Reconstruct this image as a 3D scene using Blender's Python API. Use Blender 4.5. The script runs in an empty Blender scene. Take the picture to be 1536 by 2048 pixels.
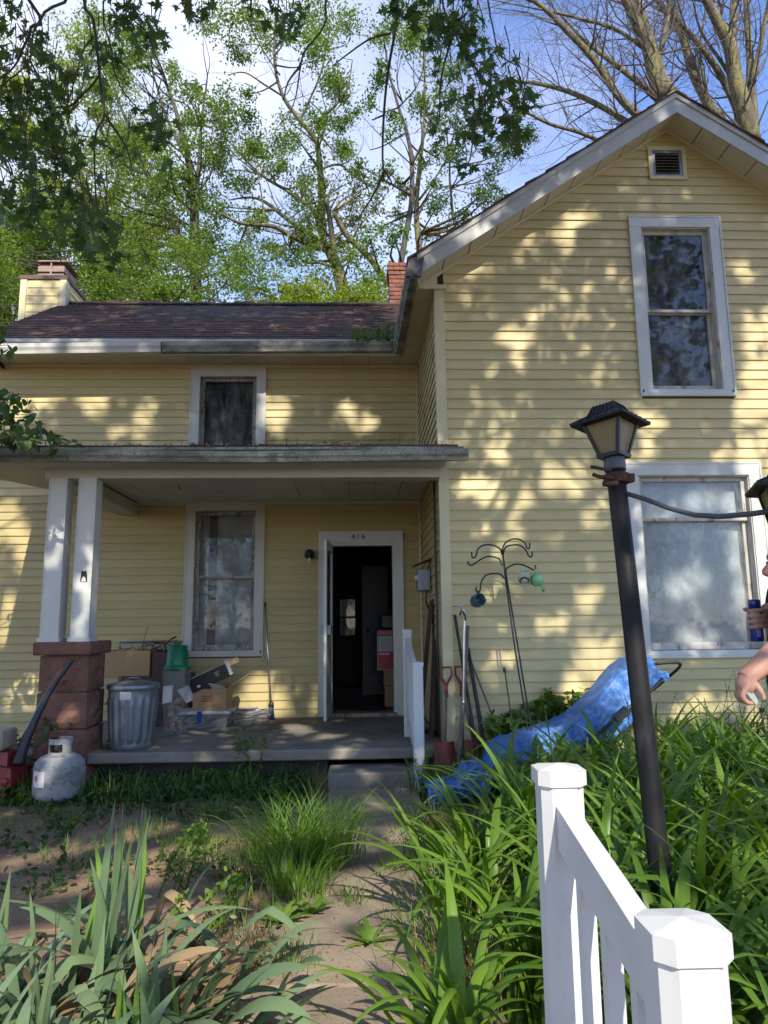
import bpy, math, random
import numpy as np
from mathutils import Vector, Matrix, noise

random.seed(7)
rng = np.random.default_rng(7)
R = math.radians
SC = bpy.context.scene
COL = SC.collection

# ------------------------------------------------------------------ camera
CAM_H = 1.42
YAW, PITCH, ROLL, FPX = R(2.1), R(9.0), R(-0.66), 1400.0
_f = Vector((math.sin(YAW) * math.cos(PITCH), math.cos(YAW) * math.cos(PITCH), math.sin(PITCH)))
_r0 = Vector((math.cos(YAW), -math.sin(YAW), 0))
_u0 = _r0.cross(_f)
_r = _r0 * math.cos(ROLL) + _u0 * math.sin(ROLL)
_u = -_r0 * math.sin(ROLL) + _u0 * math.cos(ROLL)
EYE = Vector((0, 0, CAM_H))
cd = bpy.data.cameras.new('camera')
cd.sensor_fit = 'VERTICAL'; cd.sensor_height = 36; cd.lens = FPX / 2048 * 36
cd.clip_start = 0.05; cd.clip_end = 2000
cam = bpy.data.objects.new('camera', cd)
m = Matrix((_r, _u, -_f)).transposed().to_4x4(); m.translation = EYE
cam.matrix_world = m
COL.objects.link(cam); SC.camera = cam

def ray(px, py):
    return _f + _r * ((px - 768) / FPX) - _u * ((py - 1024) / FPX)
def at(px, py, Y):
    d = ray(px, py); return EYE + d * (Y / d.y)
def gz(px, py, z=0.0):
    d = ray(px, py); return EYE + d * ((z - CAM_H) / d.z)
def mpp(Y): return Y / FPX

# ------------------------------------------------------------------ world and sun
SUN_EL, SUN_AZ = R(37), R(8)
SDIR = Vector((math.sin(SUN_AZ) * math.cos(SUN_EL), -math.cos(SUN_AZ) * math.cos(SUN_EL), math.sin(SUN_EL)))
w = bpy.data.worlds.new('World'); SC.world = w; w.use_nodes = True
nt = w.node_tree; nt.nodes.clear()
out = nt.nodes.new('ShaderNodeOutputWorld'); bg = nt.nodes.new('ShaderNodeBackground')
sky = nt.nodes.new('ShaderNodeTexSky'); sky.sky_type = 'NISHITA'; sky.sun_disc = False
sky.sun_elevation = SUN_EL; sky.sun_rotation = math.pi - SUN_AZ
sky.air_density = 1.0; sky.dust_density = 0.15; sky.ozone_density = 3.5
tc = nt.nodes.new('ShaderNodeTexCoord')
mp = nt.nodes.new('ShaderNodeMapping'); mp.inputs['Scale'].default_value = (-1.0, 1.0, 1.3); mp.inputs['Location'].default_value = (5.5, 2.5, 4.0)
nz = nt.nodes.new('ShaderNodeTexNoise'); nz.inputs['Scale'].default_value = 1.1; nz.inputs['Detail'].default_value = 4; nz.inputs['Roughness'].default_value = 0.5
cr = nt.nodes.new('ShaderNodeValToRGB'); cr.color_ramp.elements[0].position = 0.50; cr.color_ramp.elements[1].position = 0.74
mix = nt.nodes.new('ShaderNodeMix'); mix.data_type = 'RGBA'
mix.inputs['B'].default_value = (5.0, 5.1, 5.8, 1)
bg.inputs['Strength'].default_value = 0.15
nt.links.new(tc.outputs['Generated'], mp.inputs['Vector']); nt.links.new(mp.outputs['Vector'], nz.inputs['Vector'])
nt.links.new(nz.outputs['Fac'], cr.inputs['Fac']); nt.links.new(cr.outputs['Color'], mix.inputs['Factor'])
tn = nt.nodes.new('ShaderNodeMix'); tn.data_type = 'RGBA'; tn.blend_type = 'MULTIPLY'; tn.inputs['Factor'].default_value = 1.0; tn.inputs['B'].default_value = (1.12, 1.10, 1.30, 1)
nt.links.new(sky.outputs['Color'], tn.inputs['A']); nt.links.new(tn.outputs['Result'], mix.inputs['A']); nt.links.new(mix.outputs['Result'], bg.inputs['Color'])
nt.links.new(bg.outputs['Background'], out.inputs['Surface'])
sl = bpy.data.lights.new('sun', 'SUN'); sl.energy = 3.7; sl.angle = R(0.53); sl.color = (1.0, 0.93, 0.82)
so = bpy.data.objects.new('sun', sl); COL.objects.link(so)
so.rotation_euler = SDIR.to_track_quat('Z', 'Y').to_euler(); so.location = SDIR * 40
SC.view_settings.view_transform = 'Standard'; SC.view_settings.look = 'None'
SC.view_settings.exposure = 0.92; SC.view_settings.gamma = 1.0; SC.view_settings.use_curve_mapping = False
SC.cycles.max_bounces = 8; SC.cycles.transparent_max_bounces = 16

# ------------------------------------------------------------------ materials
MATS = {}
def _ramp(nt, fac, c1, c2, p1=0.35, p2=0.65):
    r = nt.nodes.new('ShaderNodeValToRGB')
    r.color_ramp.elements[0].position = p1; r.color_ramp.elements[1].position = p2
    r.color_ramp.elements[0].color = (*c1, 1); r.color_ramp.elements[1].color = (*c2, 1)
    nt.links.new(fac, r.inputs['Fac']); return r.outputs['Color']
def _noise(nt, vec, scale, detail=5, rough=0.6):
    n = nt.nodes.new('ShaderNodeTexNoise'); n.inputs['Scale'].default_value = scale
    n.inputs['Detail'].default_value = detail; n.inputs['Roughness'].default_value = rough
    nt.links.new(vec, n.inputs['Vector']); return n.outputs['Fac']
def _map(nt, vec, s):
    m = nt.nodes.new('ShaderNodeMapping'); m.inputs['Scale'].default_value = s
    nt.links.new(vec, m.inputs['Vector']); return m.outputs['Vector']
def _mixc(nt, a, b, fac, mode='MIX'):
    x = nt.nodes.new('ShaderNodeMix'); x.data_type = 'RGBA'; x.blend_type = mode
    for k, v in (('A', a), ('B', b)):
        if isinstance(v, tuple): x.inputs[k].default_value = (*v, 1)
        else: nt.links.new(v, x.inputs[k])
    if isinstance(fac, (int, float)): x.inputs['Factor'].default_value = fac
    else: nt.links.new(fac, x.inputs['Factor'])
    return x.outputs['Result']
def M(name, col, col2=None, rough=0.6, scale=6.0, stretch=(1, 1, 1), metallic=0.0, spec=0.4, bump=0.0, bscale=60.0,
      dirt=None, dscale=3.0, d1=0.55, d2=0.75, damt=0.8, fine=None, fscale=120.0, f1=0.6, f2=0.68, obj=False, bstretch=None, rnd=0.0):
    """Principled: two colours mixed by noise, an optional stain layer with a shape of its own, fine specks and relief."""
    if name in MATS: return MATS[name]
    mt = bpy.data.materials.new(name); mt.use_nodes = True; nt = mt.node_tree
    b = nt.nodes['Principled BSDF']
    g = nt.nodes.new('ShaderNodeTexCoord') if obj else nt.nodes.new('ShaderNodeNewGeometry')
    vec = g.outputs['Object'] if obj else g.outputs['Position']
    v = _map(nt, vec, stretch)
    c2 = col2 or tuple(x * 0.78 for x in col)
    c = _ramp(nt, _noise(nt, v, scale), c2, col, 0.3, 0.7)
    if rnd:
        oi = nt.nodes.new('ShaderNodeObjectInfo')
        hs = nt.nodes.new('ShaderNodeHueSaturation')
        mr = nt.nodes.new('ShaderNodeMapRange'); mr.inputs['To Min'].default_value = 1 - rnd; mr.inputs['To Max'].default_value = 1 + rnd
        nt.links.new(oi.outputs['Random'], mr.inputs['Value']); nt.links.new(mr.outputs['Result'], hs.inputs['Value'])
        nt.links.new(c, hs.inputs['Color']); c = hs.outputs['Color']
    if dirt:
        f = _ramp(nt, _noise(nt, v, dscale, 8, 0.7), (0, 0, 0), (damt,) * 3, d1, d2)
        c = _mixc(nt, c, dirt, f)
    if fine:
        f = _ramp(nt, _noise(nt, vec, fscale, 3, 0.7), (0, 0, 0), (0.9,) * 3, f1, f2)
        c = _mixc(nt, c, fine, f)
    nt.links.new(c, b.inputs['Base Color'])
    b.inputs['Roughness'].default_value = rough; b.inputs['Metallic'].default_value = metallic
    b.inputs['Specular IOR Level'].default_value = spec
    if bump:
        bm = nt.nodes.new('ShaderNodeBump'); bm.inputs['Strength'].default_value = bump; bm.inputs['Distance'].default_value = 0.01
        bv = _map(nt, vec, bstretch) if bstretch else v
        nt.links.new(_noise(nt, bv, bscale, 6), bm.inputs['Height']); nt.links.new(bm.outputs['Normal'], b.inputs['Normal'])
    MATS[name] = mt; return mt
def leafmat(name, c1, c2, trans=0.35, rough=0.5, spec=0.35):
    if name in MATS: return MATS[name]
    mt = bpy.data.materials.new(name); mt.use_nodes = True; nt = mt.node_tree
    b = nt.nodes['Principled BSDF']; o = nt.nodes['Material Output']
    a = nt.nodes.new('ShaderNodeAttribute'); a.attribute_name = 'tint'
    g = nt.nodes.new('ShaderNodeNewGeometry')
    n = _noise(nt, _map(nt, g.outputs['Position'], (1, 1, 1)), 0.9, 3)
    ad = nt.nodes.new('ShaderNodeMath'); ad.operation = 'MULTIPLY_ADD'; ad.inputs[1].default_value = 0.6
    nt.links.new(n, ad.inputs[0])
    sc = nt.nodes.new('ShaderNodeMath'); sc.operation = 'MULTIPLY'; sc.inputs[1].default_value = 0.7
    nt.links.new(a.outputs['Fac'], sc.inputs[0]); nt.links.new(sc.outputs[0], ad.inputs[2])
    c = _ramp(nt, ad.outputs[0], c1, c2, 0.2, 0.85)
    nt.links.new(c, b.inputs['Base Color']); b.inputs['Roughness'].default_value = rough
    b.inputs['Specular IOR Level'].default_value = spec
    t = nt.nodes.new('ShaderNodeBsdfTranslucent')
    hs = nt.nodes.new('ShaderNodeHueSaturation'); hs.inputs['Hue'].default_value = 0.485; hs.inputs['Saturation'].default_value = 1.1; hs.inputs['Value'].default_value = 1.5
    nt.links.new(c, hs.inputs['Color']); nt.links.new(hs.outputs['Color'], t.inputs['Color'])
    mx = nt.nodes.new('ShaderNodeMixShader'); mx.inputs[0].default_value = trans
    nt.links.new(b.outputs[0], mx.inputs[1]); nt.links.new(t.outputs[0], mx.inputs[2]); nt.links.new(mx.outputs[0], o.inputs['Surface'])
    MATS[name] = mt; return mt
def glassmat(name, tint=(0.9, 0.93, 0.95), rough=0.02, ior=1.5, dust=0.0):
    if name in MATS: return MATS[name]
    mt = bpy.data.materials.new(name); mt.use_nodes = True; nt = mt.node_tree
    o = nt.nodes['Material Output']; nt.nodes.remove(nt.nodes['Principled BSDF'])
    tr = nt.nodes.new('ShaderNodeBsdfTransparent'); tr.inputs['Color'].default_value = (*tint, 1)
    gl = nt.nodes.new('ShaderNodeBsdfGlossy'); gl.inputs['Roughness'].default_value = rough
    g = nt.nodes.new('ShaderNodeNewGeometry')
    bm = nt.nodes.new('ShaderNodeBump'); bm.inputs['Strength'].default_value = 0.05; bm.inputs['Distance'].default_value = 0.02
    nt.links.new(_noise(nt, g.outputs['Position'], 5, 2), bm.inputs['Height']); nt.links.new(bm.outputs['Normal'], gl.inputs['Normal'])
    fr = nt.nodes.new('ShaderNodeFresnel'); fr.inputs['IOR'].default_value = ior + 0.05
    mx = nt.nodes.new('ShaderNodeMixShader')
    nt.links.new(fr.outputs[0], mx.inputs[0]); nt.links.new(tr.outputs[0], mx.inputs[1]); nt.links.new(gl.outputs[0], mx.inputs[2])
    last = mx.outputs[0]
    if dust:
        df = nt.nodes.new('ShaderNodeBsdfDiffuse'); df.inputs['Color'].default_value = (0.55, 0.55, 0.5, 1)
        f = _ramp(nt, _noise(nt, _map(nt, g.outputs['Position'], (1, 1, 0.5)), 9, 8, 0.75), (0, 0, 0), (dust,) * 3, 0.4, 0.8)
        m2 = nt.nodes.new('ShaderNodeMixShader'); nt.links.new(f, m2.inputs[0]); nt.links.new(last, m2.inputs[1]); nt.links.new(df.outputs[0], m2.inputs[2]); last = m2.outputs[0]
    nt.links.new(last, o.inputs['Surface'])
    MATS[name] = mt; return mt
def plasticmat(name, col, cover=0.4, var=0.4, stretch=(1, 1, 1), scale=4, rough=0.25):
    """Milky or clear sheet: part see-through, part diffuse, wrinkled gloss."""
    if name in MATS: return MATS[name]
    mt = bpy.data.materials.new(name); mt.use_nodes = True; nt = mt.node_tree
    o = nt.nodes['Material Output']; b = nt.nodes['Principled BSDF']
    b.inputs['Base Color'].default_value = (*col, 1); b.inputs['Roughness'].default_value = rough; b.inputs['Specular IOR Level'].default_value = 0.6
    g = nt.nodes.new('ShaderNodeNewGeometry')
    v = _map(nt, g.outputs['Position'], stretch)
    bm = nt.nodes.new('ShaderNodeBump'); bm.inputs['Strength'].default_value = 0.7; bm.inputs['Distance'].default_value = 0.02
    nt.links.new(_noise(nt, v, 14, 5), bm.inputs['Height']); nt.links.new(bm.outputs['Normal'], b.inputs['Normal'])
    tr = nt.nodes.new('ShaderNodeBsdfTransparent')
    f = _ramp(nt, _noise(nt, v, scale, 6, 0.65), (max(0, cover - var),) * 3, (min(1, cover + var),) * 3, 0.3, 0.7)
    mx = nt.nodes.new('ShaderNodeMixShader')
    nt.links.new(f, mx.inputs[0]); nt.links.new(tr.outputs[0], mx.inputs[1]); nt.links.new(b.outputs[0], mx.inputs[2])
    nt.links.new(mx.outputs[0], o.inputs['Surface'])
    MATS[name] = mt; return mt

m_siding = M('yellow_siding', (0.585, 0.485, 0.24), (0.525, 0.43, 0.20), rough=0.5, scale=2.2, stretch=(0.6, 0.6, 3), bump=0.15, bscale=30, bstretch=(0.6, 3, 18), dirt=(0.33, 0.27, 0.12), dscale=1.2, d1=0.50, d2=0.8, damt=0.5, rnd=0.05)
m_sidingp = M('shaded_porch_siding', (0.46, 0.375, 0.165), (0.40, 0.32, 0.135), rough=0.55, scale=2.2, stretch=(0.6, 0.6, 3), bump=0.15, bscale=30, bstretch=(0.6, 3, 18), dirt=(0.28, 0.225, 0.105), dscale=1.1, d1=0.5, d2=0.8, damt=0.65, rnd=0.05)  # darker copy of the yellow siding: porch shade in the base colour
m_sidingw = M('mildewed_siding', (0.60, 0.48, 0.21), (0.50, 0.40, 0.17), rough=0.6, scale=2.5, bump=0.15, bscale=30, dirt=(0.10, 0.10, 0.05), dscale=2.5, d1=0.42, d2=0.7, damt=0.75, rnd=0.06)
m_cream = M('cream_trim', (0.62, 0.55, 0.33), (0.55, 0.48, 0.28), rough=0.5, scale=3, dirt=(0.25, 0.22, 0.12), dscale=4, d1=0.6, d2=0.85, damt=0.5)
m_white = M('white_trim', (0.58, 0.58, 0.53), (0.50, 0.50, 0.455), rough=0.45, scale=3, stretch=(1, 1, 0.5), dirt=(0.30, 0.29, 0.25), dscale=5, d1=0.58, d2=0.85, damt=0.5)
m_grey = M('grey_trim', (0.50, 0.49, 0.405), (0.42, 0.41, 0.335), rough=0.55, scale=3, dirt=(0.22, 0.21, 0.15), dscale=4, d1=0.58, d2=0.85, damt=0.5)
m_fascia = M('fascia_aluminium', (0.46, 0.46, 0.41), (0.40, 0.40, 0.35), rough=0.42, scale=2, dirt=(0.24, 0.24, 0.2), dscale=5, d1=0.62, d2=0.85, damt=0.4)
m_soffit = M('soffit_panel', (0.56, 0.52, 0.38), (0.50, 0.46, 0.33), rough=0.55, scale=3, dirt=(0.25, 0.22, 0.14), dscale=3, d1=0.6, d2=0.9, damt=0.4, rnd=0.04)
m_gutter = M('stained_gutter', (0.50, 0.49, 0.41), (0.35, 0.34, 0.275), rough=0.5, scale=4, stretch=(0.7, 1, 2), dirt=(0.06, 0.06, 0.045), dscale=4, d1=0.36, d2=0.60, damt=0.8, fine=(0.04, 0.045, 0.03), fscale=70, f1=0.56, f2=0.64)
m_gutterc = M('white_gutter', (0.64, 0.63, 0.57), (0.48, 0.47, 0.42), rough=0.4, scale=3, stretch=(0.5, 1, 2), dirt=(0.12, 0.12, 0.1), dscale=3, d1=0.5, d2=0.72, damt=0.7)
m_gutterd = M('dirty_gutter', (0.34, 0.33, 0.29), (0.16, 0.155, 0.12), rough=0.6, scale=5, dirt=(0.045, 0.045, 0.03), dscale=6, d1=0.4, d2=0.62, damt=0.9, fine=(0.3, 0.32, 0.25), fscale=55, f1=0.62, f2=0.68)
m_shingle = M('brown_shingle', (0.125, 0.068, 0.046), (0.072, 0.041, 0.031), rough=0.9, scale=5, bump=0.5, bscale=160, fine=(0.02, 0.015, 0.015), fscale=160, f1=0.5, f2=0.7, rnd=0.28)
m_deck = M('roof_deck', (0.05, 0.035, 0.03), rough=0.9)
m_black = M('black_metal', (0.016, 0.015, 0.015), (0.028, 0.025, 0.022), rough=0.45, scale=20, bump=0.1, bscale=80)
m_pole = M('worn_black_paint', (0.010, 0.010, 0.010), (0.016, 0.015, 0.015), rough=0.6, spec=0.25, scale=9, stretch=(1, 1, 0.3), dirt=(0.10, 0.098, 0.095), dscale=6, d1=0.56, d2=0.78, damt=0.5, bump=0.2, bscale=40)
m_rust = M('rusty_iron', (0.05, 0.025, 0.018), (0.10, 0.045, 0.025), rough=0.85, scale=30, bump=0.4, bscale=60)
m_oldwood = M('weathered_sash', (0.36, 0.34, 0.30), (0.24, 0.22, 0.19), rough=0.8, scale=14, stretch=(1, 1, 0.4), dirt=(0.09, 0.07, 0.05), dscale=12, d1=0.48, d2=0.62, damt=0.9, fine=(0.6, 0.6, 0.56), fscale=40, f1=0.58, f2=0.66, bump=0.3, bscale=50)
m_sash = M('peeling_white_sash', (0.55, 0.53, 0.47), (0.40, 0.375, 0.32), rough=0.8, scale=12, stretch=(1, 1, 0.4), dirt=(0.15, 0.115, 0.085), dscale=11, d1=0.54, d2=0.66, damt=0.85, bump=0.4, bscale=50)
m_glass = glassmat('window_glass', ior=1.30, dust=0.10)
m_glassd = glassmat('dusty_glass', ior=1.30, dust=0.30)
m_plas = plasticmat('clear_sheeting', (0.52, 0.52, 0.5), cover=0.20, var=0.20, stretch=(2.6, 1, 0.7), scale=5)
m_plasp = plasticmat('porch_sheeting', (0.47, 0.46, 0.43), cover=0.72, var=0.25, stretch=(0.8, 1, 1.6), scale=3.5)
m_plasw = plasticmat('milky_sheeting', (0.58, 0.575, 0.55), cover=0.92, var=0.08, stretch=(1, 1, 0.8), scale=2.0, rough=0.4)
m_blind = M('window_blind', (0.45, 0.45, 0.42), rough=0.6)
m_dark = M('unlit_dark', (0.05, 0.045, 0.04), rough=0.9)  # near-black colour stands in for unlit rooms and the gap below the slab
m_room = M('unlit_room_wall', (0.06, 0.055, 0.05), (0.045, 0.04, 0.038), rough=0.8, scale=2)  # darkness of the room put into the wall colour
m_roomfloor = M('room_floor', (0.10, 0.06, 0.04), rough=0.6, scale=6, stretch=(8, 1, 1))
m_idoor = M('interior_door', (0.20, 0.19, 0.175), rough=0.6)
m_conc = M('porch_concrete', (0.27, 0.24, 0.185), (0.18, 0.16, 0.125), rough=0.9, scale=3, dirt=(0.085, 0.08, 0.062), dscale=2.2, d1=0.48, d2=0.72, damt=0.75, bump=0.35, bscale=60, fine=(0.08, 0.07, 0.055), fscale=90, f1=0.6, f2=0.7)
m_walk = M('walk_concrete', (0.33, 0.26, 0.18), (0.235, 0.185, 0.128), rough=0.92, scale=3, dirt=(0.12, 0.092, 0.065), dscale=1.8, d1=0.45, d2=0.72, damt=0.8, bump=0.5, bscale=70, fine=(0.085, 0.065, 0.05), fscale=80, f1=0.58, f2=0.68)
m_paver = M('earthy_paver', (0.28, 0.185, 0.105), (0.19, 0.125, 0.072), rough=0.95, scale=3, dirt=(0.12, 0.08, 0.047), dscale=2.6, d1=0.45, d2=0.7, damt=0.7, bump=0.7, bscale=40, fine=(0.3, 0.22, 0.16), fscale=90, f1=0.64, f2=0.7, rnd=0.12)
m_dirt = M('dirt_ground', (0.22, 0.148, 0.088), (0.13, 0.088, 0.052), rough=1.0, scale=2.5, bump=0.9, bscale=30, dirt=(0.05, 0.055, 0.02), dscale=0.8, d1=0.45, d2=0.7, damt=0.7, fine=(0.3, 0.2, 0.13), fscale=60, f1=0.62, f2=0.7)
m_stone = M('red_sandstone', (0.22, 0.108, 0.072), (0.135, 0.066, 0.046), rough=0.9, scale=5, bump=0.8, bscale=14, dirt=(0.065, 0.035, 0.03), dscale=4, d1=0.5, d2=0.75, damt=0.6, fine=(0.32, 0.25, 0.21), fscale=25, f1=0.66, f2=0.72)
m_brick = M('red_brick', (0.27, 0.11, 0.065), (0.16, 0.06, 0.04), rough=0.9, scale=8, bump=0.4, bscale=60, dirt=(0.07, 0.04, 0.03), dscale=7, d1=0.5, d2=0.75, damt=0.7, rnd=0.22)
m_mortar = M('grey_mortar', (0.16, 0.14, 0.12), rough=1.0)
m_bcap = M('rusted_cap', (0.33, 0.24, 0.19), (0.24, 0.16, 0.12), rough=0.6, scale=8, dirt=(0.1, 0.055, 0.035), dscale=6, d1=0.5, d2=0.75, damt=0.7)
m_brown = M('brown_flashing', (0.13, 0.085, 0.07), rough=0.7)
m_vinyl = M('white_vinyl', (0.60, 0.60, 0.575), (0.54, 0.54, 0.515), rough=0.4, scale=4, dirt=(0.36, 0.35, 0.28), dscale=9, d1=0.52, d2=0.8, damt=0.5, fine=(0.2, 0.18, 0.14), fscale=42, f1=0.70, f2=0.74)
m_amber = M('amber_glass', (0.25, 0.175, 0.062), (0.19, 0.13, 0.048), rough=0.25, scale=30, spec=0.7, bump=0.5, bscale=220)
m_cable = M('grey_conduit', (0.085, 0.09, 0.09), rough=0.5)
m_galv = M('galvanised_steel', (0.24, 0.265, 0.285), (0.145, 0.165, 0.18), rough=0.42, scale=7, stretch=(1, 1, 0.35), metallic=0.55, dirt=(0.2, 0.2, 0.2), dscale=5, d1=0.5, d2=0.75, damt=0.6, bump=0.12, bscale=30)
m_tank = M('scuffed_tank_paint', (0.36, 0.365, 0.36), (0.27, 0.27, 0.26), rough=0.6, scale=5, dirt=(0.12, 0.115, 0.10), dscale=5, d1=0.42, d2=0.58, damt=0.85, fine=(0.12, 0.10, 0.07), fscale=40, f1=0.6, f2=0.68)
m_red = M('faded_red_plastic', (0.27, 0.033, 0.03), (0.21, 0.027, 0.024), rough=0.45, scale=6, dirt=(0.12, 0.03, 0.025), dscale=6, d1=0.55, d2=0.8, damt=0.6)
m_shovel = M('red_shovel_plastic', (0.25, 0.052, 0.04), (0.2, 0.04, 0.03), rough=0.6, scale=8)
m_beige = M('beige_plastic', (0.38, 0.31, 0.22), rough=0.6)
m_rubber = M('black_plastic', (0.022, 0.022, 0.024), (0.032, 0.032, 0.034), rough=0.42, scale=8)
m_card = M('cardboard', (0.40, 0.245, 0.12), (0.34, 0.205, 0.10), rough=0.85, scale=5, dirt=(0.2, 0.12, 0.06), dscale=4, d1=0.6, d2=0.85, damt=0.4)
m_cardin = M('cardboard_pale', (0.5, 0.36, 0.21), rough=0.85)
m_print = M('black_print', (0.012, 0.012, 0.014), rough=0.35)
m_whitep = M('white_card', (0.62, 0.6, 0.56), rough=0.7)
m_green = M('green_plastic', (0.0, 0.145, 0.06), (0.0, 0.12, 0.05), rough=0.4, scale=4)
m_clear = plasticmat('clear_bin_plastic', (0.36, 0.37, 0.36), cover=0.22, var=0.12, scale=5, rough=0.3)
m_blue = M('blue_tape', (0.02, 0.05, 0.3), rough=0.5)
m_bristle = M('blue_bristle', (0.03, 0.10, 0.2), rough=0.8)
m_tarp = M('blue_tarp_weave', (0.07, 0.20, 0.50), (0.045, 0.145, 0.40), rough=0.5, scale=9, dirt=(0.24, 0.36, 0.58), dscale=14, d1=0.50, d2=0.66, damt=0.6, bump=1.0, bscale=26, spec=0.45, fine=(0.36, 0.47, 0.66), fscale=55, f1=0.62, f2=0.70)
m_oldbrd = M('old_brown_board', (0.105, 0.062, 0.05), (0.06, 0.036, 0.03), rough=0.85, scale=10, stretch=(3, 3, 0.4), bump=0.4, bscale=30)
m_handle = M('grey_wood_handle', (0.20, 0.155, 0.12), (0.12, 0.09, 0.07), rough=0.8, scale=20, stretch=(2, 2, 0.3))
m_handled = M('dark_wood_handle', (0.06, 0.048, 0.04), (0.035, 0.028, 0.024), rough=0.7, scale=20)
m_alu = M('aluminium_tube', (0.62, 0.63, 0.65), rough=0.25, metallic=0.85)
m_teal = M('teal_enamel', (0.035, 0.12, 0.13), (0.025, 0.085, 0.09), rough=0.3, scale=15, spec=0.6)
m_creamp = M('cream_enamel', (0.62, 0.62, 0.42), rough=0.35)
m_lgreen = M('pale_green_enamel', (0.25, 0.50, 0.22), (0.2, 0.42, 0.18), rough=0.35, scale=12)
m_skin = M('skin', (0.50, 0.27, 0.19), (0.44, 0.22, 0.15), rough=0.5, scale=18, bump=0.1, bscale=200)
m_navy = M('navy_cotton', (0.012, 0.014, 0.028), rough=0.9, bump=0.2, bscale=60)
m_denim = M('dark_denim', (0.02, 0.022, 0.03), rough=0.9)
m_hair = M('brown_hair', (0.035, 0.022, 0.015), rough=0.6)
m_bottle = M('blue_bottle', (0.02, 0.03, 0.26), rough=0.2, spec=0.7)
m_phone = M('phone_case', (0.42, 0.46, 0.38), rough=0.4)
m_bark = M('lichen_bark', (0.15, 0.125, 0.08), (0.055, 0.046, 0.034), rough=0.95, scale=9, stretch=(3, 3, 0.5), bump=1.0, bscale=14, dirt=(0.25, 0.225, 0.07), dscale=2.4, d1=0.46, d2=0.62, damt=0.75, fine=(0.04, 0.033, 0.025), fscale=16, f1=0.55, f2=0.64)
m_barkd = M('grey_bark', (0.10, 0.085, 0.065), (0.045, 0.037, 0.03), rough=0.95, scale=6, stretch=(2, 2, 0.6), bump=1.0, bscale=18, dirt=(0.125, 0.115, 0.05), dscale=2.4, d1=0.5, d2=0.72, damt=0.6)
m_twig = M('dark_twig', (0.035, 0.028, 0.022), (0.06, 0.047, 0.036), rough=0.9, scale=8)
m_twigp = M('pale_twig', (0.13, 0.105, 0.085), (0.09, 0.07, 0.055), rough=0.9, scale=3)
l_maple = leafmat('maple_leaf', (0.040, 0.085, 0.024), (0.09, 0.155, 0.038), trans=0.40)
l_tree = leafmat('tree_leaf', (0.055, 0.112, 0.016), (0.155, 0.24, 0.036), trans=0.42)
l_lime = leafmat('lime_leaf', (0.11, 0.175, 0.016), (0.25, 0.32, 0.04), trans=0.42)
l_oak = leafmat('dark_tree_leaf', (0.040, 0.085, 0.015), (0.10, 0.17, 0.025), trans=0.38)
l_iris = leafmat('iris_leaf', (0.06, 0.11, 0.055), (0.155, 0.22, 0.10), trans=0.18, rough=0.45)
l_irisl = leafmat('fresh_iris_leaf', (0.10, 0.19, 0.03), (0.20, 0.33, 0.06), trans=0.3, rough=0.45)
l_lily = leafmat('daylily_leaf', (0.05, 0.12, 0.013), (0.14, 0.245, 0.028), trans=0.36, rough=0.38)
l_grass = leafmat('grass_blade', (0.055, 0.12, 0.016), (0.12, 0.21, 0.035), trans=0.3)
l_grassl = leafmat('bright_grass_blade', (0.075, 0.155, 0.02), (0.16, 0.27, 0.04), trans=0.38)
l_weed = leafmat('weed_leaf', (0.055, 0.115, 0.015), (0.14, 0.23, 0.03), trans=0.3)
l_cover = leafmat('cover_leaf', (0.02, 0.05, 0.010), (0.055, 0.11, 0.018), trans=0.25)
l_dead = leafmat('dry_leaf', (0.16, 0.11, 0.055), (0.31, 0.22, 0.11), trans=0.2)

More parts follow.
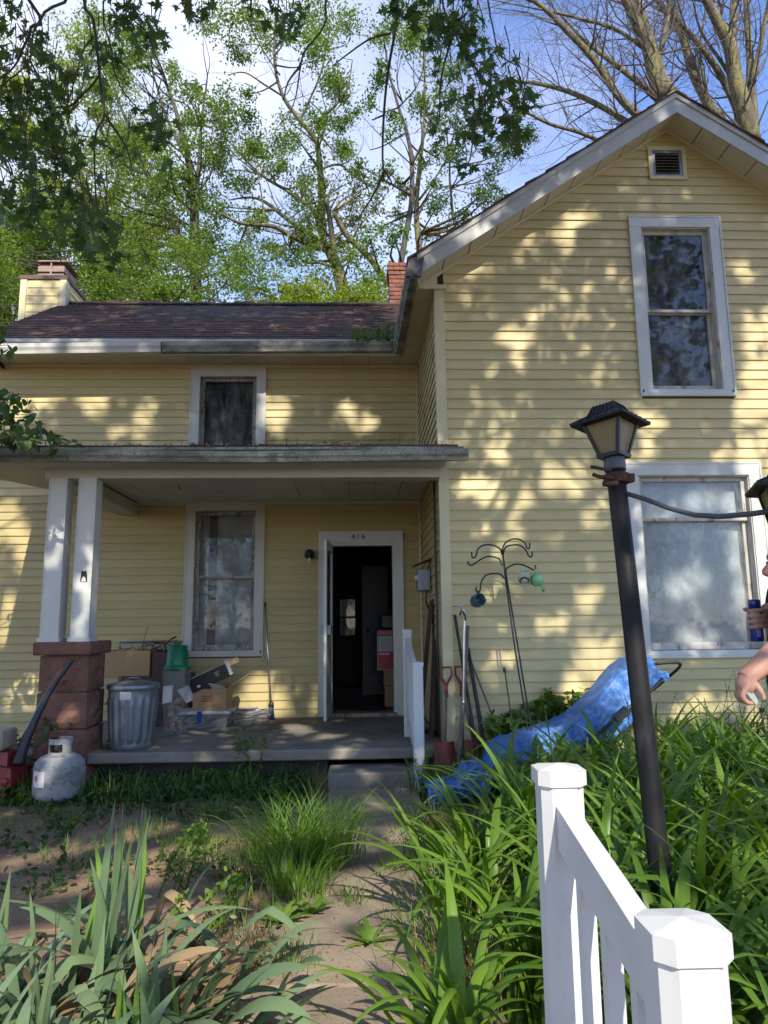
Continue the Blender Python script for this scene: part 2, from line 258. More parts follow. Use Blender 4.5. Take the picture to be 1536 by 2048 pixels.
# ------------------------------------------------------------------ mesh helpers
def new_empty(name, loc, label, cat, group=None):
    o = bpy.data.objects.new(name, None); o.empty_display_size = 0.1
    COL.objects.link(o); o.location = Vector(loc)
    o['label'] = label; o['category'] = cat
    if group: o['group'] = group
    return o
def root_loc(p):
    while p is not None and p.parent is not None: p = p.parent
    return Vector(p.location) if p is not None else Vector((0, 0, 0))
def tag(o, label, cat, group=None):
    o['label'] = label; o['category'] = cat
    if group: o['group'] = group
    return o
class MB:
    def __init__(s): s.v = []; s.f = []; s.sm = []
    def add(s, verts, faces, smooth=False):
        n = len(s.v); s.v += [tuple(v) for v in verts]
        s.f += [tuple(i + n for i in f) for f in faces]; s.sm += [smooth] * len(faces); return s
    def box(s, x0, x1, y0, y1, z0, z1):
        v = [(x0, y0, z0), (x1, y0, z0), (x1, y1, z0), (x0, y1, z0), (x0, y0, z1), (x1, y0, z1), (x1, y1, z1), (x0, y1, z1)]
        return s.add(v, [(0, 3, 2, 1), (4, 5, 6, 7), (0, 1, 5, 4), (1, 2, 6, 5), (2, 3, 7, 6), (3, 0, 4, 7)])
    def hexa(s, v):
        return s.add(v, [(0, 3, 2, 1), (4, 5, 6, 7), (0, 1, 5, 4), (1, 2, 6, 5), (2, 3, 7, 6), (3, 0, 4, 7)])
    def obox(s, c, ax, ay, az):
        c, ax, ay, az = Vector(c), Vector(ax), Vector(ay), Vector(az)
        v = [c + ax * i + ay * j + az * k for k in (-1, 1) for i, j in ((-1, -1), (1, -1), (1, 1), (-1, 1))]
        return s.hexa(v)
    def bbox(s, x0, x1, y0, y1, z0, z1, b=0.004):
        """box with chamfered edges"""
        import bmesh
        bm = bmesh.new(); bmesh.ops.create_cube(bm, size=1)
        for v in bm.verts: v.co = Vector(((x0 + x1) / 2 + v.co.x * (x1 - x0), (y0 + y1) / 2 + v.co.y * (y1 - y0), (z0 + z1) / 2 + v.co.z * (z1 - z0)))
        bmesh.ops.bevel(bm, geom=bm.edges[:], offset=b, segments=1, affect='EDGES')
        bm.verts.index_update()
        s.add([v.co for v in bm.verts], [[v.index for v in f.verts] for f in bm.faces]); bm.free(); return s
    def tube(s, pts, radii, n=8, cap=True, smooth=True):
        pts = [Vector(p) for p in pts]
        if not hasattr(radii, '__len__'): radii = [radii] * len(pts)
        base = len(s.v); up = None
        for i, p in enumerate(pts):
            t = (pts[min(i + 1, len(pts) - 1)] - pts[max(i - 1, 0)])
            if t.length < 1e-9: t = Vector((0, 0, 1))
            t.normalize()
            if up is None:
                up = Vector((0, 0, 1)) if abs(t.z) < 0.9 else Vector((0, 1, 0))
            a = t.cross(up)
            if a.length < 1e-6: a = t.cross(Vector((1, 0, 0)))
            a.normalize(); b = a.cross(t).normalized(); up = b
            for k in range(n):
                q = 2 * math.pi * k / n
                s.v.append(tuple(p + (a * math.cos(q) + b * math.sin(q)) * radii[i]))
        for i in range(len(pts) - 1):
            for k in range(n):
                k2 = (k + 1) % n
                s.f.append((base + i * n + k, base + i * n + k2, base + (i + 1) * n + k2, base + (i + 1) * n + k)); s.sm.append(smooth)
        if cap:
            s.f.append(tuple(base + k for k in range(n))[::-1]); s.sm.append(False)
            e = base + (len(pts) - 1) * n
            s.f.append(tuple(e + k for k in range(n))); s.sm.append(False)
        return s
    def lathe(s, prof, c, n=24, axis=(0, 0, 1), smooth=True, wob=None):
        """prof: list of (r, h) along axis from c"""
        az = Vector(axis).normalized(); ax = az.orthogonal().normalized(); ay = az.cross(ax); c = Vector(c)
        base = len(s.v)
        for j, (r, h) in enumerate(prof):
            for k in range(n):
                q = 2 * math.pi * k / n; rr = r * (wob(q, j) if wob else 1)
                s.v.append(tuple(c + az * h + (ax * math.cos(q) + ay * math.sin(q)) * rr))
        for j in range(len(prof) - 1):
            for k in range(n):
                k2 = (k + 1) % n
                s.f.append((base + j * n + k, base + j * n + k2, base + (j + 1) * n + k2, base + (j + 1) * n + k)); s.sm.append(smooth)
        if prof[0][0] > 1e-4: s.f.append(tuple(base + k for k in range(n))[::-1]); s.sm.append(False)
        e = base + (len(prof) - 1) * n
        if prof[-1][0] > 1e-4: s.f.append(tuple(e + k for k in range(n))); s.sm.append(False)
        return s
    def extrude(s, prof, fn0, fn1, closed=True):
        """prof: 2D points; fn0/fn1 map (a,b)->3D at both ends"""
        n = len(prof); A = [fn0(*p) for p in prof]; B = [fn1(*p) for p in prof]
        f = [(k, (k + 1) % n, n + (k + 1) % n, n + k) for k in range(n if closed else n - 1)]
        if closed: f += [tuple(range(n))[::-1], tuple(range(n, 2 * n))]
        return s.add(A + B, f)
    def grid(s, fn, nu, nv, smooth=True):
        base = len(s.v)
        for i in range(nu + 1):
            for j in range(nv + 1): s.v.append(tuple(fn(i / nu, j / nv)))
        for i in range(nu):
            for j in range(nv):
                a = base + i * (nv + 1) + j
                s.f.append((a, a + nv + 1, a + nv + 2, a + 1)); s.sm.append(smooth)
        return s
    def build(s, name, mat, parent=None, kind=None):
        o3 = root_loc(parent)
        me = bpy.data.meshes.new(name)
        me.from_pydata([(x - o3.x, y - o3.y, z - o3.z) for x, y, z in s.v] if parent is not None else s.v, [], s.f)
        if any(s.sm): me.polygons.foreach_set('use_smooth', s.sm)
        me.materials.append(mat); me.update()
        o = bpy.data.objects.new(name, me); COL.objects.link(o)
        if parent is not None: o.parent = parent
        if kind: o['kind'] = kind
        return o
def np_mesh(name, V, F, tint, mat, parent=None, kind=None, smooth=False):
    """V (n,3), F (m,k) uniform faces, tint per face"""
    o3 = root_loc(parent)
    V = np.asarray(V, dtype=np.float32) - np.array(o3, dtype=np.float32)
    F = np.asarray(F, dtype=np.int32); k = F.shape[1]
    me = bpy.data.meshes.new(name)
    me.vertices.add(len(V)); me.vertices.foreach_set('co', V.ravel())
    me.loops.add(F.size); me.loops.foreach_set('vertex_index', F.ravel())
    me.polygons.add(len(F)); me.polygons.foreach_set('loop_start', np.arange(0, F.size, k, dtype=np.int32))
    me.polygons.foreach_set('loop_total', np.full(len(F), k, dtype=np.int32))
    if smooth: me.polygons.foreach_set('use_smooth', np.ones(len(F), dtype=bool))
    a = me.attributes.new('tint', 'FLOAT', 'FACE'); a.data.foreach_set('value', np.asarray(tint, dtype=np.float32))
    me.materials.append(mat); me.update(calc_edges=True)
    o = bpy.data.objects.new(name, me); COL.objects.link(o)
    if parent is not None: o.parent = parent
    if kind: o['kind'] = kind
    return o
def rand_rot(n, droop=0.0):
    """random frames: leaf normal mostly up or sideways"""
    a = rng.uniform(0, 2 * np.pi, n); tilt = rng.normal(0.2 + droop, 0.65, n); roll = rng.normal(0, 0.6, n)
    ca, sa, ct, st, cr_, sr = np.cos(a), np.sin(a), np.cos(tilt), np.sin(tilt), np.cos(roll), np.sin(roll)
    Z0 = np.zeros(n); O = np.ones(n)
    Rz = np.stack([np.stack([ca, -sa, Z0], 1), np.stack([sa, ca, Z0], 1), np.stack([Z0, Z0, O], 1)], 1)
    Rx = np.stack([np.stack([O, Z0, Z0], 1), np.stack([Z0, ct, st], 1), np.stack([Z0, -st, ct], 1)], 1)
    Ry = np.stack([np.stack([cr_, Z0, sr], 1), np.stack([Z0, O, Z0], 1), np.stack([-sr, Z0, cr_], 1)], 1)
    return Rz @ Rx @ Ry
def leaves(name, P, size, tmpl, faces, mat, parent=None, droop=0.0, tint=None, kind=None):
    n = len(P); T = np.array(tmpl, dtype=np.float64); fc = np.array(faces)
    Rm = rand_rot(n, droop); s = size * rng.uniform(0.65, 1.25, n)
    V = np.einsum('nij,kj->nki', Rm, T) * s[:, None, None] + np.asarray(P)[:, None, :]
    F = (fc[None] + (np.arange(n) * len(T))[:, None, None]).reshape(-1, fc.shape[1])
    t = rng.uniform(0, 1, n) if tint is None else np.clip(tint + rng.normal(0, 0.2, n), 0, 1)
    return np_mesh(name, V.reshape(-1, 3), F, np.repeat(t, len(fc)), mat, parent, kind)
DIAMOND = [(0, 0, 0), (0.28, 0.45, 0.05), (0, 1, 0), (-0.28, 0.45, 0.05)]; DIAMOND_F = [(0, 1, 2, 3)]
_o = [(0, 0), (0.09, 0.13), (0.40, -0.04), (0.20, 0.22), (0.38, 0.30), (0.72, 0.46), (0.36, 0.42), (0.34, 0.58), (0.13, 0.46), (0.24, 0.74), (0.10, 0.78), (0.0, 1.12)]
MAPLE = [(0, 0.42, 0.04)] + [(x, y, -0.06 * abs(x)) for x, y in _o] + [(-x, y, -0.06 * abs(x)) for x, y in _o[-2:0:-1]]
MAPLE_F = [(0, k, k + 1) for k in range(1, len(MAPLE) - 1)] + [(0, len(MAPLE) - 1, 1)]
MAPLES = [(0, 0.05, 0), (0.5, 0.1, -.04), (0.24, 0.4, 0.03), (0.5, 0.6, -.04), (0, 1, 0), (-0.5, 0.6, -.04), (-0.24, 0.4, 0.03), (-0.5, 0.1, -.04)]
MAPLES_F = [(0, 1, 2), (0, 2, 6), (0, 6, 7), (2, 3, 4), (2, 4, 6), (4, 5, 6)]
OVAL = [(0, 0, 0), (0.2, 0.2, 0.03), (0.26, 0.5, 0.05), (0.14, 0.82, 0.02), (0, 1, -0.02), (-0.14, 0.82, 0.02), (-0.26, 0.5, 0.05), (-0.2, 0.2, 0.03)]
OVAL_F = [(0, 1, 2, 7), (7, 2, 6, 6)]
OVAL_F = [(0, 1, 7), (1, 2, 7), (2, 6, 7), (2, 3, 6), (3, 5, 6), (3, 4, 5)]
def jit(v, s): return Vector((v[0] + random.uniform(-s, s), v[1] + random.uniform(-s, s), v[2] + random.uniform(-s, s)))

# ------------------------------------------------------------------ ground and paving
_xs = np.concatenate([np.linspace(-300, -14, 8), np.linspace(-12, 12, 97), np.linspace(14, 300, 8)])
_ys = np.concatenate([np.linspace(-200, -8, 6), np.linspace(-6, 14, 81), np.linspace(16, 400, 9)])
gm = MB()
def _gh(x, y):
    if abs(x) > 12 or y < -6 or y > 14: return -0.01
    return 0.028 * noise.noise(Vector((x * 1.3, y * 1.3, 0))) + 0.012 * noise.noise(Vector((x * 5, y * 5, 3))) - 0.01
nx, ny = len(_xs), len(_ys)
gm.add([(x, y, _gh(x, y)) for x in _xs for y in _ys], [(i * ny + j, (i + 1) * ny + j, (i + 1) * ny + j + 1, i * ny + j + 1) for i in range(nx - 1) for j in range(ny - 1)], True)
ground = gm.build('ground', m_dirt); ground['kind'] = 'structure'

def slab_piece(name, corners, z, th, mat, parent, jitter=0.012, ch=0.008):
    c = [Vector((x + random.uniform(-jitter, jitter), y + random.uniform(-jitter, jitter), 0)) for x, y in corners]
    mid = sum(c, Vector()) / len(c); dz = [random.uniform(-0.006, 0.006) for _ in c]
    n = len(c)
    v = [(p.x, p.y, z - th) for p in c] + [(p.x, p.y, z - ch + d) for p, d in zip(c, dz)] + [(p.x + (mid.x - p.x) * 0.03, p.y + (mid.y - p.y) * 0.03, z + d) for p, d in zip(c, dz)]
    f = []
    for L in (0, 1):
        f += [(L * n + k, L * n + (k + 1) % n, (L + 1) * n + (k + 1) % n, (L + 1) * n + k) for k in range(n)]
    f.append(tuple(range(2 * n, 3 * n)))
    return MB().add(v, f).build(name, mat, parent)
walk = MB().box(-0.5, 0.45, 0.6, 6.32, -0.05, 0.0).build('footpath', m_dirt); walk['kind'] = 'structure'
yy = 6.28; k = 0
while yy > 0.8:
    L = 0.92 if k else 0.55
    x0, x1 = -0.26 - 0.052 * k, 0.49 - 0.03 * k
    slab_piece('concrete_slab', [(x0, yy - L), (x1, yy - L), (x1, yy - 0.014), (x0, yy - 0.014)], 0.036 + random.uniform(-0.006, 0.006), 0.08, m_walk, walk)
    yy -= L; k += 1
terr = MB().box(-4.2, -0.6, 2.2, 6.05, -0.05, -0.001).build('paved_terrace', m_dirt); terr['kind'] = 'structure'
yy = 6.0; row = 0
while yy > 2.4:
    d = random.choice([0.34, 0.42, 0.5]); xx = -4.1 + random.uniform(0, 0.3)
    while xx < -0.75:
        wd = random.choice([0.45, 0.6, 0.72]); xe = min(xx + wd, -0.62)
        slab_piece('paver', [(xx, yy - d), (xe - 0.014, yy - d), (xe - 0.014, yy - 0.014), (xx, yy - 0.014)], 0.024 + random.uniform(-0.01, 0.012), 0.06, m_paver, terr, 0.016)
        xx = xe
    yy -= d; row += 1

# ------------------------------------------------------------------ house
YF, YR, XC = 6.65, 8.8, 0.80          # gable wall plane, porch wall plane, inner corner
XA, ZA, SL = 3.29, 6.58, 0.67          # gable apex (soffit line) and roof slope
XE = 2 * XA - XC                        # far end of the gable wall
XL = -4.65                              # left end of the low wing
YB = 13.4
ZS = 0.30                               # porch slab top
house = new_empty('house', (0.8, 8.0, 0), 'yellow sided two-storey house with a gable wing and a covered porch', 'house')
EX = 0.1016

def wall_cols(mb, P, a0, a1, z0, top, openings, th=0.12):
    """solid wall with openings; P(a,out,z) -> 3D; top(a) -> height"""
    cuts = sorted({a0, a1, *[c for o in openings for c in o[:2] if a0 < c < a1], *([XA] if a0 < XA < a1 and top(a0) != top(XA) else [])})
    for c0, c1 in zip(cuts[:-1], cuts[1:]):
        mid = (c0 + c1) / 2; zz = [(z0, None)]
        ops = sorted([o for o in openings if o[0] < mid < o[1]], key=lambda o: o[2])
        lo = z0
        for o in ops + [None]:
            if o is None: t0, t1 = top(c0 + 1e-6), top(c1 - 1e-6)
            else: t0 = t1 = o[2]
            if min(t0, t1) > lo + 1e-4:
                mb.hexa([P(c0, 0, lo), P(c1, 0, lo), P(c1, -th, lo), P(c0, -th, lo), P(c0, 0, t0), P(c1, 0, t1), P(c1, -th, t1), P(c0, -th, t0)])
            if o is not None: lo = o[3]
def siding(parent, P, lo, hi, lims, openings, phase, mat, mat_fn=None, lip=0.018):
    k = math.floor((lo - phase) / EX) - 1
    while True:
        za = phase + k * EX; zb = za + EX; k += 1
        if za >= hi - 0.004: break
        if zb <= lo + 0.01: continue
        za_, zb_ = max(za, lo), min(zb, hi)
        l0, r0 = lims(za_); l1, r1 = lims(zb_)
        if r0 - l0 < 0.05: continue
        if r1 <= l1: l1 = r1 = (l0 + r0) / 2
        segs = [(l0, r0, l1, r1)]
        for o in openings:
            ov = min(zb_, o[3]) - max(za_, o[2])
            if ov < 0.5 * (zb_ - za_): continue
            ns = []
            for s in segs:
                if o[1] <= s[0] or o[0] >= s[1]: ns.append(s); continue
                if o[0] > s[0] + 0.01: ns.append((s[0], o[0], s[2], o[0]))
                if o[1] < s[1] - 0.01: ns.append((o[1], s[1], o[1], s[3]))
            segs = ns
        for s in segs:
            # long runs are lapped from two lengths
            runs = [s]
            if s[1] - s[0] > 3.0 and abs(s[0] - s[2]) < 0.3:
                c = s[0] + random.uniform(0.3, 0.7) * (s[1] - s[0]); runs = [(s[0], c, s[2], c), (c + 0.002, s[1], c + 0.002, s[3])]
            for a0, a1, b0, b1 in runs:
                wv = random.uniform(-0.0015, 0.0015); sg = random.uniform(-0.0012, 0.0012)
                f0, f1 = lip + wv, 0.004
                v = [P(a0, f0, za_ + sg), P(a1, f0, za_ - sg), P(a1, 0.0, za_), P(a0, 0.0, za_), P(b0, f1, zb_ + 0.004), P(b1, f1, zb_ + 0.004), P(b1, 0.0005, zb_ + 0.004), P(b0, 0.0005, zb_ + 0.004),
                     P(a0, f0 + 0.001, za_ + 0.010 + sg), P(a1, f0 + 0.001, za_ + 0.010 - sg)]
                f = [(0, 3, 2, 1), (0, 1, 9, 8), (8, 9, 5, 4), (4, 5, 6, 7), (0, 8, 4, 7, 3), (1, 2, 6, 5, 9)]
                mt = mat_fn(a0, a1, za_) if mat_fn else mat
                MB().add(v, f).build('siding_board', mt, parent)

PF = lambda a, o, z: Vector((a, YF - o, z))
PR = lambda a, o, z: Vector((a, YR - o, z))
PS = lambda a, o, z: Vector((XC - o, a, z))
gtop = lambda a: ZA + 0.04 - SL * abs(a - XA)
UPW = (2.84, 3.775, 3.625, 5.56)     # casings, outer: x0 x1 z0 z1
LOW = (2.63, 3.95, 1.06, 2.93)
PWN = (-2.15, -1.20, 1.035, 2.94)
UWN = (-2.15, -1.21, 3.45, 4.715)
DOOR = (-0.49, 0.54, 0.30, 2.55)
VENT = (3.08, 3.485, 6.0, 6.38)
inn = lambda w, t=0.10, b=0.075: (w[0] + t, w[1] - t, w[2] + b, w[3] - t)
w1 = MB(); wall_cols(w1, PF, XC, XE, -0.2, gtop, [inn(UPW), inn(LOW)])
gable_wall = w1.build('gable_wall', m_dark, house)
siding(gable_wall, PF, 0.18, ZA, lambda z: (max(XC + 0.073, XA - (ZA - z) / SL), min(XE - 0.073, XA + (ZA - z) / SL)),
       [(UPW[0], UPW[1], UPW[2], UPW[3]), (LOW[0], LOW[1], LOW[2], LOW[3]), VENT], 0.2505, m_siding)
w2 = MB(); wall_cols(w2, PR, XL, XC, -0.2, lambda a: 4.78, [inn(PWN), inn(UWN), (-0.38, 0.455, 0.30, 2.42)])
porch_wall = w2.build('porch_wall', m_dark, house)
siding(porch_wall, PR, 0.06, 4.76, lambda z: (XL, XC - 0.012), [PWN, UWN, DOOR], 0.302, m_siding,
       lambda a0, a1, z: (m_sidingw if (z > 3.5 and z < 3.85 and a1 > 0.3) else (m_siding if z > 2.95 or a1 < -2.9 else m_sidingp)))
w3 = MB(); wall_cols(w3, PS, YF + 0.12, YR - 0.0, -0.2, lambda a: 4.78, [])
side_wall = w3.build('side_wall', m_dark, house)
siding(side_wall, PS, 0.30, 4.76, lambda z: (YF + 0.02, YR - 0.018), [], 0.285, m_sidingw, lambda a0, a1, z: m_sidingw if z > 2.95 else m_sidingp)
# shell: back and far walls, floors, ceilings, so the rooms behind the panes are dark
sh = MB(); sh.box(XL, XE, YB, YB + 0.12, -0.2, 4.7)
sh.box(XL - 0.0, XL + 0.12, YR + 0.12, YB, -0.2, 4.75); sh.box(XE - 0.12, XE, YF + 0.12, YB, -0.2, 4.75)
sh.box(XL + 0.12, XE - 0.12, YF + 0.12 if False else YR + 0.12, YB, 2.86, 3.1)
sh.box(XC + 0.12, XE - 0.12, YF + 0.12, YR + 0.12, 2.98, 3.1)
# (the back wall has an opening built below, so leave it out here)
sh2 = MB()
BW = (-0.36, -0.08, 1.20, 1.86)
def PB(a, o, z): return Vector((a, YB + o, z))
sh.v = sh.v[8:]; sh.f = [tuple(i - 8 for i in f) for f in sh.f[6:]]; sh.sm = sh.sm[6:]
wall_cols(sh, PB, XL, XE, -0.2, lambda a: 4.7, [BW])
# left gable end triangle and floor
sh.add([(XL, 8.4, 4.7), (XL, YB, 4.7), (XL, 11.0, 6.5), (XL + 0.1, 8.4, 4.7), (XL + 0.1, YB, 4.7), (XL + 0.1, 11.0, 6.5)], [(0, 1, 2), (3, 5, 4), (0, 2, 5, 3), (1, 4, 5, 2)])
sh.build('house_shell', m_dark, house)
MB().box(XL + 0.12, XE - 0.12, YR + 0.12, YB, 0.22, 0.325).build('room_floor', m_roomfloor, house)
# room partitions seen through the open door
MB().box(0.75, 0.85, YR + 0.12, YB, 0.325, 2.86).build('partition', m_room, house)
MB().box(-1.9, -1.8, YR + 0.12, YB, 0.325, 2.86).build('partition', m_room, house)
bd = MB(); 
for (x0, x1, z0, z1) in ((-0.72, BW[0], 0.33, 2.35), (BW[1], 0.2, 0.33, 2.35), (BW[0], BW[1], 0.33, BW[2]), (BW[0], BW[1], BW[3], 2.35), (BW[0], BW[1], 1.515, 1.55)):
    bd.box(x0, x1, YB - 0.05, YB - 0.005, z0, z1)
bdo = bd.build('back_door', m_room, house)
MB().box(BW[0], BW[1], YB - 0.03, YB - 0.025, BW[2], BW[3]).build('pane', m_glass, bdo)
idr = MB(); idr.obox((0.245, 11.0, 1.32), (0.20, 0.10, 0), (-0.008, 0.018, 0), (0, 0, 0.98)); ido = idr.build('inner_door', m_idoor, house)
MB().lathe([(0.0, 0), (0.03, 0.01), (0.034, 0.03), (0.02, 0.05), (0.0, 0.055)], (0.115, 10.91, 1.31), 12, (0.3, -1, 0)).build('knob', m_black, ido)

# trim: corner boards
MB().box(XC - 0.022, XC + 0.075, YF - 0.026, YF + 0.0, 0.1, 4.80).box(XC - 0.022, XC - 0.0, YF, YF + 0.075, 0.1, 4.78).build('corner_board', m_cream, house)
MB().box(XC - 0.04, XC - 0.0175, YR - 0.04, YR - 0.0165, 0.3, 4.76).build('inside_corner_trim', m_cream, house)
MB().box(XE - 0.075, XE + 0.022, YF - 0.026, YF, 0.1, 4.80).build('corner_board', m_cream, house)

# gable roof
TH = 0.20
def gs(x): return ZA - SL * abs(x - XA)          # soffit line
YK = 6.345                                         # rake fascia front
gr = MB()
for sgn in (-1, 1):
    xe = XA + sgn * (XA - 0.54)
    gr.hexa([(xe, YK + 0.022, gs(xe) + 0.03), (XA, YK + 0.022, gs(XA) + 0.03), (XA, YB + 0.4, gs(XA) + 0.03), (xe, YB + 0.4, gs(xe) + 0.03),
             (xe, YK + 0.022, gs(xe) + TH), (XA, YK + 0.022, gs(XA) + TH), (XA, YB + 0.4, gs(XA) + TH), (xe, YB + 0.4, gs(xe) + TH)])
gro = gr.build('gable_roof', m_deck, house)
# shingle edge strips seen along the rake
for sgn in (-1, 1):
    n = 26
    for i in range(n):
        xa = XA + sgn * (XA - 0.485) * i / n; xb = XA + sgn * (XA - 0.485) * (i + 1) / n
        ja = random.uniform(-0.012, 0.012); dz = random.uniform(0, 0.006)
        MB().hexa([(xa, YK - 0.03 + ja, gs(xa) + TH + 0.002), (xb, YK - 0.03 + ja, gs(xb) + TH + 0.002), (xb, YK + 0.6, gs(xb) + TH + 0.002), (xa, YK + 0.6, gs(xa) + TH + 0.002),
                   (xa, YK - 0.03 + ja, gs(xa) + TH + 0.014 + dz), (xb, YK - 0.03 + ja, gs(xb) + TH + 0.024 + dz), (xb, YK + 0.6, gs(xb) + TH + 0.024 + dz), (xa, YK + 0.6, gs(xa) + TH + 0.014 + dz)]).build('shingle', m_shingle, gro)
tb = MB()
for sgn in (-1, 1):
    xe = XA + sgn * (XA - 0.485)
    tb.add([(xe, YK + 0.55, gs(xe) + TH + 0.006), (XA, YK + 0.55, ZA + TH + 0.006), (XA, YB + 0.4, ZA + TH + 0.006), (xe, YB + 0.4, gs(xe) + TH + 0.006)], [(0, 1, 2, 3)])
tb.build('shingle_field', m_shingle, gro, 'stuff')
for sgn in (-1, 1):
    xe = XA + sgn * (XA - 0.585)
    f = MB().hexa([(xe, YK, gs(xe) - 0.012), (XA, YK, ZA - 0.012), (XA, YK + 0.02, ZA - 0.012), (xe, YK + 0.02, gs(xe) - 0.012),
                   (xe, YK, gs(xe) + TH - 0.045), (XA, YK, ZA + TH - 0.045), (XA, YK + 0.02, ZA + TH - 0.045), (xe, YK + 0.02, gs(xe) + TH - 0.045)])
    fo = f.build('rake_fascia', m_fascia, house)
    MB().hexa([(xe, YK - 0.014, gs(xe) + TH - 0.055), (XA, YK - 0.014, ZA + TH - 0.055), (XA, YK + 0.015, ZA + TH - 0.055), (xe, YK + 0.015, gs(xe) + TH - 0.055),
               (xe, YK - 0.014, gs(xe) + TH + 0.001), (XA, YK - 0.014, ZA + TH + 0.001), (XA, YK + 0.015, ZA + TH + 0.001), (xe, YK + 0.015, gs(xe) + TH + 0.001)]).build('drip_edge', m_fascia, fo)
    # rake soffit panels
    sof = MB().hexa([(xe, YF - 0.035, gs(xe) - 0.03), (XA, YF - 0.035, ZA - 0.03), (XA, YF - 0.012, ZA - 0.03), (xe, YF - 0.012, gs(xe) - 0.03),
                     (xe, YF - 0.035, gs(xe) + 0.0), (XA, YF - 0.035, ZA + 0.0), (XA, YF - 0.012, ZA + 0.0), (xe, YF - 0.012, gs(xe) + 0.0)]).build('rake_soffit', m_cream, house)
    n = 10
    for i in range(n):
        t0 = i / n; t1 = (i + 1) / n
        xa, xb = XA + (xe - XA) * t0, XA + (xe - XA) * (t1 - 0.004)
        z = random.uniform(0, 0.003)
        MB().hexa([(xa, YK + 0.02, gs(xa) + z), (xb, YK + 0.02, gs(xb) + z), (xb, YF, gs(xb) + z), (xa, YF, gs(xa) + z),
                   (xa, YK + 0.02, gs(xa) + 0.02), (xb, YK + 0.02, gs(xb) + 0.02), (xb, YF, gs(xb) + 0.02), (xa, YF, gs(xa) + 0.02)]).build('soffit_panel', m_soffit, sof)
MB().add([(0.565, YF - 0.02, 4.77), (0.81, YF - 0.02, 4.77), (0.81, YF - 0.02, 4.96), (0.565, YF - 0.02, 4.79), (0.565, YF + 0.1, 4.77), (0.81, YF + 0.1, 4.77), (0.81, YF + 0.1, 4.96), (0.565, YF + 0.1, 4.79)], [(0, 1, 2, 3), (4, 7, 6, 5), (0, 4, 5, 1), (0, 3, 7, 4)]).build('eave_return', m_cream, house)
# gable eave soffit and gutter on the inner side
es = MB().box(0.62, 0.90, YF - 0.05, YF - 0.028, 4.745, 4.79).box(0.775, 0.80, YF + 0.08, YR - 0.1, 4.735, 4.76).build('eave_soffit', m_cream, house)
n = 8
for i in range(n):
    y0 = YF - 0.02 + (8.36 - YF + 0.05) * i / n; y1 = YF - 0.02 + (8.36 - YF + 0.05) * (i + 1) / n - 0.004
    MB().box(0.56, 0.80, y0, y1, 4.76 + random.uniform(-0.002, 0.002), 4.78).build('soffit_panel', m_soffit, es)
KP = [(0, 0.0), (0.075, 0.0), (0.085, 0.035), (0.105, 0.07), (0.11, 0.115), (0.098, 0.12), (0.094, 0.1), (0.0, 0.1)]
g1 = MB().extrude(KP, lambda a, b: Vector((0.585 - a, YK + 0.0, 4.72 + b)), lambda a, b: Vector((0.545 - a, 8.24, 4.70 + b)))
g1o = g1.build('gutter', m_gutterd, house)
MB().hexa([(0.565, YK + 0.03, 4.70), (0.59, YK + 0.03, 4.70), (0.555, 8.3, 4.70), (0.53, 8.3, 4.70), (0.565, YK + 0.03, 4.86), (0.59, YK + 0.03, 4.86), (0.555, 8.3, 4.86), (0.53, 8.3, 4.86)]).build('eave_fascia', m_gutterd, house)
MB().hexa([(0.47, YK - 0.012, 4.74), (0.62, YK - 0.012, 4.74), (0.62, YK + 0.03, 4.74), (0.47, YK + 0.03, 4.74), (0.50, YK - 0.012, 4.92), (0.66, YK - 0.012, 4.97), (0.66, YK + 0.03, 4.97), (0.50, YK + 0.03, 4.92)]).build('gutter_end', m_gutterd, g1o)

# low wing roof with shingles
YE0, ZE0, YRG, ZRG = 8.37, 4.92, 11.0, 6.665
sv = Vector((0, YRG - YE0, ZRG - ZE0)); SLN = sv.length; sd = sv.normalized(); sn = Vector((0, -sd.z, sd.y))
def rp(x, t, h=0.0):
    p = Vector((x, YE0, ZE0)) + sd * t + sn * h; return p
XRL = -4.78
rd = MB()
vx = lambda t: 0.45 + (XA - 0.45) * t / SLN
rd.hexa([rp(XRL, 0, -0.1), rp(0.45, 0, -0.1), rp(XA, SLN, -0.1), rp(XRL, SLN, -0.1), rp(XRL, 0, 0), rp(0.45, 0, 0), rp(XA, SLN, 0), rp(XRL, SLN, 0)])
back = lambda x, t, h=0.0: Vector((x, 2 * YRG - YE0 - sd.y * t + sn.y * -h, ZE0 + sd.z * t + sn.z * h))
rd.hexa([back(XRL, 0, -0.1), back(XA, 0, -0.1), back(XA, SLN, -0.1), back(XRL, SLN, -0.1), back(XRL, 0, 0), back(XA, 0, 0), back(XA, SLN, 0), back(XRL, SLN, 0)])
rdo = rd.build('wing_roof', m_deck, house)
ROWE = 0.132; rows = int(SLN / ROWE); cnt = 0; rest = MB()
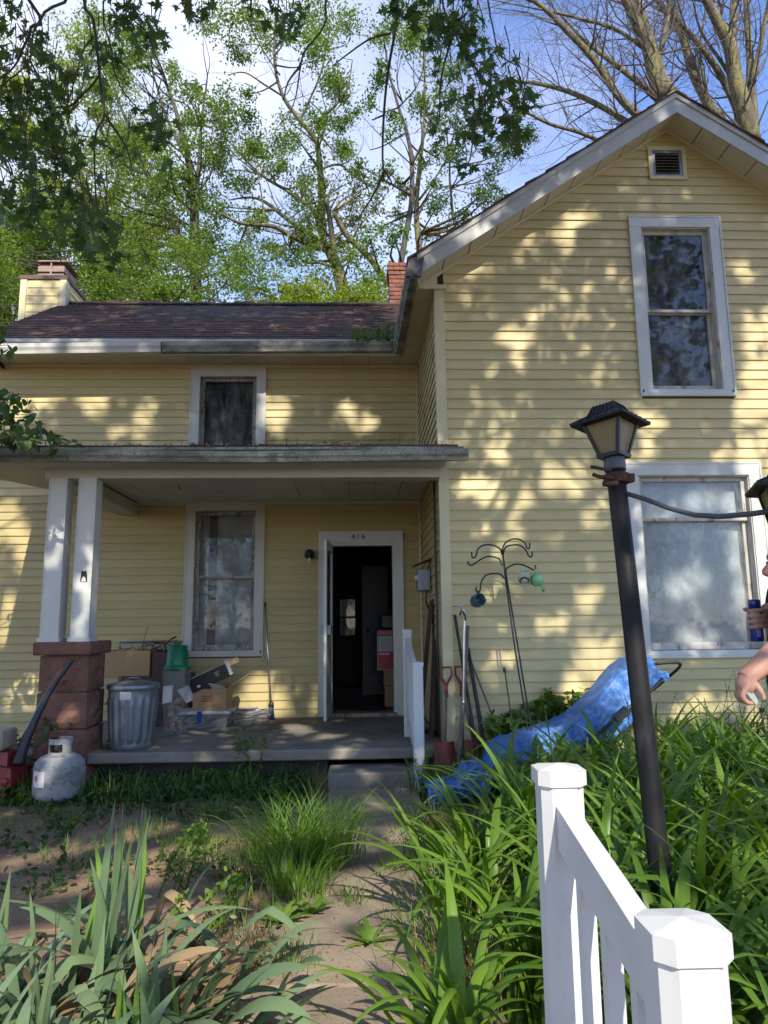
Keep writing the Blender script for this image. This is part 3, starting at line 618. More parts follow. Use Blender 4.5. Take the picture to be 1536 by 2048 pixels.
for i in range(rows + 1):
    t = i * ROWE; x = XRL - 0.02 - (0.15 if i % 2 else 0)
    while x < vx(t) - 0.05:
        xw = 0.305 + random.uniform(-0.004, 0.004)
        xa, xb = max(x, XRL - 0.02), min(x + xw - 0.006, vx(min(t + ROWE, SLN)) + 0.02)
        if xb - xa > 0.03:
            t1 = min(t + ROWE + 0.03, SLN); lift = random.uniform(0.0, 0.006); dt = random.uniform(-0.006, 0.006)
            sag = 0.02 * math.sin((xa + 4.8) * 0.62) * (t / SLN) * -1
            v = [rp(xa, t + dt, 0.001 + sag), rp(xb, t + dt, 0.001 + sag), rp(xb, t1, 0.001 + sag), rp(xa, t1, 0.001 + sag), rp(xa, t + dt, 0.013 + lift + sag), rp(xb, t + dt, 0.013 + lift * 0.5 + sag), rp(xb, t1, 0.004 + sag), rp(xa, t1, 0.004 + sag)]
            if cnt < 300:
                MB().hexa(v).build('shingle', m_shingle, rdo); cnt += 1
            else: rest.hexa(v)
        x += xw
rest.build('upper_shingles', m_shingle, rdo, 'stuff')
rc = MB()
for i in range(18):
    xa = XRL + i * 0.305; xb = xa + 0.30; lf = random.uniform(0.0, 0.02)
    rc.hexa([(xa, YRG - 0.14, ZRG - 0.075), (xb, YRG - 0.14, ZRG - 0.075), (xb, YRG, ZRG + 0.015), (xa, YRG, ZRG + 0.015), (xa, YRG - 0.15, ZRG - 0.06 + lf), (xb, YRG - 0.15, ZRG - 0.06), (xb, YRG, ZRG + 0.035 + lf), (xa, YRG, ZRG + 0.028 + lf)])
rc.build('ridge_shingles', m_shingle, rdo, 'stuff')
# wing eave: fascia, gutter, soffit
def eave_z(x): return 4.70 + 0.06 * min(1, max(0, (x + 4.6) / 3.2))
def gl(x): return Vector((x, YE0, eave_z(x)))
segs = [(-4.8, -2.42, m_gutterc), (-2.40, 0.43, m_gutter)]
for xa, xb, mt in segs:
    g = MB().extrude(KP, lambda a, b: Vector((xa, YE0 - 0.02 - a, eave_z(xa) + b * 1.05)), lambda a, b: Vector((xb, YE0 - 0.02 - a, eave_z(xb) + b * 1.05)))
    g.build('gutter', mt, house)
MB().box(-4.8, 0.53, YE0 - 0.018, YE0 + 0.004, 4.73, 4.93).build('eave_fascia', m_gutterc, house)
MB().box(-4.8, 0.50, YE0 - 0.06, YE0 - 0.02, 4.885, 4.925).build('drip_edge', m_gutterc, house)
ws = MB().box(XL, XC - 0.04, YR - 0.035, YR - 0.0165, 4.725, 4.765).build('wing_soffit', m_cream, house)
n = 17
for i in range(n):
    xa = -4.8 + (XC + 4.8) * i / n; xb = -4.8 + (XC + 4.8) * (i + 1) / n - 0.005
    MB().box(xa, xb, YE0, YR - 0.0165, 4.768 + random.uniform(-0.002, 0.002), 4.79).build('soffit_panel', m_soffit, ws)

# left chimney chase
cx0, cx1, cy0, cy1, cz = -5.40, -4.70, 10.75, 11.5, 6.975
ch = MB().box(cx0, cx1, cy0, cy1, -0.1, cz); cho = ch.build('chimney_chase', m_cream, house)
for k in range(24):
    z0 = cz - 0.03 - EX * 1.35 * (k + 1); z1 = z0 + EX * 1.35
    MB().hexa([(cx0 + 0.1, cy0 - 0.016, z0), (cx1 - 0.09, cy0 - 0.016, z0), (cx1 - 0.09, cy0, z0), (cx0 + 0.1, cy0, z0), (cx0 + 0.1, cy0 - 0.004, z1), (cx1 - 0.09, cy0 - 0.004, z1), (cx1 - 0.09, cy0, z1), (cx0 + 0.1, cy0, z1)]).build('siding_board', m_siding, cho)
    MB().hexa([(cx1 + 0.016, cy0 + 0.1, z0), (cx1 + 0.016, cy1 - 0.09, z0), (cx1, cy1 - 0.09, z0), (cx1, cy0 + 0.1, z0), (cx1 + 0.004, cy0 + 0.1, z1), (cx1 + 0.004, cy1 - 0.09, z1), (cx1, cy1 - 0.09, z1), (cx1, cy0 + 0.1, z1)]).build('siding_board', m_siding, cho)
MB().box(cx0 - 0.01, cx0 + 0.09, cy0 - 0.02, cy0 - 0.0005, 3, cz - 0.03).box(cx1 - 0.08, cx1 + 0.02, cy0 - 0.02, cy0 - 0.0005, 3, cz - 0.03).box(cx1 + 0.0005, cx1 + 0.02, cy0, cy0 + 0.09, 3, cz - 0.03).build('corner_board', m_cream, cho)
MB().box(cx0 - 0.03, cx1 + 0.03, cy0 - 0.03, cy1 + 0.03, cz - 0.025, cz + 0.04).build('chase_cap', m_brown, cho)
fx0, fx1, fy0, fy1 = -5.19, -4.77, 10.82, 11.3
fl = MB().box(fx0, fx1, fy0, fy1, cz + 0.04, cz + 0.115).box(fx0, fx1, fy0, fy1, cz + 0.155, cz + 0.25).build('flue_cap', m_bcap, cho)
MB().box(fx0 + 0.02, fx1 - 0.02, fy0 + 0.02, fy1 - 0.02, cz + 0.11, cz + 0.30).build('mesh_screen', m_rust, fl)
MB().box(-4.99, -4.965, fy0 - 0.012, fy0 - 0.001, cz + 0.06, cz + 0.33).build('strap', m_bcap, fl)
MB().hexa([(fx0 - 0.02, fy0 - 0.03, cz + 0.315), (fx1 + 0.05, fy0 - 0.03, cz + 0.315), (fx1 + 0.05, fy1 + 0.03, cz + 0.315), (fx0 - 0.02, fy1 + 0.03, cz + 0.315), (fx0 + 0.02, fy0 - 0.01, cz + 0.345), (fx1, fy0 - 0.01, cz + 0.345), (fx1, fy1, cz + 0.345), (fx0 + 0.02, fy1, cz + 0.345)]).box(fx0 + 0.03, fx0 + 0.05, fy0 + 0.03, fy0 + 0.05, cz + 0.24, cz + 0.32).box(fx1 - 0.05, fx1 - 0.03, fy0 + 0.03, fy0 + 0.05, cz + 0.24, cz + 0.32).build('rain_hood', m_bcap, fl)

# right brick chimney
bx0, bx1, by0, by1 = 0.54, 0.94, 11.1, 11.5
bch = MB().box(bx0 + 0.012, bx1 - 0.012, by0 + 0.012, by1 - 0.012, 5.9, 7.44).build('brick_chimney', m_mortar, house)
z = 6.3; k = 0
while z < 7.46:
    ex = 0.025 if z > 7.33 else (0.012 if z > 7.26 else 0)
    top = z > 7.42
    for (a0, a1, axis, c0) in ((bx0, bx1, 'x', by0), (by0, by1, 'y', bx0), (bx0, bx1, 'x', by1 - 0.1)):
        p = a0 - ex + (0.0 if k % 2 else -0.1)
        while p < a1 + ex - 0.02:
            q0, q1 = max(p, a0 - ex), min(p + 0.19, a1 + ex)
            p += 0.2
            if q1 - q0 < 0.03 or (top and random.random() < 0.3): continue
            d = random.uniform(-0.004, 0.004)
            if axis == 'x': b_ = (q0, q1, c0 - ex + d, c0 + 0.1, z, z + 0.062)
            else:
                if q0 < by0 + 0.09: continue
                b_ = (c0 - ex + d, c0 + 0.1, q0, q1, z, z + 0.062)
            MB().bbox(*b_, b=0.004).build('brick', m_brick, bch)
    z += 0.074; k += 1
# gable vent
vo = MB()
x0, x1, z0, z1 = VENT
for b_ in ((x0, x1, z1 - 0.045, z1), (x0, x1, z0, z0 + 0.035), (x0, x0 + 0.045, z0 + 0.035, z1 - 0.045), (x1 - 0.045, x1, z0 + 0.035, z1 - 0.045)):
    vo.box(b_[0], b_[1], YF - 0.035, YF + 0.0, b_[2], b_[3])
vto = vo.build('gable_vent', m_cream, house)
vm = MB(); a0, a1, c0, c1 = x0 + 0.045, x1 - 0.045, z0 + 0.035, z1 - 0.045
vm.box(a0, a0 + 0.03, YF - 0.028, YF - 0.002, c0, c1).box(a1 - 0.03, a1, YF - 0.028, YF - 0.002, c0, c1).box(a0 + 0.03, a1 - 0.03, YF - 0.028, YF - 0.002, c0, c0 + 0.03).box(a0 + 0.03, a1 - 0.03, YF - 0.028, YF - 0.002, c1 - 0.03, c1)
vm.build('louvre_frame', m_galv, vto)
for k in range(7):
    zz = c0 + 0.036 + k * 0.034
    MB().hexa([(a0 + 0.03, YF - 0.045, zz), (a1 - 0.03, YF - 0.045, zz), (a1 - 0.03, YF - 0.04, zz - 0.004), (a0 + 0.03, YF - 0.04, zz - 0.004), (a0 + 0.03, YF - 0.006, zz + 0.024), (a1 - 0.03, YF - 0.006, zz + 0.024), (a1 - 0.03, YF - 0.003, zz + 0.02), (a0 + 0.03, YF - 0.003, zz + 0.02)]).build('louvre', m_galv, vto)
MB().box(a0 + 0.01, a1 - 0.01, YF - 0.003, YF + 0.002, c0, c1).build('vent_screen', m_black, vto)

# ------------------------------------------------------------------ windows
def window(W, Y, rail, trim, trim_w, sash_mat, glass, sheet=None, sill=True, extra=None, label=None):
    x0, x1, z0, z1 = W; t = trim_w; pr = 0.034
    c = MB()
    c.box(x0, x1, Y - pr, Y - 0.001, z1 - t, z1)
    c.box(x0, x0 + t, Y - pr + 0.002, Y - 0.001, z0 + 0.07, z1 - t).box(x1 - t, x1, Y - pr + 0.002, Y - 0.001, z0 + 0.07, z1 - t)
    # outer j-channel
    c.box(x0 - 0.018, x0, Y - pr - 0.006, Y - 0.0005, z0, z1 + 0.018).box(x1, x1 + 0.018, Y - pr - 0.006, Y - 0.0005, z0, z1 + 0.018).box(x0, x1, Y - pr - 0.006, Y - 0.0005, z1, z1 + 0.018)
    wo = c.build('window', trim, house)
    if label: wo['label'] = label
    MB().box(x0, x1, Y - pr - 0.012, Y - 0.001, z0, z0 + 0.035).box(x0 + 0.02, x1 - 0.02, Y - pr + 0.004, Y + 0.05, z0 + 0.035, z0 + 0.072).build('sill', trim, wo)
    a0, a1, b0, b1 = x0 + t, x1 - t, z0 + 0.072, z1 - t
    j = MB().box(a0 - 0.006, a0 + 0.012, Y - 0.02, Y + 0.14, b0, b1).box(a1 - 0.012, a1 + 0.006, Y - 0.02, Y + 0.14, b0, b1).box(a0, a1, Y - 0.02, Y + 0.14, b1 - 0.012, b1 + 0.006)
    j.build('jamb', sash_mat, wo)
    zr = b0 + rail * (b1 - b0); a0 += 0.012; a1 -= 0.012; b1 -= 0.012
    s = 0.042
    for (q0, q1, yo, lowr) in ((zr - 0.015, b1, 0.035, 0.03), (b0, zr + 0.015, 0.072, 0.07)):
        if q1 - q0 < 0.08: continue
        sm = MB()
        sm.box(a0, a0 + s, Y + yo, Y + yo + 0.03, q0, q1).box(a1 - s, a1, Y + yo, Y + yo + 0.03, q0, q1).box(a0 + s, a1 - s, Y + yo, Y + yo + 0.03, q1 - 0.04, q1).box(a0 + s, a1 - s, Y + yo, Y + yo + 0.03, q0, q0 + lowr)
        sm.build('sash', sash_mat, wo)
        MB().box(a0 + s - 0.005, a1 - s + 0.005, Y + yo + 0.012, Y + yo + 0.016, q0 + lowr - 0.005, q1 - 0.035).build('pane', glass, wo)
    if sheet:
        g = MB()
        def fn(u, v):
            x = a0 + 0.02 + u * (a1 - a0 - 0.04); z = b0 + 0.05 + v * (b1 - b0 - 0.08)
            d = 0.022 * noise.noise(Vector((x * 5 + z * 3, z * 1.5, Y))) + 0.014 * noise.noise(Vector((x * 15 + z * 8, z * 5 - x * 3, 2))) + 0.006 * abs(noise.noise(Vector((x * 30 + z * 16, z * 9, 5))))
            return (x, Y + 0.135 + d, z)
        g.grid(fn, 40, 60); g.build('plastic_sheet', sheet, wo)
    return wo
window(UPW, YF, 0.49, m_white, 0.105, m_sash, m_glass, m_plas)
wl = window(LOW, YF, 0.745, m_white, 0.11, m_sash, m_glassd, m_plasw)
MB().box(LOW[0] + 0.13, LOW[1] - 0.13, YF + 0.2, YF + 0.21, LOW[2] + 0.1, LOW[3] - 0.14).build('pale_curtain', m_whitep, wl)
wp = window(PWN, YR, 0.52, m_grey, 0.10, m_oldwood, m_glass, m_plasp)
for k in range(26):
    zz = PWN[2] + 0.22 + k * 0.062
    MB().hexa([(PWN[0] + 0.17, YR + 0.17, zz), (PWN[1] - 0.17, YR + 0.17, zz), (PWN[1] - 0.17, YR + 0.2, zz + 0.03), (PWN[0] + 0.17, YR + 0.2, zz + 0.03), (PWN[0] + 0.17, YR + 0.171, zz + 0.003), (PWN[1] - 0.17, YR + 0.171, zz + 0.003), (PWN[1] - 0.17, YR + 0.201, zz + 0.033), (PWN[0] + 0.17, YR + 0.201, zz + 0.033)]).build('blind_slat', m_blind, wp)
window(UWN, YR, 0.02, m_white, 0.105, m_oldwood, m_glass, m_plas)

# ------------------------------------------------------------------ porch
ps = MB().bbox(-3.15, XC - 0.02, 6.58, YR - 0.02, 0.205, ZS, 0.012).build('porch_slab', m_conc, house)
fo = MB().box(-3.05, -0.30, 6.72, 6.9, -0.1, 0.20).box(0.56, XC - 0.03, 6.72, 6.9, -0.1, 0.20).build('porch_foundation', m_dark, house)
MB().bbox(-0.28, 0.53, 6.30, 6.74, -0.08, 0.145, 0.014).build('porch_step', m_conc, house)
# beam, ceiling, roof
MB().box(-2.92, XC - 0.022, 6.50, 6.68, 2.785, 2.95).build('porch_beam', m_grey, house)
MB().box(-3.0, -2.77, 6.68, YR - 0.017, 2.79, 2.93).build('porch_side_beam', m_grey, house)
pc = MB().box(-2.77, XC - 0.02, YR - 0.06, YR - 0.0165, 2.915, 2.945).build('porch_ceiling', m_grey, house)
n = 12
for i in range(n):
    xa = -2.77 + (XC + 2.75) * i / n; xb = -2.77 + (XC + 2.75) * (i + 1) / n - 0.006
    MB().box(xa, xb, 6.68, YR - 0.0165, 2.945 + random.uniform(-0.002, 0.002), 2.965).build('ceiling_board', m_grey, pc)
PX0, PX1 = -3.92, 0.86
pr_ = MB().hexa([(PX0, 6.24, 2.90), (PX1, 6.24, 2.90), (PX1, 6.63, 2.97), (PX0, 6.63, 2.97), (PX0, 6.24, 3.0), (PX1, 6.24, 3.0), (PX1, 6.63, 3.06), (PX0, 6.63, 3.06)])
pr_.hexa([(PX0, 6.63, 2.97), (XC - 0.03, 6.63, 2.97), (XC - 0.03, YR - 0.02, 3.30), (PX0, YR - 0.02, 3.30), (PX0, 6.63, 3.06), (XC - 0.03, 6.63, 3.06), (XC - 0.03, YR - 0.02, 3.42), (PX0, YR - 0.02, 3.42)])
pro = pr_.build('porch_roof', m_deck, house)
x = PX0 - 0.03
while x < PX1 + 0.02:
    xb = min(x + 0.3, PX1 + 0.05); d = random.uniform(-0.02, 0.012); lf = random.uniform(0, 0.012)
    MB().hexa([(x, 6.19 + d, 3.004), (xb, 6.19 + d, 3.004), (xb, 6.60, 3.062), (x, 6.60, 3.062), (x, 6.19 + d, 3.016 + lf), (xb, 6.19 + d, 3.016 + lf * 0.3), (xb, 6.60, 3.078), (x, 6.60, 3.078)]).build('shingle', m_shingle, pro)
    x += 0.305
rs = MB()
for i in range(15):
    y = 6.55 + i * 0.145; z = 3.06 + (y - 6.55) * 0.165
    rs.hexa([(PX0 - 0.03, y, z + 0.01), (XC - 0.04, y, z + 0.01), (XC - 0.04, min(y + 0.17, YR - 0.03), z + 0.03), (PX0 - 0.03, min(y + 0.17, YR - 0.03), z + 0.03), (PX0 - 0.03, y, z + 0.025), (XC - 0.04, y, z + 0.025), (XC - 0.04, min(y + 0.17, YR - 0.03), z + 0.04), (PX0 - 0.03, min(y + 0.17, YR - 0.03), z + 0.04)])
rs.build('shingle_field', m_shingle, pro, 'stuff')
MB().box(PX0, PX1, 6.225, 6.239, 2.885, 3.0).build('porch_fascia', m_gutter, house)
pg = MB()
KP2 = [(0, 0.0), (0.06, 0.0), (0.07, 0.03), (0.088, 0.05), (0.092, 0.095), (0.08, 0.098), (0.075, 0.08), (0.0, 0.08)]
NP = 16
for i in range(NP):
    xa = PX0 - 0.02 + (PX1 + 0.16 - PX0) * i / NP; xb = PX0 - 0.02 + (PX1 + 0.16 - PX0) * (i + 1) / NP
    zf = lambda x: 2.865 + 0.008 * math.sin(x * 1.7)
    pg.extrude(KP2, lambda a, b: Vector((xa, 6.224 - a, zf(xa) + b)), lambda a, b: Vector((xb, 6.224 - a, zf(xb) + b)))
pgo = pg.build('porch_gutter', m_gutter, house)
MB().box(PX0, PX1 + 0.1, 6.165, 6.222, 2.972, 2.998).build('drip_edge', m_gutter, pgo)
MB().box(PX0 + 0.02, PX1 - 0.05, 6.24, 6.5, 2.872, 2.885).build('porch_eave_soffit', m_grey, house)
MB().hexa([(PX0 - 0.012, 6.24, 2.84), (PX0 + 0.03, 6.24, 2.84), (PX0 + 0.03, YR - 0.02, 3.18), (PX0 - 0.012, YR - 0.02, 3.18), (PX0 - 0.012, 6.24, 2.99), (PX0 + 0.03, 6.24, 2.99), (PX0 + 0.03, YR - 0.02, 3.40), (PX0 - 0.012, YR - 0.02, 3.40)]).build('porch_rake_board', m_gutterd, house)
MB().hexa([(PX0 + 0.03, 6.5, 2.90), (-3.0, 6.5, 2.90), (-3.0, YR - 0.02, 2.93), (PX0 + 0.03, YR - 0.02, 3.2), (PX0 + 0.03, 6.5, 2.915), (-3.0, 6.5, 2.915), (-3.0, YR - 0.02, 2.945), (PX0 + 0.03, YR - 0.02, 3.215)]).build('porch_rake_soffit', m_soffit, house)
# posts on a stone pier
for xc in (-2.79, -2.52):
    p = MB()
    p.hexa([(xc - 0.08, 6.49, 1.32), (xc + 0.08, 6.49, 1.32), (xc + 0.08, 6.66, 1.32), (xc - 0.08, 6.66, 1.32), (xc - 0.078, 6.495, 2.787), (xc + 0.078, 6.495, 2.787), (xc + 0.078, 6.655, 2.787), (xc - 0.078, 6.655, 2.787)])
    po = p.build('porch_post', m_white, house)
    MB().box(xc - 0.098, xc + 0.098, 6.47, 6.68, 1.285, 1.32).build('post_base', m_white, po)
    MB().box(xc - 0.083, xc - 0.075, 6.486, 6.494, 1.32, 2.78).box(xc + 0.075, xc + 0.083, 6.486, 6.494, 1.32, 2.78).build('corner_bead', m_white, po)
    if xc > -2.6:
        st = MB().add([(xc - 0.02, 6.4885, 1.82), (xc + 0.045, 6.4885, 1.82), (xc + 0.04, 6.4886, 1.885), (xc + 0.03, 6.4886, 1.925), (xc + 0.01, 6.4886, 1.915), (xc - 0.012, 6.4886, 1.922), (xc - 0.015, 6.4886, 1.88)], [tuple(range(7))]).build('torn_sticker', m_print, po)
        MB().add([(xc - 0.012, 6.4865, 1.824), (xc + 0.036, 6.4865, 1.824), (xc + 0.022, 6.4866, 1.865), (xc + 0.004, 6.4866, 1.868)], [(0, 1, 2, 3)]).build('sticker_print', m_whitep, st)
pier = MB().box(-2.84, -2.47, 6.57, 6.93, -0.1, 1.19).build('stone_pier', m_mortar, house)
def rough_block(x0, x1, y0, y1, z0, z1, amp, parent, name='stone_block'):
    mb = MB(); sd_ = random.uniform(0, 100)
    def face(o, u, v, n_, nu, nv):
        def fn(a, b):
            p = Vector(o) + Vector(u) * a + Vector(v) * b
            e = min(a, 1 - a, b, 1 - b) * 5; e = min(1, e)
            d = amp * e * (0.35 + 0.9 * noise.noise(Vector((p.x * 7 + sd_, p.y * 7, p.z * 8))) + 0.7 * noise.noise(Vector((p.x * 19, p.y * 19 + sd_, p.z * 19))))
            return p + Vector(n_) * d
        mb.grid(fn, nu, nv, False)
    X, Y, Z = (x1 - x0, 0, 0), (0, y1 - y0, 0), (0, 0, z1 - z0)
    face((x0, y0, z0), X, Z, (0, -1, 0), 9, 6); face((x1, y0, z0), Y, Z, (1, 0, 0), 9, 6)
    face((x0, y0, z0), Y, Z, (-1, 0, 0), 4, 3); face((x0, y0, z1), X, Y, (0, 0, 0), 1, 1); face((x0, y1, z0), X, Z, (0, 1, 0), 2, 2)
    return mb.build(name, m_stone, parent)
zz = [-0.1, 0.20, 0.52, 0.84, 1.165]
for i in range(4):
    s = 0.028 - 0.006 * i
    rough_block(-2.862 - s, -2.452 + s, 6.545 - s, 6.95, zz[i] + 0.006, zz[i + 1] - 0.006, 0.045, pier)
MB().bbox(-2.91, -2.40, 6.45, 7.0, 1.168, 1.285, 0.012).build('cap_stone', m_stone, pier)
# door frame, number, storm door
df = MB()
df.box(-0.49, 0.54, YR - 0.045, YR - 0.001, 2.42, 2.55).box(-0.49, -0.385, YR - 0.045, YR - 0.001, 0.31, 2.42).box(0.455, 0.54, YR - 0.045, YR - 0.001, 0.31, 2.42)
df.box(-0.385, -0.35, YR - 0.02, YR + 0.13, 0.33, 2.42).box(0.42, 0.455, YR - 0.02, YR + 0.13, 0.33, 2.42).box(-0.35, 0.42, YR - 0.02, YR + 0.13, 2.385, 2.42)
df.box(-0.505, -0.49, YR - 0.05, YR - 0.001, 0.31, 2.565).box(0.54, 0.555, YR - 0.05, YR - 0.001, 0.31, 2.565).box(-0.49, 0.54, YR - 0.05, YR - 0.001, 2.55, 2.565)
dfo = df.build('door_frame', m_white, house)
MB().box(-0.385, 0.455, YR - 0.07, YR + 0.14, 0.302, 0.345).build('threshold', m_oldwood, dfo)
def text_mesh(txt, size, loc, mat, parent, name, rot=(math.pi / 2, 0, 0), ext=0.002):
    cu = bpy.data.curves.new('txt', 'FONT'); cu.body = txt; cu.size = size; cu.extrude = ext; cu.align_x = 'CENTER'
    ob = bpy.data.objects.new('txt', cu); COL.objects.link(ob)
    dg = bpy.context.evaluated_depsgraph_get()
    me = bpy.data.meshes.new_from_object(ob.evaluated_get(dg)); bpy.data.objects.remove(ob)
    from mathutils import Euler
    me.transform(Matrix.Translation(Vector(loc) - root_loc(parent)) @ Euler(rot).to_matrix().to_4x4())
    me.materials.clear(); me.materials.append(mat); me.name = name
    o = bpy.data.objects.new(name, me); COL.objects.link(o); o.parent = parent; return o
for chh, xx in (('4', -0.062), ('1', 0.0), ('6', 0.065)):
    text_mesh(chh, 0.105, (xx - 0.008, YR - 0.049, 2.462), m_black, dfo, 'house_number', ext=0.004)
# storm door folded open, seen nearly edge on
hx = -0.355
sd0 = Vector((hx, YR - 0.04, 0)); sdd = Vector((-0.055, -1, 0)).normalized(); sdn = Vector((1, -0.055, 0)).normalized()
def stq(a0, a1, t0, t1, z0, z1, mb):
    v = [sd0 + sdd * a + sdn * t + Vector((0, 0, z)) for z in (z0, z1) for a, t in ((a0, t0), (a1, t0), (a1, t1), (a0, t1))]
    mb.hexa(v)
d1 = MB()
stq(0, 0.09, 0, 0.03, 0.36, 2.38, d1); stq(0.70, 0.79, 0, 0.03, 0.36, 2.38, d1)
stq(0.09, 0.70, 0, 0.03, 2.28, 2.38, d1); stq(0.09, 0.70, 0, 0.03, 0.36, 0.50, d1); stq(0.09, 0.70, 0, 0.03, 1.32, 1.40, d1)
d1o = d1.build('storm_door', m_white, house)
d2 = MB(); stq(0.09, 0.70, 0.012, 0.018, 0.50, 1.32, d2); d2.build('kick_panel', m_grey, d1o)
d3 = MB(); stq(0.09, 0.70, 0.012, 0.016, 1.40, 2.28, d3); d3.build('pane', m_glassd, d1o)
d4 = MB(); stq(0.73, 0.75, -0.05, 0.075, 1.30, 1.40, d4); d4.build('latch', m_galv, d1o)
MB().box(-0.43, -0.385, YR - 0.12, YR - 0.046, 0.32, 2.47).build('storm_jamb', m_white, dfo)
# wall light, meter, conduit, hook
p = at(620, 1110, YR - 0.02); wlt = MB().lathe([(0.06, 0), (0.06, 0.015), (0.02, 0.03), (0.02, 0.05)], p, 16, (0, -1, 0)).lathe([(0.02, -0.045), (0.055, -0.04), (0.062, 0.0), (0.045, 0.04), (0.02, 0.06), (0.0, 0.062)], p + Vector((0, -0.1, 0.0)), 16).build('wall_light', m_black, house)
MB().lathe([(0.0, -0.11), (0.018, -0.105), (0.024, -0.07), (0.016, -0.045)], p + Vector((0, -0.1, 0)), 12).build('bulb', m_whitep, wlt)
pm = at(861, 1160, 8.0); zc = pm.z
mt_ = MB().bbox(XC - 0.16, XC - 0.02, 7.6, 7.85, zc - 0.14, zc + 0.10, 0.01).build('meter_box', m_galv, house)
MB().hexa([(XC - 0.2, 7.58, zc + 0.13), (XC - 0.016, 7.58, zc + 0.2), (XC - 0.016, 7.87, zc + 0.2), (XC - 0.2, 7.87, zc + 0.13), (XC - 0.2, 7.58, zc + 0.14), (XC - 0.016, 7.58, zc + 0.215), (XC - 0.016, 7.87, zc + 0.215), (XC - 0.2, 7.87, zc + 0.14)]).build('hood', m_rust, mt_)
MB().lathe([(0.035, 0), (0.03, 0.02), (0.0, 0.025)], (XC - 0.16, 7.7, zc + 0.01), 14, (-1, -0.3, 0)).build('dial', m_whitep, mt_)
MB().tube([(XC - 0.03, 7.0, 0.32), (XC - 0.03, 7.0, 2.9)], 0.011, 8).build('conduit', m_cable, house)
wires = MB()
for dy in (0, 0.05, 0.1):
    wires.tube([(XC - 0.06, 7.66 + dy, zc - 0.13), (XC - 0.07, 7.64 + dy, zc - 0.25), (XC - 0.04, 7.7 + dy, zc - 0.33), (XC - 0.02, 7.72 + dy, zc - 0.28)], 0.004, 5)
wires.build('loose_wires', m_rubber, mt_)
MB().tube([(-1.97, 7.6, 2.95), (-1.97, 7.6, 2.91), (-1.955, 7.6, 2.895), (-1.94, 7.6, 2.91)], 0.004, 6).build('ceiling_hook', m_rust, house)

# ------------------------------------------------------------------ lamp post
LY0, LY1 = 2.80, 3.0
def lp(px, py, t): return at(px, py, LY0 + (LY1 - LY0) * t)
pb = lp(1352, 2030, 0); pt = lp(1229, 925, 1)
ax = (pt - pb).normalized()
lamp = new_empty('lamp_post', (pb.x, pb.y, 0), 'leaning black lamp post with amber lantern and a second lantern drooping on its pipe', 'lamp post')
base = pb - ax * (pb.z / ax.z + 0.1)
MB().tube([base + (pt - base) * t for t in (0, 0.25, 0.5, 0.75, 1)], [0.042, 0.0415, 0.041, 0.0405, 0.040], 20).build('pole', m_pole, lamp)
MB().lathe([(0.045, -0.05), (0.047, -0.045), (0.047, 0.0), (0.04, 0.012)], pt + ax * 0.01, 20, ax).build('collar', m_cable, lamp)
def lantern(o, axis, face, s, parent):
    """square lantern tapering down, flared roof; o = base centre, face = compass angle"""
    az = Vector(axis).normalized()
    a1 = Vector((math.cos(face), math.sin(face), 0)); a1 = (a1 - az * a1.dot(az)).normalized(); a2 = az.cross(a1)
    P = lambda x, y, z: Vector(o) + (a1 * x + a2 * y + az * z) * s
    lo, hi, h = 0.052, 0.098, 0.19
    fr = MB()
    fr.hexa([P(-lo - .01, -lo - .01, 0), P(lo + .01, -lo - .01, 0), P(lo + .01, lo + .01, 0), P(-lo - .01, lo + .01, 0), P(-lo - .014, -lo - .014, 0.018), P(lo + .014, -lo - .014, 0.018), P(lo + .014, lo + .014, 0.018), P(-lo - .014, lo + .014, 0.018)])
    for i, j in ((-1, -1), (1, -1), (1, 1), (-1, 1)):
        b = 0.009
        A = [P(i * lo + dx, j * lo + dy, 0.018) for dx, dy in ((-b, -b), (b, -b), (b, b), (-b, b))]
        B = [P(i * hi + dx, j * hi + dy, h) for dx, dy in ((-b, -b), (b, -b), (b, b), (-b, b))]
        fr.hexa(A + B)
    fo_ = fr.build('lantern_frame', m_black, parent)
    for k in range(4):
        q = k * math.pi / 2; c, s_ = math.cos(q), math.sin(q)
        def Q(x, y, z): return P(c * x - s_ * y, s_ * x + c * y, z)
        MB().hexa([Q(-lo + .006, -lo, .018), Q(lo - .006, -lo, .018), Q(lo - .006, -lo + .004, .018), Q(-lo + .006, -lo + .004, .018), Q(-hi + .006, -hi, h), Q(hi - .006, -hi, h), Q(hi - .006, -hi + .004, h), Q(-hi + .006, -hi + .004, h)]).build('amber_pane', m_amber, fo_)
    # roof: flared brim, steeper upper part, flat top, ribs
    prof = [(0.148, h - 0.012), (0.15, h), (0.105, h + 0.028), (0.082, h + 0.042), (0.060, h + 0.092), (0.052, h + 0.098)]
    rf = MB(); rings = [[P(i * r, j * r, z) for i, j in ((-1, -1), (1, -1), (1, 1), (-1, 1))] for r, z in prof]
    vs = [v for rg in rings for v in rg]; fs = [(k * 4 + j, k * 4 + (j + 1) % 4, k * 4 + 4 + (j + 1) % 4, k * 4 + 4 + j) for k in range(len(prof) - 1) for j in range(4)] + [(3, 2, 1, 0), tuple(len(vs) - 4 + i for i in range(4))]
    rf.add(vs, fs); rfo = rf.build('lantern_roof', m_pole, fo_)
    rb = MB()
    for k in range(4):
        q = k * math.pi / 2; c, s_ = math.cos(q), math.sin(q)
        for e in (-0.66, -0.33, 0, 0.33, 0.66, 1.0):
            rb.tube([P(c * e * r - s_ * -r, s_ * e * r + c * -r, z + 0.002) for r, z in prof[1:]], 0.0035 * s, 5)
    rb.build('roof_ribs', m_pole, fo_)
    return fo_
lantern(pt + ax * 0.02, ax, R(-48), 0.86, lamp)
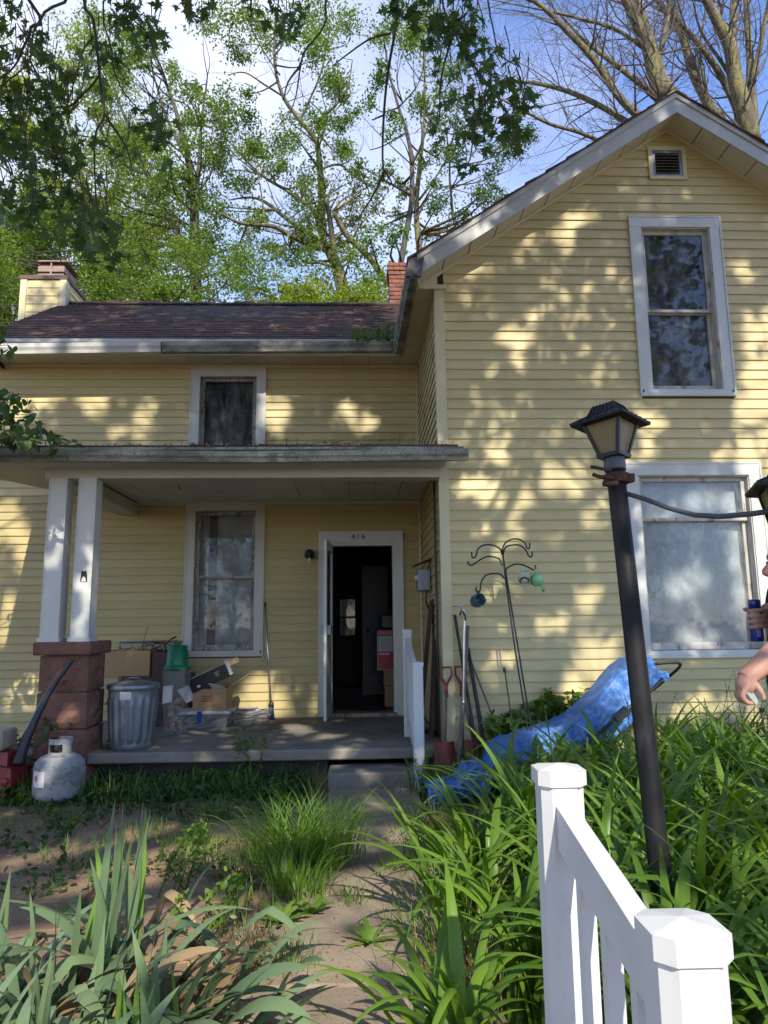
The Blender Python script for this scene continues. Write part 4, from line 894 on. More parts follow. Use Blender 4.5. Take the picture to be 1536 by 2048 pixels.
# rusty clamp on the pole
cp = base + (pt - base) * 0.965
cl = MB().lathe([(0.052, -0.022), (0.056, -0.018), (0.056, 0.018), (0.052, 0.022)], cp, 18, ax)
cl.tube([cp + Vector((-0.03, -0.05, -0.005)), cp + Vector((-0.10, -0.06, 0.0)), cp + Vector((-0.125, -0.055, 0.012))], 0.009, 8)
cl.tube([cp + Vector((-0.04, -0.05, 0.03)), cp + Vector((-0.13, -0.055, 0.045))], 0.008, 8)
cl.tube([cp + Vector((-0.02, -0.06, -0.03)), cp + Vector((-0.085, -0.07, -0.035))], 0.012, 8)
cl.obox(cp + Vector((0.055, -0.02, 0)), (0.012, 0, 0), (0, 0.02, 0), (0, 0, 0.018))
cl.build('rusty_clamp', m_rust, lamp)
arm = [at(px, py, y) for px, py, y in ((1245, 985, 2.97), (1290, 998, 2.93), (1340, 1017, 2.85), (1390, 1030, 2.75), (1440, 1033, 2.66), (1500, 1028, 2.56), (1560, 1020, 2.5), (1600, 1000, 2.5))]
MB().tube(arm, [0.0105] * 8, 10).build('drooping_pipe', m_cable, lamp)
lantern(at(1575, 1062, 2.5), (0.1, 0.0, 1), R(-20), 0.82, lamp)

# ------------------------------------------------------------------ white vinyl handrails
def octo(mb, c, hw, ch, z0, z1):
    pts = [(-hw, -hw + ch), (-hw + ch, -hw), (hw - ch, -hw), (hw, -hw + ch), (hw, hw - ch), (hw - ch, hw), (-hw + ch, hw), (-hw, hw - ch)]
    A = [(c[0] + x, c[1] + y, z0) for x, y in pts]; B = [(c[0] + x, c[1] + y, z1) for x, y in pts]
    mb.add(A + B, [(k, (k + 1) % 8, 8 + (k + 1) % 8, 8 + k) for k in range(8)] + [tuple(range(8))[::-1], tuple(range(8, 16))])
def cap(mb, c, hw, ch, z, rot=0):
    prof = [(hw, z), (hw, z + 0.028)]
    octo(mb, c, hw, ch, z, z + 0.030)
    pts = [(-hw, -hw + ch), (-hw + ch, -hw), (hw - ch, -hw), (hw, -hw + ch), (hw, hw - ch), (hw - ch, hw), (-hw + ch, hw), (-hw, hw - ch)]
    A = [(c[0] + x * 0.985, c[1] + y * 0.985, z + 0.0302) for x, y in pts] + [(c[0], c[1], z + 0.040)]
    mb.add(A, [(k, (k + 1) % 8, 8) for k in range(8)])
def rotz(mb, c, ang):
    ca, sa = math.cos(ang), math.sin(ang)
    mb.v = [(c[0] + (x - c[0]) * ca - (y - c[1]) * sa, c[1] + (x - c[0]) * sa + (y - c[1]) * ca, z) for x, y, z in mb.v]; return mb
farp = at(1117, 1560, 1.56); nearp = at(1365, 1880, 0.98)
ztf = at(1117, 1527, 1.56).z - 0.032; ztn = at(1365, 1822, 0.98).z - 0.040
hr = new_empty('handrail', (farp.x, farp.y, 0), 'white vinyl handrail with two chamfered posts among the daylilies', 'handrail')
ang = math.atan2(farp.y - nearp.y, farp.x - nearp.x) - math.pi / 2
for c, zt in ((farp, ztf), (nearp, ztn)):
    q = MB(); octo(q, c, 0.045, 0.019, -0.15, zt); po = rotz(q, c, ang).build('post', m_vinyl, hr)
    q = MB(); cap(q, c, 0.0515, 0.021, zt - 0.006); rotz(q, c, ang).build('post_cap', m_vinyl, po)
dirv = (Vector((nearp.x, nearp.y, ztn)) - Vector((farp.x, farp.y, ztf)))
sidev = Vector((-dirv.y, dirv.x, 0)).normalized()
def railbar(z_off, hw, hh, name):
    A = Vector((farp.x, farp.y, ztf - z_off)) + Vector((dirv.x, dirv.y, 0)).normalized() * 0.046; B = Vector((nearp.x, nearp.y, ztn - z_off)) - Vector((dirv.x, dirv.y, 0)).normalized() * 0.046
    up = Vector((0, 0, 1)); q = MB()
    q.hexa([A - sidev * hw - up * hh, A + sidev * hw - up * hh, B + sidev * hw - up * hh, B - sidev * hw - up * hh, A - sidev * hw + up * hh, A + sidev * hw + up * hh, B + sidev * hw + up * hh, B - sidev * hw + up * hh])
    q.build(name, m_vinyl, hr)
railbar(0.085, 0.020, 0.042, 'top_rail'); railbar(0.92, 0.020, 0.035, 'bottom_rail')
for t in (0.27, 0.5, 0.73):
    c = Vector((farp.x, farp.y, 0)).lerp(Vector((nearp.x, nearp.y, 0)), t); zt = ztf + (ztn - ztf) * t
    q = MB().box(c.x - 0.014, c.x + 0.014, c.y - 0.014, c.y + 0.014, zt - 0.91, zt - 0.11); rotz(q, c, ang).build('baluster', m_vinyl, hr)
# porch handrail
hr2 = new_empty('handrail', (0.5, 6.35, 0), 'short white vinyl handrail stepping down from the porch slab', 'handrail')
pcs = (Vector((0.513, 6.34, 0)), Vector((0.49, 7.25, 0)))
tops = (1.045, 1.325); bots = (-0.1, 0.29)
for c, zt, zb in zip(pcs, tops, bots):
    q = MB(); octo(q, c, 0.046, 0.010, zb, zt); po = q.build('post', m_vinyl, hr2)
    q = MB(); cap(q, c, 0.052, 0.012, zt - 0.005); q.build('post_cap', m_vinyl, po)
for zo, hh, nm in ((0.10, 0.04, 'top_rail'), (0.84, 0.03, 'bottom_rail')):
    A, B = pcs; q = MB(); e = 0.02
    y0, y1 = A.y + 0.043, B.y - 0.043; z0_, z1_ = tops[0] - zo, tops[1] - zo
    q.hexa([(A.x - e, y0, z0_ - hh), (A.x + e, y0, z0_ - hh), (B.x + e, y1, z1_ - hh), (B.x - e, y1, z1_ - hh), (A.x - e, y0, z0_ + hh), (A.x + e, y0, z0_ + hh), (B.x + e, y1, z1_ + hh), (B.x - e, y1, z1_ + hh)]); q.build(nm, m_vinyl, hr2)
for t in (0.17, 0.34, 0.5, 0.66, 0.83):
    c = pcs[0].lerp(pcs[1], t); zt = tops[0] + (tops[1] - tops[0]) * t
    MB().box(c.x - 0.015, c.x + 0.015, c.y - 0.015, c.y + 0.015, zt - 0.82, zt - 0.12).build('baluster', m_vinyl, hr2)

# ------------------------------------------------------------------ things on the porch
def slabpt(px, py): return gz(px, py, ZS)
# galvanised bin
c = Vector((-2.13, 6.86, ZS)); tc_ = new_empty('trash_can', c, 'ribbed galvanised steel trash can with its lid on, on the porch slab', 'trash can')
def rib(q, j): return 1 + (0.062 * (0.5 + 0.5 * math.copysign(abs(math.sin(q * 17)) ** 0.6, math.sin(q * 17))) if 4 <= j <= 13 else 0)
prof = [(0.185, 0), (0.192, 0.006), (0.192, 0.045), (0.19, 0.06)] + [(0.19 + 0.03 * k / 10, 0.075 + 0.40 * k / 10) for k in range(11)] + [(0.222, 0.50), (0.222, 0.55), (0.228, 0.56)]
MB().lathe(prof, c, 204, wob=rib).build('bin_body', m_galv, tc_)
MB().lathe([(0.236, 0.535), (0.24, 0.54), (0.24, 0.572), (0.232, 0.582), (0.2, 0.588), (0.12, 0.605), (0.0, 0.612)], c, 40).build('lid', m_galv, tc_)
MB().tube([c + Vector((-0.06, 0, 0.605)), c + Vector((-0.05, 0, 0.635)), c + Vector((0.05, 0, 0.635)), c + Vector((0.06, 0, 0.605))], 0.006, 8).build('lid_handle', m_galv, tc_)
MB().add([c + Vector((math.sin(a) * 0.2255, -math.cos(a) * 0.2255, z)) for z in (0.455, 0.525) for a in (-0.25, -0.1, 0.08, 0.22)], [(k, k + 1, k + 5, k + 4) for k in range(3)]).build('paper_label', m_whitep, tc_)
for sgn in (-1, 1): MB().tube([c + Vector((sgn * 0.215, -0.05, 0.42)), c + Vector((sgn * 0.245, -0.04, 0.40)), c + Vector((sgn * 0.245, 0.04, 0.40)), c + Vector((sgn * 0.215, 0.05, 0.42))], 0.006, 6).build('side_handle', m_galv, tc_)
def crate(name, label, cat, x0, x1, y0, y1, z0, z1, mat, open_top=True, rot=0.0, th=0.006, flaps=0, group=None, taper=0.0, inmat=None):
    c = Vector(((x0 + x1) / 2, (y0 + y1) / 2, z0)); e = new_empty(name, c, label, cat, group)
    def tr(mb): return rotz(mb, c, rot)
    q = MB(); t = taper
    def wallp(ax0, ax1, ay0, ay1): q.hexa([(ax0 + (t if ax0 < c.x else -t), ay0 + (t if ay0 < c.y else -t), z0 + th), (ax1 + (t if ax1 < c.x else -t), ay0 + (t if ay0 < c.y else -t), z0 + th), (ax1 + (t if ax1 < c.x else -t), ay1 + (t if ay1 < c.y else -t), z0 + th), (ax0 + (t if ax0 < c.x else -t), ay1 + (t if ay1 < c.y else -t), z0 + th), (ax0, ay0, z1), (ax1, ay0, z1), (ax1, ay1, z1), (ax0, ay1, z1)])
    wallp(x0, x1, y0, y0 + th); wallp(x0, x1, y1 - th, y1); wallp(x0, x0 + th, y0 + th, y1 - th); wallp(x1 - th, x1, y0 + th, y1 - th)
    q.box(x0 + t, x1 - t, y0 + t, y1 - t, z0, z0 + th)
    tr(q).build('box_body', mat, e)
    return e, tr
# cardboard box at the back, raised on a crate
b0 = Vector((-2.3, 8.15, ZS))
e, tr = crate('storage_crate', 'brown worn crate standing behind the trash can', 'crate', -2.70, -1.98, 8.2, 8.7, ZS, 0.86, m_oldbrd)
e, tr = crate('cardboard_box', 'plain open cardboard box with a lit front on the crate behind the trash can', 'box', -2.92, -2.38, 8.2, 8.68, 0.86, 1.14, m_card)
e2, tr2 = crate('cardboard_box', 'olive side-on box of wire clutter beside the green lidded container', 'box', -2.36, -2.06, 8.22, 8.68, 0.86, 1.12, m_oldbrd)
q = MB(); q.tube([(-2.9, 8.74, 1.13), (-2.9, 8.74, 1.23), (-2.2, 8.74, 1.23), (-2.2, 8.74, 1.13)], 0.012, 6); tag(q.build('wire_rack', m_galv), 'thin metal frame standing behind the clutter box', 'rack'); bpy.data.objects['wire_rack'].location = (0, 0, 0)
MB().tube([(-2.9, 8.74, ZS), (-2.9, 8.74, 1.14)], 0.01, 6).tube([(-2.2, 8.74, ZS), (-2.2, 8.74, 1.14)], 0.01, 6).build('rack_leg', m_galv, bpy.data.objects['wire_rack'])
q = MB()
for k in range(34):
    a = Vector((random.uniform(-2.62, -2.1), random.uniform(8.28, 8.6), 1.10)); pts = [a]
    for j in range(5): a = a + Vector((random.uniform(-.09, .09), random.uniform(-.06, .06), random.uniform(-0.015, 0.055))); a.z = min(max(a.z, 1.06), 1.24); pts.append(a)
    q.tube(pts, 0.0035, 5)
q.tube([(-2.58, 8.4, 1.08), (-2.53, 8.4, 1.2), (-2.47, 8.4, 1.42)], 0.003, 5)
q.tube([(-2.25, 8.4, 1.08), (-2.27, 8.4, 1.2), (-2.2, 8.4, 1.26), (-2.14, 8.4, 1.29)], 0.010, 6)
tag(q.build('wire_tangle', m_rubber), 'dark tangle of wire and cords heaped in the boxes', 'wire')
# tall clear container with green lid
fy = 7.62; fx = at(352, 1400, fy).x
e = new_empty('feed_container', (fx, fy, ZS), 'tall clear plastic container with a green bucket lid, beside the trash can', 'container')
q = MB(); hw = 0.105
for z0_, z1_, a, b in ((ZS, ZS + 0.03, 0.085, 0.09), (ZS + 0.03, 0.98, 0.09, hw + 0.015)):
    q.hexa([(fx - a, fy - a, z0_), (fx + a, fy - a, z0_), (fx + a, fy + a, z0_), (fx - a, fy + a, z0_), (fx - b, fy - b, z1_), (fx + b, fy - b, z1_), (fx + b, fy + b, z1_), (fx - b, fy + b, z1_)])
q.build('container_body', m_clear, e)
q = MB()
for k in range(26):
    c_ = Vector((fx + random.uniform(-.05, .05), fy + random.uniform(-.05, .05), ZS + 0.03 + k * 0.013)); q.lathe([(0.0, -0.02), (0.028, -0.012), (0.03, 0.01), (0.0, 0.02)], c_, 8, (random.uniform(-.6, .6), random.uniform(-.6, .6), 1))
q.build('contents', M('mixed_paper', (0.45, 0.2, 0.15), (0.4, 0.38, 0.2), rough=0.8, scale=25), e)
MB().lathe([(0.135, 0.955 - ZS), (0.137, 0.99 - ZS), (0.118, 1.0 - ZS), (0.112, 1.03 - ZS), (0.098, 1.2 - ZS), (0.09, 1.21 - ZS), (0.0, 1.212 - ZS)], (fx, fy, ZS), 28).build('bucket_lid', m_green, e)
MB().tube([(fx - 0.02, fy - 0.05, 1.2), (fx - 0.017, fy - 0.05, 1.24), (fx + 0.0, fy - 0.05, 1.255), (fx + 0.017, fy - 0.05, 1.24), (fx + 0.02, fy - 0.05, 1.2)], 0.007, 8).build('lid_loop', m_green, e)
q = MB().add([(fx - 0.11, fy - 0.116, 0.62), (fx - 0.01, fy - 0.116, 0.64), (fx - 0.01, fy - 0.119, 0.76), (fx - 0.05, fy - 0.112, 0.60), (fx - 0.105, fy - 0.124, 0.80), (fx + 0.0, fy - 0.124, 0.81)], [(0, 1, 2, 5, 4)]).build('label', m_whitep, e)
# bins and boxes under the porch window
p = slabpt(415, 1459); p.y = min(p.y, 7.9); p.x = at(415, 1440, p.y).x
e, tr = crate('storage_bin', 'clear plastic storage bin with white lid and blue tape', 'bin', p.x - 0.30, p.x + 0.22, p.y, p.y + 0.36, ZS, ZS + 0.165, m_clear, taper=0.025)
q = MB()
for k in range(40): q.obox((p.x + random.uniform(-.22, .14), p.y + random.uniform(.05, .3), ZS + random.uniform(.02, .12)), (random.uniform(.03, .06), random.uniform(-.02, .02), 0.01), (0.01, 0.04, 0.005), (0, 0, 0.006))
q.build('contents', M('paper_scraps', (0.45, 0.42, 0.36), (0.2, 0.19, 0.17), rough=0.8, scale=30), e)
MB().bbox(p.x - 0.325, p.x + 0.245, p.y - 0.02, p.y + 0.38, ZS + 0.163, ZS + 0.195, 0.008).build('lid', m_whitep, e)
MB().box(p.x - 0.11, p.x - 0.06, p.y - 0.024, p.y - 0.0205, ZS + 0.08, ZS + 0.197).build('tape', m_blue, e)
zb = ZS + 0.195; bxx = p.x + 0.02
e, tr = crate('cardboard_box', 'small open cardboard box with red print on the white lidded bin', 'box', bxx - 0.19, bxx + 0.17, p.y + 0.02, p.y + 0.34, zb, zb + 0.235, m_card)
q = MB()
for (a, b) in ((0.10, 0.018), (0.128, 0.012), (0.15, 0.012)): q.box(bxx - 0.10, bxx + 0.03, p.y + 0.0185, p.y + 0.0198, zb + a, zb + a + b)
q.box(bxx - 0.04, bxx + 0.10, p.y + 0.0185, p.y + 0.0198, zb + 0.05, zb + 0.054); q.box(bxx - 0.04, bxx - 0.036, p.y + 0.0185, p.y + 0.0198, zb + 0.03, zb + 0.05); q.box(bxx + 0.096, bxx + 0.10, p.y + 0.0185, p.y + 0.0198, zb + 0.02, zb + 0.05)
q.build('print', M('red_ink', (0.30, 0.09, 0.05), rough=0.8), e)
q = MB().hexa([(bxx + 0.17, p.y + 0.03, zb + 0.235), (bxx + 0.17, p.y + 0.33, zb + 0.235), (bxx + 0.175, p.y + 0.33, zb + 0.232), (bxx + 0.175, p.y + 0.03, zb + 0.232), (bxx + 0.36, p.y + 0.05, zb + 0.36), (bxx + 0.36, p.y + 0.34, zb + 0.37), (bxx + 0.364, p.y + 0.34, zb + 0.366), (bxx + 0.364, p.y + 0.05, zb + 0.356)]).build('flap', m_cardin, e)
MB().hexa([(bxx + 0.02, p.y + 0.02, zb + 0.232), (bxx + 0.17, p.y + 0.02, zb + 0.232), (bxx + 0.17, p.y + 0.024, zb + 0.235), (bxx + 0.02, p.y + 0.024, zb + 0.235), (bxx - 0.01, p.y - 0.06, zb + 0.30), (bxx + 0.15, p.y - 0.05, zb + 0.27), (bxx + 0.15, p.y - 0.046, zb + 0.274), (bxx - 0.01, p.y - 0.056, zb + 0.304)]).build('flap', m_whitep, e)
bc = Vector((bxx - 0.02, p.y + 0.15, zb + 0.345)); tl = R(24)
e = new_empty('black_carton', bc, 'opened black carton with white flaps lying tilted on a cardboard box', 'box')
ux, uz = Vector((math.cos(tl), 0, math.sin(tl))), Vector((-math.sin(tl), 0, math.cos(tl)))
MB().obox(bc, ux * 0.22, Vector((0, 0.14, 0)), uz * 0.075).build('carton_body', m_print, e)
MB().obox(bc - ux * 0.285 - uz * 0.055 + Vector((0, -0.10, 0)), ux * 0.065, Vector((0, 0.004, 0)), uz * 0.085 - ux * 0.02).build('flap', m_whitep, e)
MB().obox(bc + ux * 0.235 + uz * 0.02 + Vector((0, -0.10, 0)), ux * 0.02, Vector((0, 0.03, 0)), uz * 0.085).build('flap', m_whitep, e)
MB().obox(bc + ux * 0.02 + uz * 0.08 + Vector((0, 0.02, 0)), ux * 0.23, Vector((0, 0.12, 0.01)), uz * 0.003).build('top_panel', m_whitep, e)
MB().obox(bc + ux * 0.28 + uz * 0.06, ux * 0.05, Vector((0, 0.10, 0)), uz * 0.03).build('flap', m_cardin, e)
q = MB()
for k in range(4): q.obox(bc + ux * 0.10 + uz * (0.03 - k * 0.014) + Vector((0, -0.1408, 0)), ux * (0.03 - 0.004 * k), Vector((0, 0.0004, 0)), uz * 0.0022)
q.obox(bc - ux * 0.13 - uz * 0.03 + Vector((0, -0.1408, 0)), ux * 0.018, Vector((0, 0.0004, 0)), uz * 0.012)
q.build('print', m_whitep, e)
p2 = slabpt(505, 1441); p2.y = min(p2.y, 8.28); p2.x = at(502, 1430, p2.y).x
e, tr = crate('storage_bin', 'open clear plastic bin heaped with papers by the broom', 'bin', p2.x - 0.22, p2.x + 0.2, p2.y, p2.y + 0.33, ZS, ZS + 0.15, m_clear, taper=0.02)
MB().box(p2.x - 0.232, p2.x + 0.212, p2.y - 0.012, p2.y + 0.342, ZS + 0.145, ZS + 0.158).build('rim', m_clear, e) if False else None
q = MB()
for k in range(30):
    a_ = random.uniform(-.5, .5)
    q.obox((p2.x + random.uniform(-.12, .12), p2.y + random.uniform(.08, .25), ZS + 0.02 + k * 0.0048), (0.09 * math.cos(a_), 0.09 * math.sin(a_), random.uniform(-.02, .02)), (-0.06 * math.sin(a_), 0.06 * math.cos(a_), random.uniform(-.01, .01)), (0, 0, 0.002))
q.build('papers', M('old_paper', (0.55, 0.5, 0.46), (0.42, 0.33, 0.3), rough=0.8, scale=20), e)
# broom
pbm = slabpt(541, 1436); pbm.y = 8.6; pbm.x = at(541, 1430, 8.6).x; pbm.z = ZS; ptm = at(530, 1206, YR - 0.06)
e = new_empty('broom', pbm, 'thin broom with blue bristles leaning on the porch wall by the window', 'broom')
hb = pbm + Vector((0, 0.05, 0.16)); MB().tube([hb, ptm], 0.011, 8).build('handle', m_alu, e)
MB().tube([hb + (ptm - hb) * 0.965, ptm + Vector((0, 0, 0.01))], 0.013, 8).build('grip', m_rubber, e)
MB().lathe([(0.015, 0.05), (0.03, 0.03), (0.036, -0.02)], hb, 12).build('ferrule', m_rubber, e)
q = MB()
for k in range(70):
    a_ = random.uniform(0, 6.28); r_ = random.uniform(0, 0.03); r2 = r_ * 1.9
    q.tube([hb + Vector((r_ * math.cos(a_), r_ * math.sin(a_) * 0.6, -0.01)), hb + Vector((r2 * math.cos(a_) + random.uniform(-.01, .01), r2 * math.sin(a_) * 0.6, -0.205 + random.uniform(0, .03)))], 0.0028, 4)
q.build('bristles', m_bristle, e)
# carton and boxes inside the doorway
ip = at(768, 1308, 9.6)
e = new_empty('cardboard_box', (0.52, 9.7, 0.325), 'brown cardboard box on the floor inside the open doorway', 'box')
MB().bbox(0.33, 0.72, 9.5, 9.9, 0.325, 0.60, 0.006).build('box_body', m_card, e); MB().box(0.33, 0.72, 9.68, 9.70, 0.6005, 0.602).build('tape', m_cardin, e)
e2 = new_empty('cardboard_box', (0.52, 9.7, 0.60), 'upper cardboard box under the red carton inside the doorway', 'box')
MB().bbox(0.32, 0.72, 9.48, 9.9, 0.603, 0.80, 0.006).build('box_body', m_card, e2); MB().box(0.32, 0.72, 9.68, 9.70, 0.8005, 0.802).build('tape', m_cardin, e2)
rx0, rx1, rz0, rz1 = 0.235, 0.60, 0.804, 1.32
e = new_empty('red_carton', (0.42, 9.5, rz0), 'red tool carton with a white label standing just inside the doorway', 'carton')
MB().box(rx0, rx1, 9.42, 9.72, rz0, rz1).build('carton_body', M('red_carton_print', (0.42, 0.012, 0.022), (0.36, 0.01, 0.02), rough=0.4, scale=3), e)
MB().box(rx0 + 0.02, rx1 - 0.04, 9.416, 9.4195, rz0 + 0.245, rz1 - 0.075).build('paper_label', m_whitep, e)
MB().box(rx0 - 0.001, rx0 + 0.006, 9.4165, 9.4195, rz0, rz1).box(rx0, rx1, 9.4165, 9.4195, rz0, rz0 + 0.006).box(rx0, rx1, 9.4165, 9.4195, rz1 - 0.006, rz1).build('edging', m_whitep, e)
text_mesh('CRAFTSMAN', 0.048, ((rx0 + rx1) / 2 - 0.01, 9.4165, rz1 - 0.055), m_whitep, e, 'lettering', ext=0.0008)
q = MB()
for k in range(9): q.box(rx0 + 0.035, rx1 - 0.055 - random.uniform(0, .05), 9.4145, 9.4158, rz1 - 0.105 - k * 0.018, rz1 - 0.101 - k * 0.018)
q.build('small_print', M('grey_ink', (0.3, 0.3, 0.3), rough=0.8), e)
q = MB().box(rx0 + 0.03, rx0 + 0.16, 9.4165, 9.4192, rz0 + 0.20, rz0 + 0.222)
q.build('slogan', m_whitep, e)
e = new_empty('black_case', (0.5, 9.6, rz1), 'black rounded tool case on top of the red carton', 'case')
MB().bbox(0.27, 0.62, 9.45, 9.7, rz1 + 0.001, rz1 + 0.23, 0.04).build('case_body', m_rubber, e); MB().tube([(0.35, 9.57, rz1 + 0.22), (0.37, 9.57, rz1 + 0.26), (0.52, 9.57, rz1 + 0.26), (0.54, 9.57, rz1 + 0.22)], 0.012, 8).build('handle', m_rubber, e)

# ------------------------------------------------------------------ tools against the corner
def Zp(x, y): return (x / 2.743 + 840, y / 2.743 + 1040)   # measured on an enlarged crop
def tool(name, label, cat, top, bot, yt, yb, r, mat, group=None):
    a = at(*Zp(*top), yt); b = at(*Zp(*bot), yb); b = b + (b - a) * (max(0, b.z - 0.02) / max(1e-3, a.z - b.z))
    e = new_empty(name, (b.x, b.y, 0), label, cat, group); MB().tube([b, a.lerp(b, .5) + Vector((0.004, 0, 0)), a], [r, r * 0.95, r * 0.85], 10).build('handle', mat, e); return e, a, b
e, a, b = tool('garden_tool', 'thick grey wooden tool handle beside the aluminium cane', 'garden tool', (262, 580), (215, 1300), 6.58, 6.36, 0.021, m_handle)
MB().obox(b + Vector((0, 0, 0.09)), (0.05, 0, 0), (0, 0.012, 0.0), (0, 0.01, 0.09)).build('blade', m_rust, e)
e, a, b = tool('garden_tool', 'dark wooden handle leaning its top on the corner board', 'garden tool', (190, 520), (300, 1215), 6.60, 6.42, 0.017, m_handled)
MB().obox(b + Vector((0, 0, 0.1)), (0.09, 0, 0), (0, 0.01, 0.0), (0, 0.01, 0.11)).build('blade', m_rust, e)
e, a, b = tool('garden_tool', 'nearly black tool handle crossing behind the cane', 'garden tool', (262, 700), (345, 1215), 6.60, 6.45, 0.021, m_handled)
MB().obox(b + Vector((0, 0, 0.07)), (0.07, 0, 0), (0, 0.014, 0.0), (0, 0.01, 0.07)).build('blade', m_rust, e)
e, a, b = tool('rake', 'thin pale wooden rake handle slanting away from the tools', 'rake', (262, 730), (455, 1230), 6.61, 6.40, 0.010, m_handle)
q = MB().tube([b + Vector((-0.16, 0, 0.03)), b + Vector((0.16, 0, 0.03))], 0.008, 6)
for k in range(9): q.tube([b + Vector((-0.15 + k * 0.0375, 0, 0.03)), b + Vector((-0.15 + k * 0.0375, -0.06, 0.0))], 0.005, 5)
q.build('rake_head', m_rust, e)
# cane
pts = [at(*Zp(*p_), 6.42) for p_ in ((234, 1330), (238, 1000), (243, 620), (246, 545), (241, 502), (226, 478), (203, 465), (184, 463))]
e = new_empty('cane', (pts[0].x, pts[0].y, 0), 'shiny aluminium cane with a curved handle leaning by the corner board', 'cane')
MB().tube(pts, 0.0105, 10).build('shaft', m_alu, e)
MB().tube([pts[0] - Vector((0, 0, max(0.04, pts[0].z - 0.03))), pts[0] + Vector((0, 0, 0.03))], [0.017, 0.013], 10).build('rubber_tip', m_whitep, e)
gp = [at(*Zp(*p_), 6.41) for p_ in ((248, 552), (250, 535), (238, 505), (225, 500), (220, 522))]
MB().tube(gp, 0.009, 8).build('clip', m_rubber, e)
MB().tube([pts[1] - Vector((0, 0, 0.02)), pts[1] + Vector((0, 0, 0.02))], 0.013, 10).build('height_collar', m_alu, e)
def snow_shovel(gx, gy, bx, by_, y, label, sc=1.0):
    hd = at(*Zp(gx, gy), y + 0.12); bl = at(*Zp(bx, by_), y)
    e = new_empty('shovel', (bl.x, bl.y, 0), label, 'shovel', 'red plastic shovels')
    s = 0.052 * sc
    MB().tube([hd + Vector((0, 0, -s * 2.2)), hd + Vector((-s, 0, -s * 0.4)), hd + Vector((-s, 0, s)), hd + Vector((s, 0, s)), hd + Vector((s, 0, -s * 0.4)), hd + Vector((0, 0, -s * 2.2))], 0.010 * sc, 8).build('grip', m_shovel, e)
    MB().tube([hd + Vector((0, 0, -s * 2.0)), hd + Vector((0, 0, -s * 4.2))], 0.017 * sc, 10).build('socket', m_shovel, e)
    top = bl + Vector((0, 0.02, 0.0)); MB().tube([hd + Vector((0, 0, -s * 3)), top], 0.012, 8).build('shaft', m_handle, e)
    q = MB(); H_ = max(0.24, top.z - 0.01)
    def fn(u, v):
        wv = (0.085 + 0.035 * (1 - v)) * (2 * u - 1); return (top.x + wv, top.y - 0.05 + 0.07 * abs(2 * u - 1) ** 2 - 0.02 * (1 - v) + 0.03 * v, top.z + 0.03 - H_ * (1 - v) - 0.02)
    q.grid(fn, 10, 8); q.build('blade', m_shovel, e); return e
snow_shovel(142, 840, 140, 1225, 6.46, 'red plastic snow shovel with a pale shaft beside the corner board')
snow_shovel(225, 835, 295, 1215, 6.50, 'red plastic shovel half hidden behind the cane and handles')
# boards leaning on the side wall
for (xa, xb, zt, yb0, lab) in ((0.60, 0.725, 1.66, 7.35, 'tall brown weathered board leaning inside the porch corner'), (0.70, 0.745, 1.25, 7.1, 'short brown plank leaning in front of the taller board')):
    h = zt - ZS
    q = MB().hexa([(xa, yb0, ZS), (xa + 0.022, yb0, ZS), (xa + 0.022, yb0 + 0.28, ZS), (xa, yb0 + 0.28, ZS), (XC - 0.04, yb0 + 0.02, zt), (XC - 0.018, yb0 + 0.02, zt), (XC - 0.018, yb0 + 0.3, zt - 0.02), (XC - 0.04, yb0 + 0.3, zt - 0.02)])
    tag(q.build('plank', m_oldbrd), lab, 'board')

# ------------------------------------------------------------------ plant hanger with pots
stem = [at(*Zp(x, y), Y) for x, y, Y in ((452, 165, 6.30), (470, 330, 6.27), (520, 700, 6.2), (600, 1200, 6.08))]
foot = stem[-1] + (stem[-1] - stem[-2]).normalized() * (stem[-1].z / max(0.2, -(stem[-1] - stem[-2]).normalized().z)) ; stem.append(foot)
hang = new_empty('plant_hanger', (foot.x, foot.y, 0), 'black iron plant hanger with six curled hooks leaning at the gable wall', 'plant hanger')
for dx, dy in ((0, 0), (0.034, 0.012)):
    MB().tube([s_ + Vector((dx * min(1, k * .45), dy, 0)) for k, s_ in enumerate(stem)], 0.0075, 8).build('rod', m_black, hang)
HK = [((450, 190), (440, 160), (400, 138), (350, 138), (318, 160), (308, 195), (295, 208), (285, 200), (283, 175)),
      ((452, 250), (435, 215), (400, 202), (360, 203), (320, 225), (290, 245), (268, 245), (262, 225)),
      ((462, 320), (440, 298), (405, 293), (360, 305), (335, 345), (330, 385), (318, 395), (308, 385), (307, 368)),
      ((450, 170), (465, 130), (500, 107), (540, 105), (575, 125), (585, 150), (597, 158), (602, 145), (602, 125)),
      ((455, 190), (470, 150), (510, 137), (550, 140), (580, 165), (595, 195), (610, 203), (616, 190), (614, 175)),
      ((467, 290), (480, 262), (520, 243), (560, 245), (600, 262), (625, 275), (634, 262), (630, 247))]
def smooth_path(pts, n=4):
    out_ = []
    for i in range(len(pts) - 1):
        p0, p1, p2, p3 = pts[max(i - 1, 0)], pts[i], pts[i + 1], pts[min(i + 2, len(pts) - 1)]
        for k in range(n):
            t = k / n; out_.append(0.5 * ((2 * p1) + (p2 - p0) * t + (2 * p0 - 5 * p1 + 4 * p2 - p3) * t * t + (3 * p1 - p0 - 3 * p2 + p3) * t ** 3))
    out_.append(pts[-1]); return out_
for i, h in enumerate(HK):
    n = len(h); dy = (-0.10, 0.06, -0.06, 0.10, -0.12, -0.02)[i]
    MB().tube(smooth_path([at(*Zp(*q_), 6.29 + dy * min(1, k / 4)) for k, q_ in enumerate(h)]), 0.0072, 8).build('hook', m_black, hang)
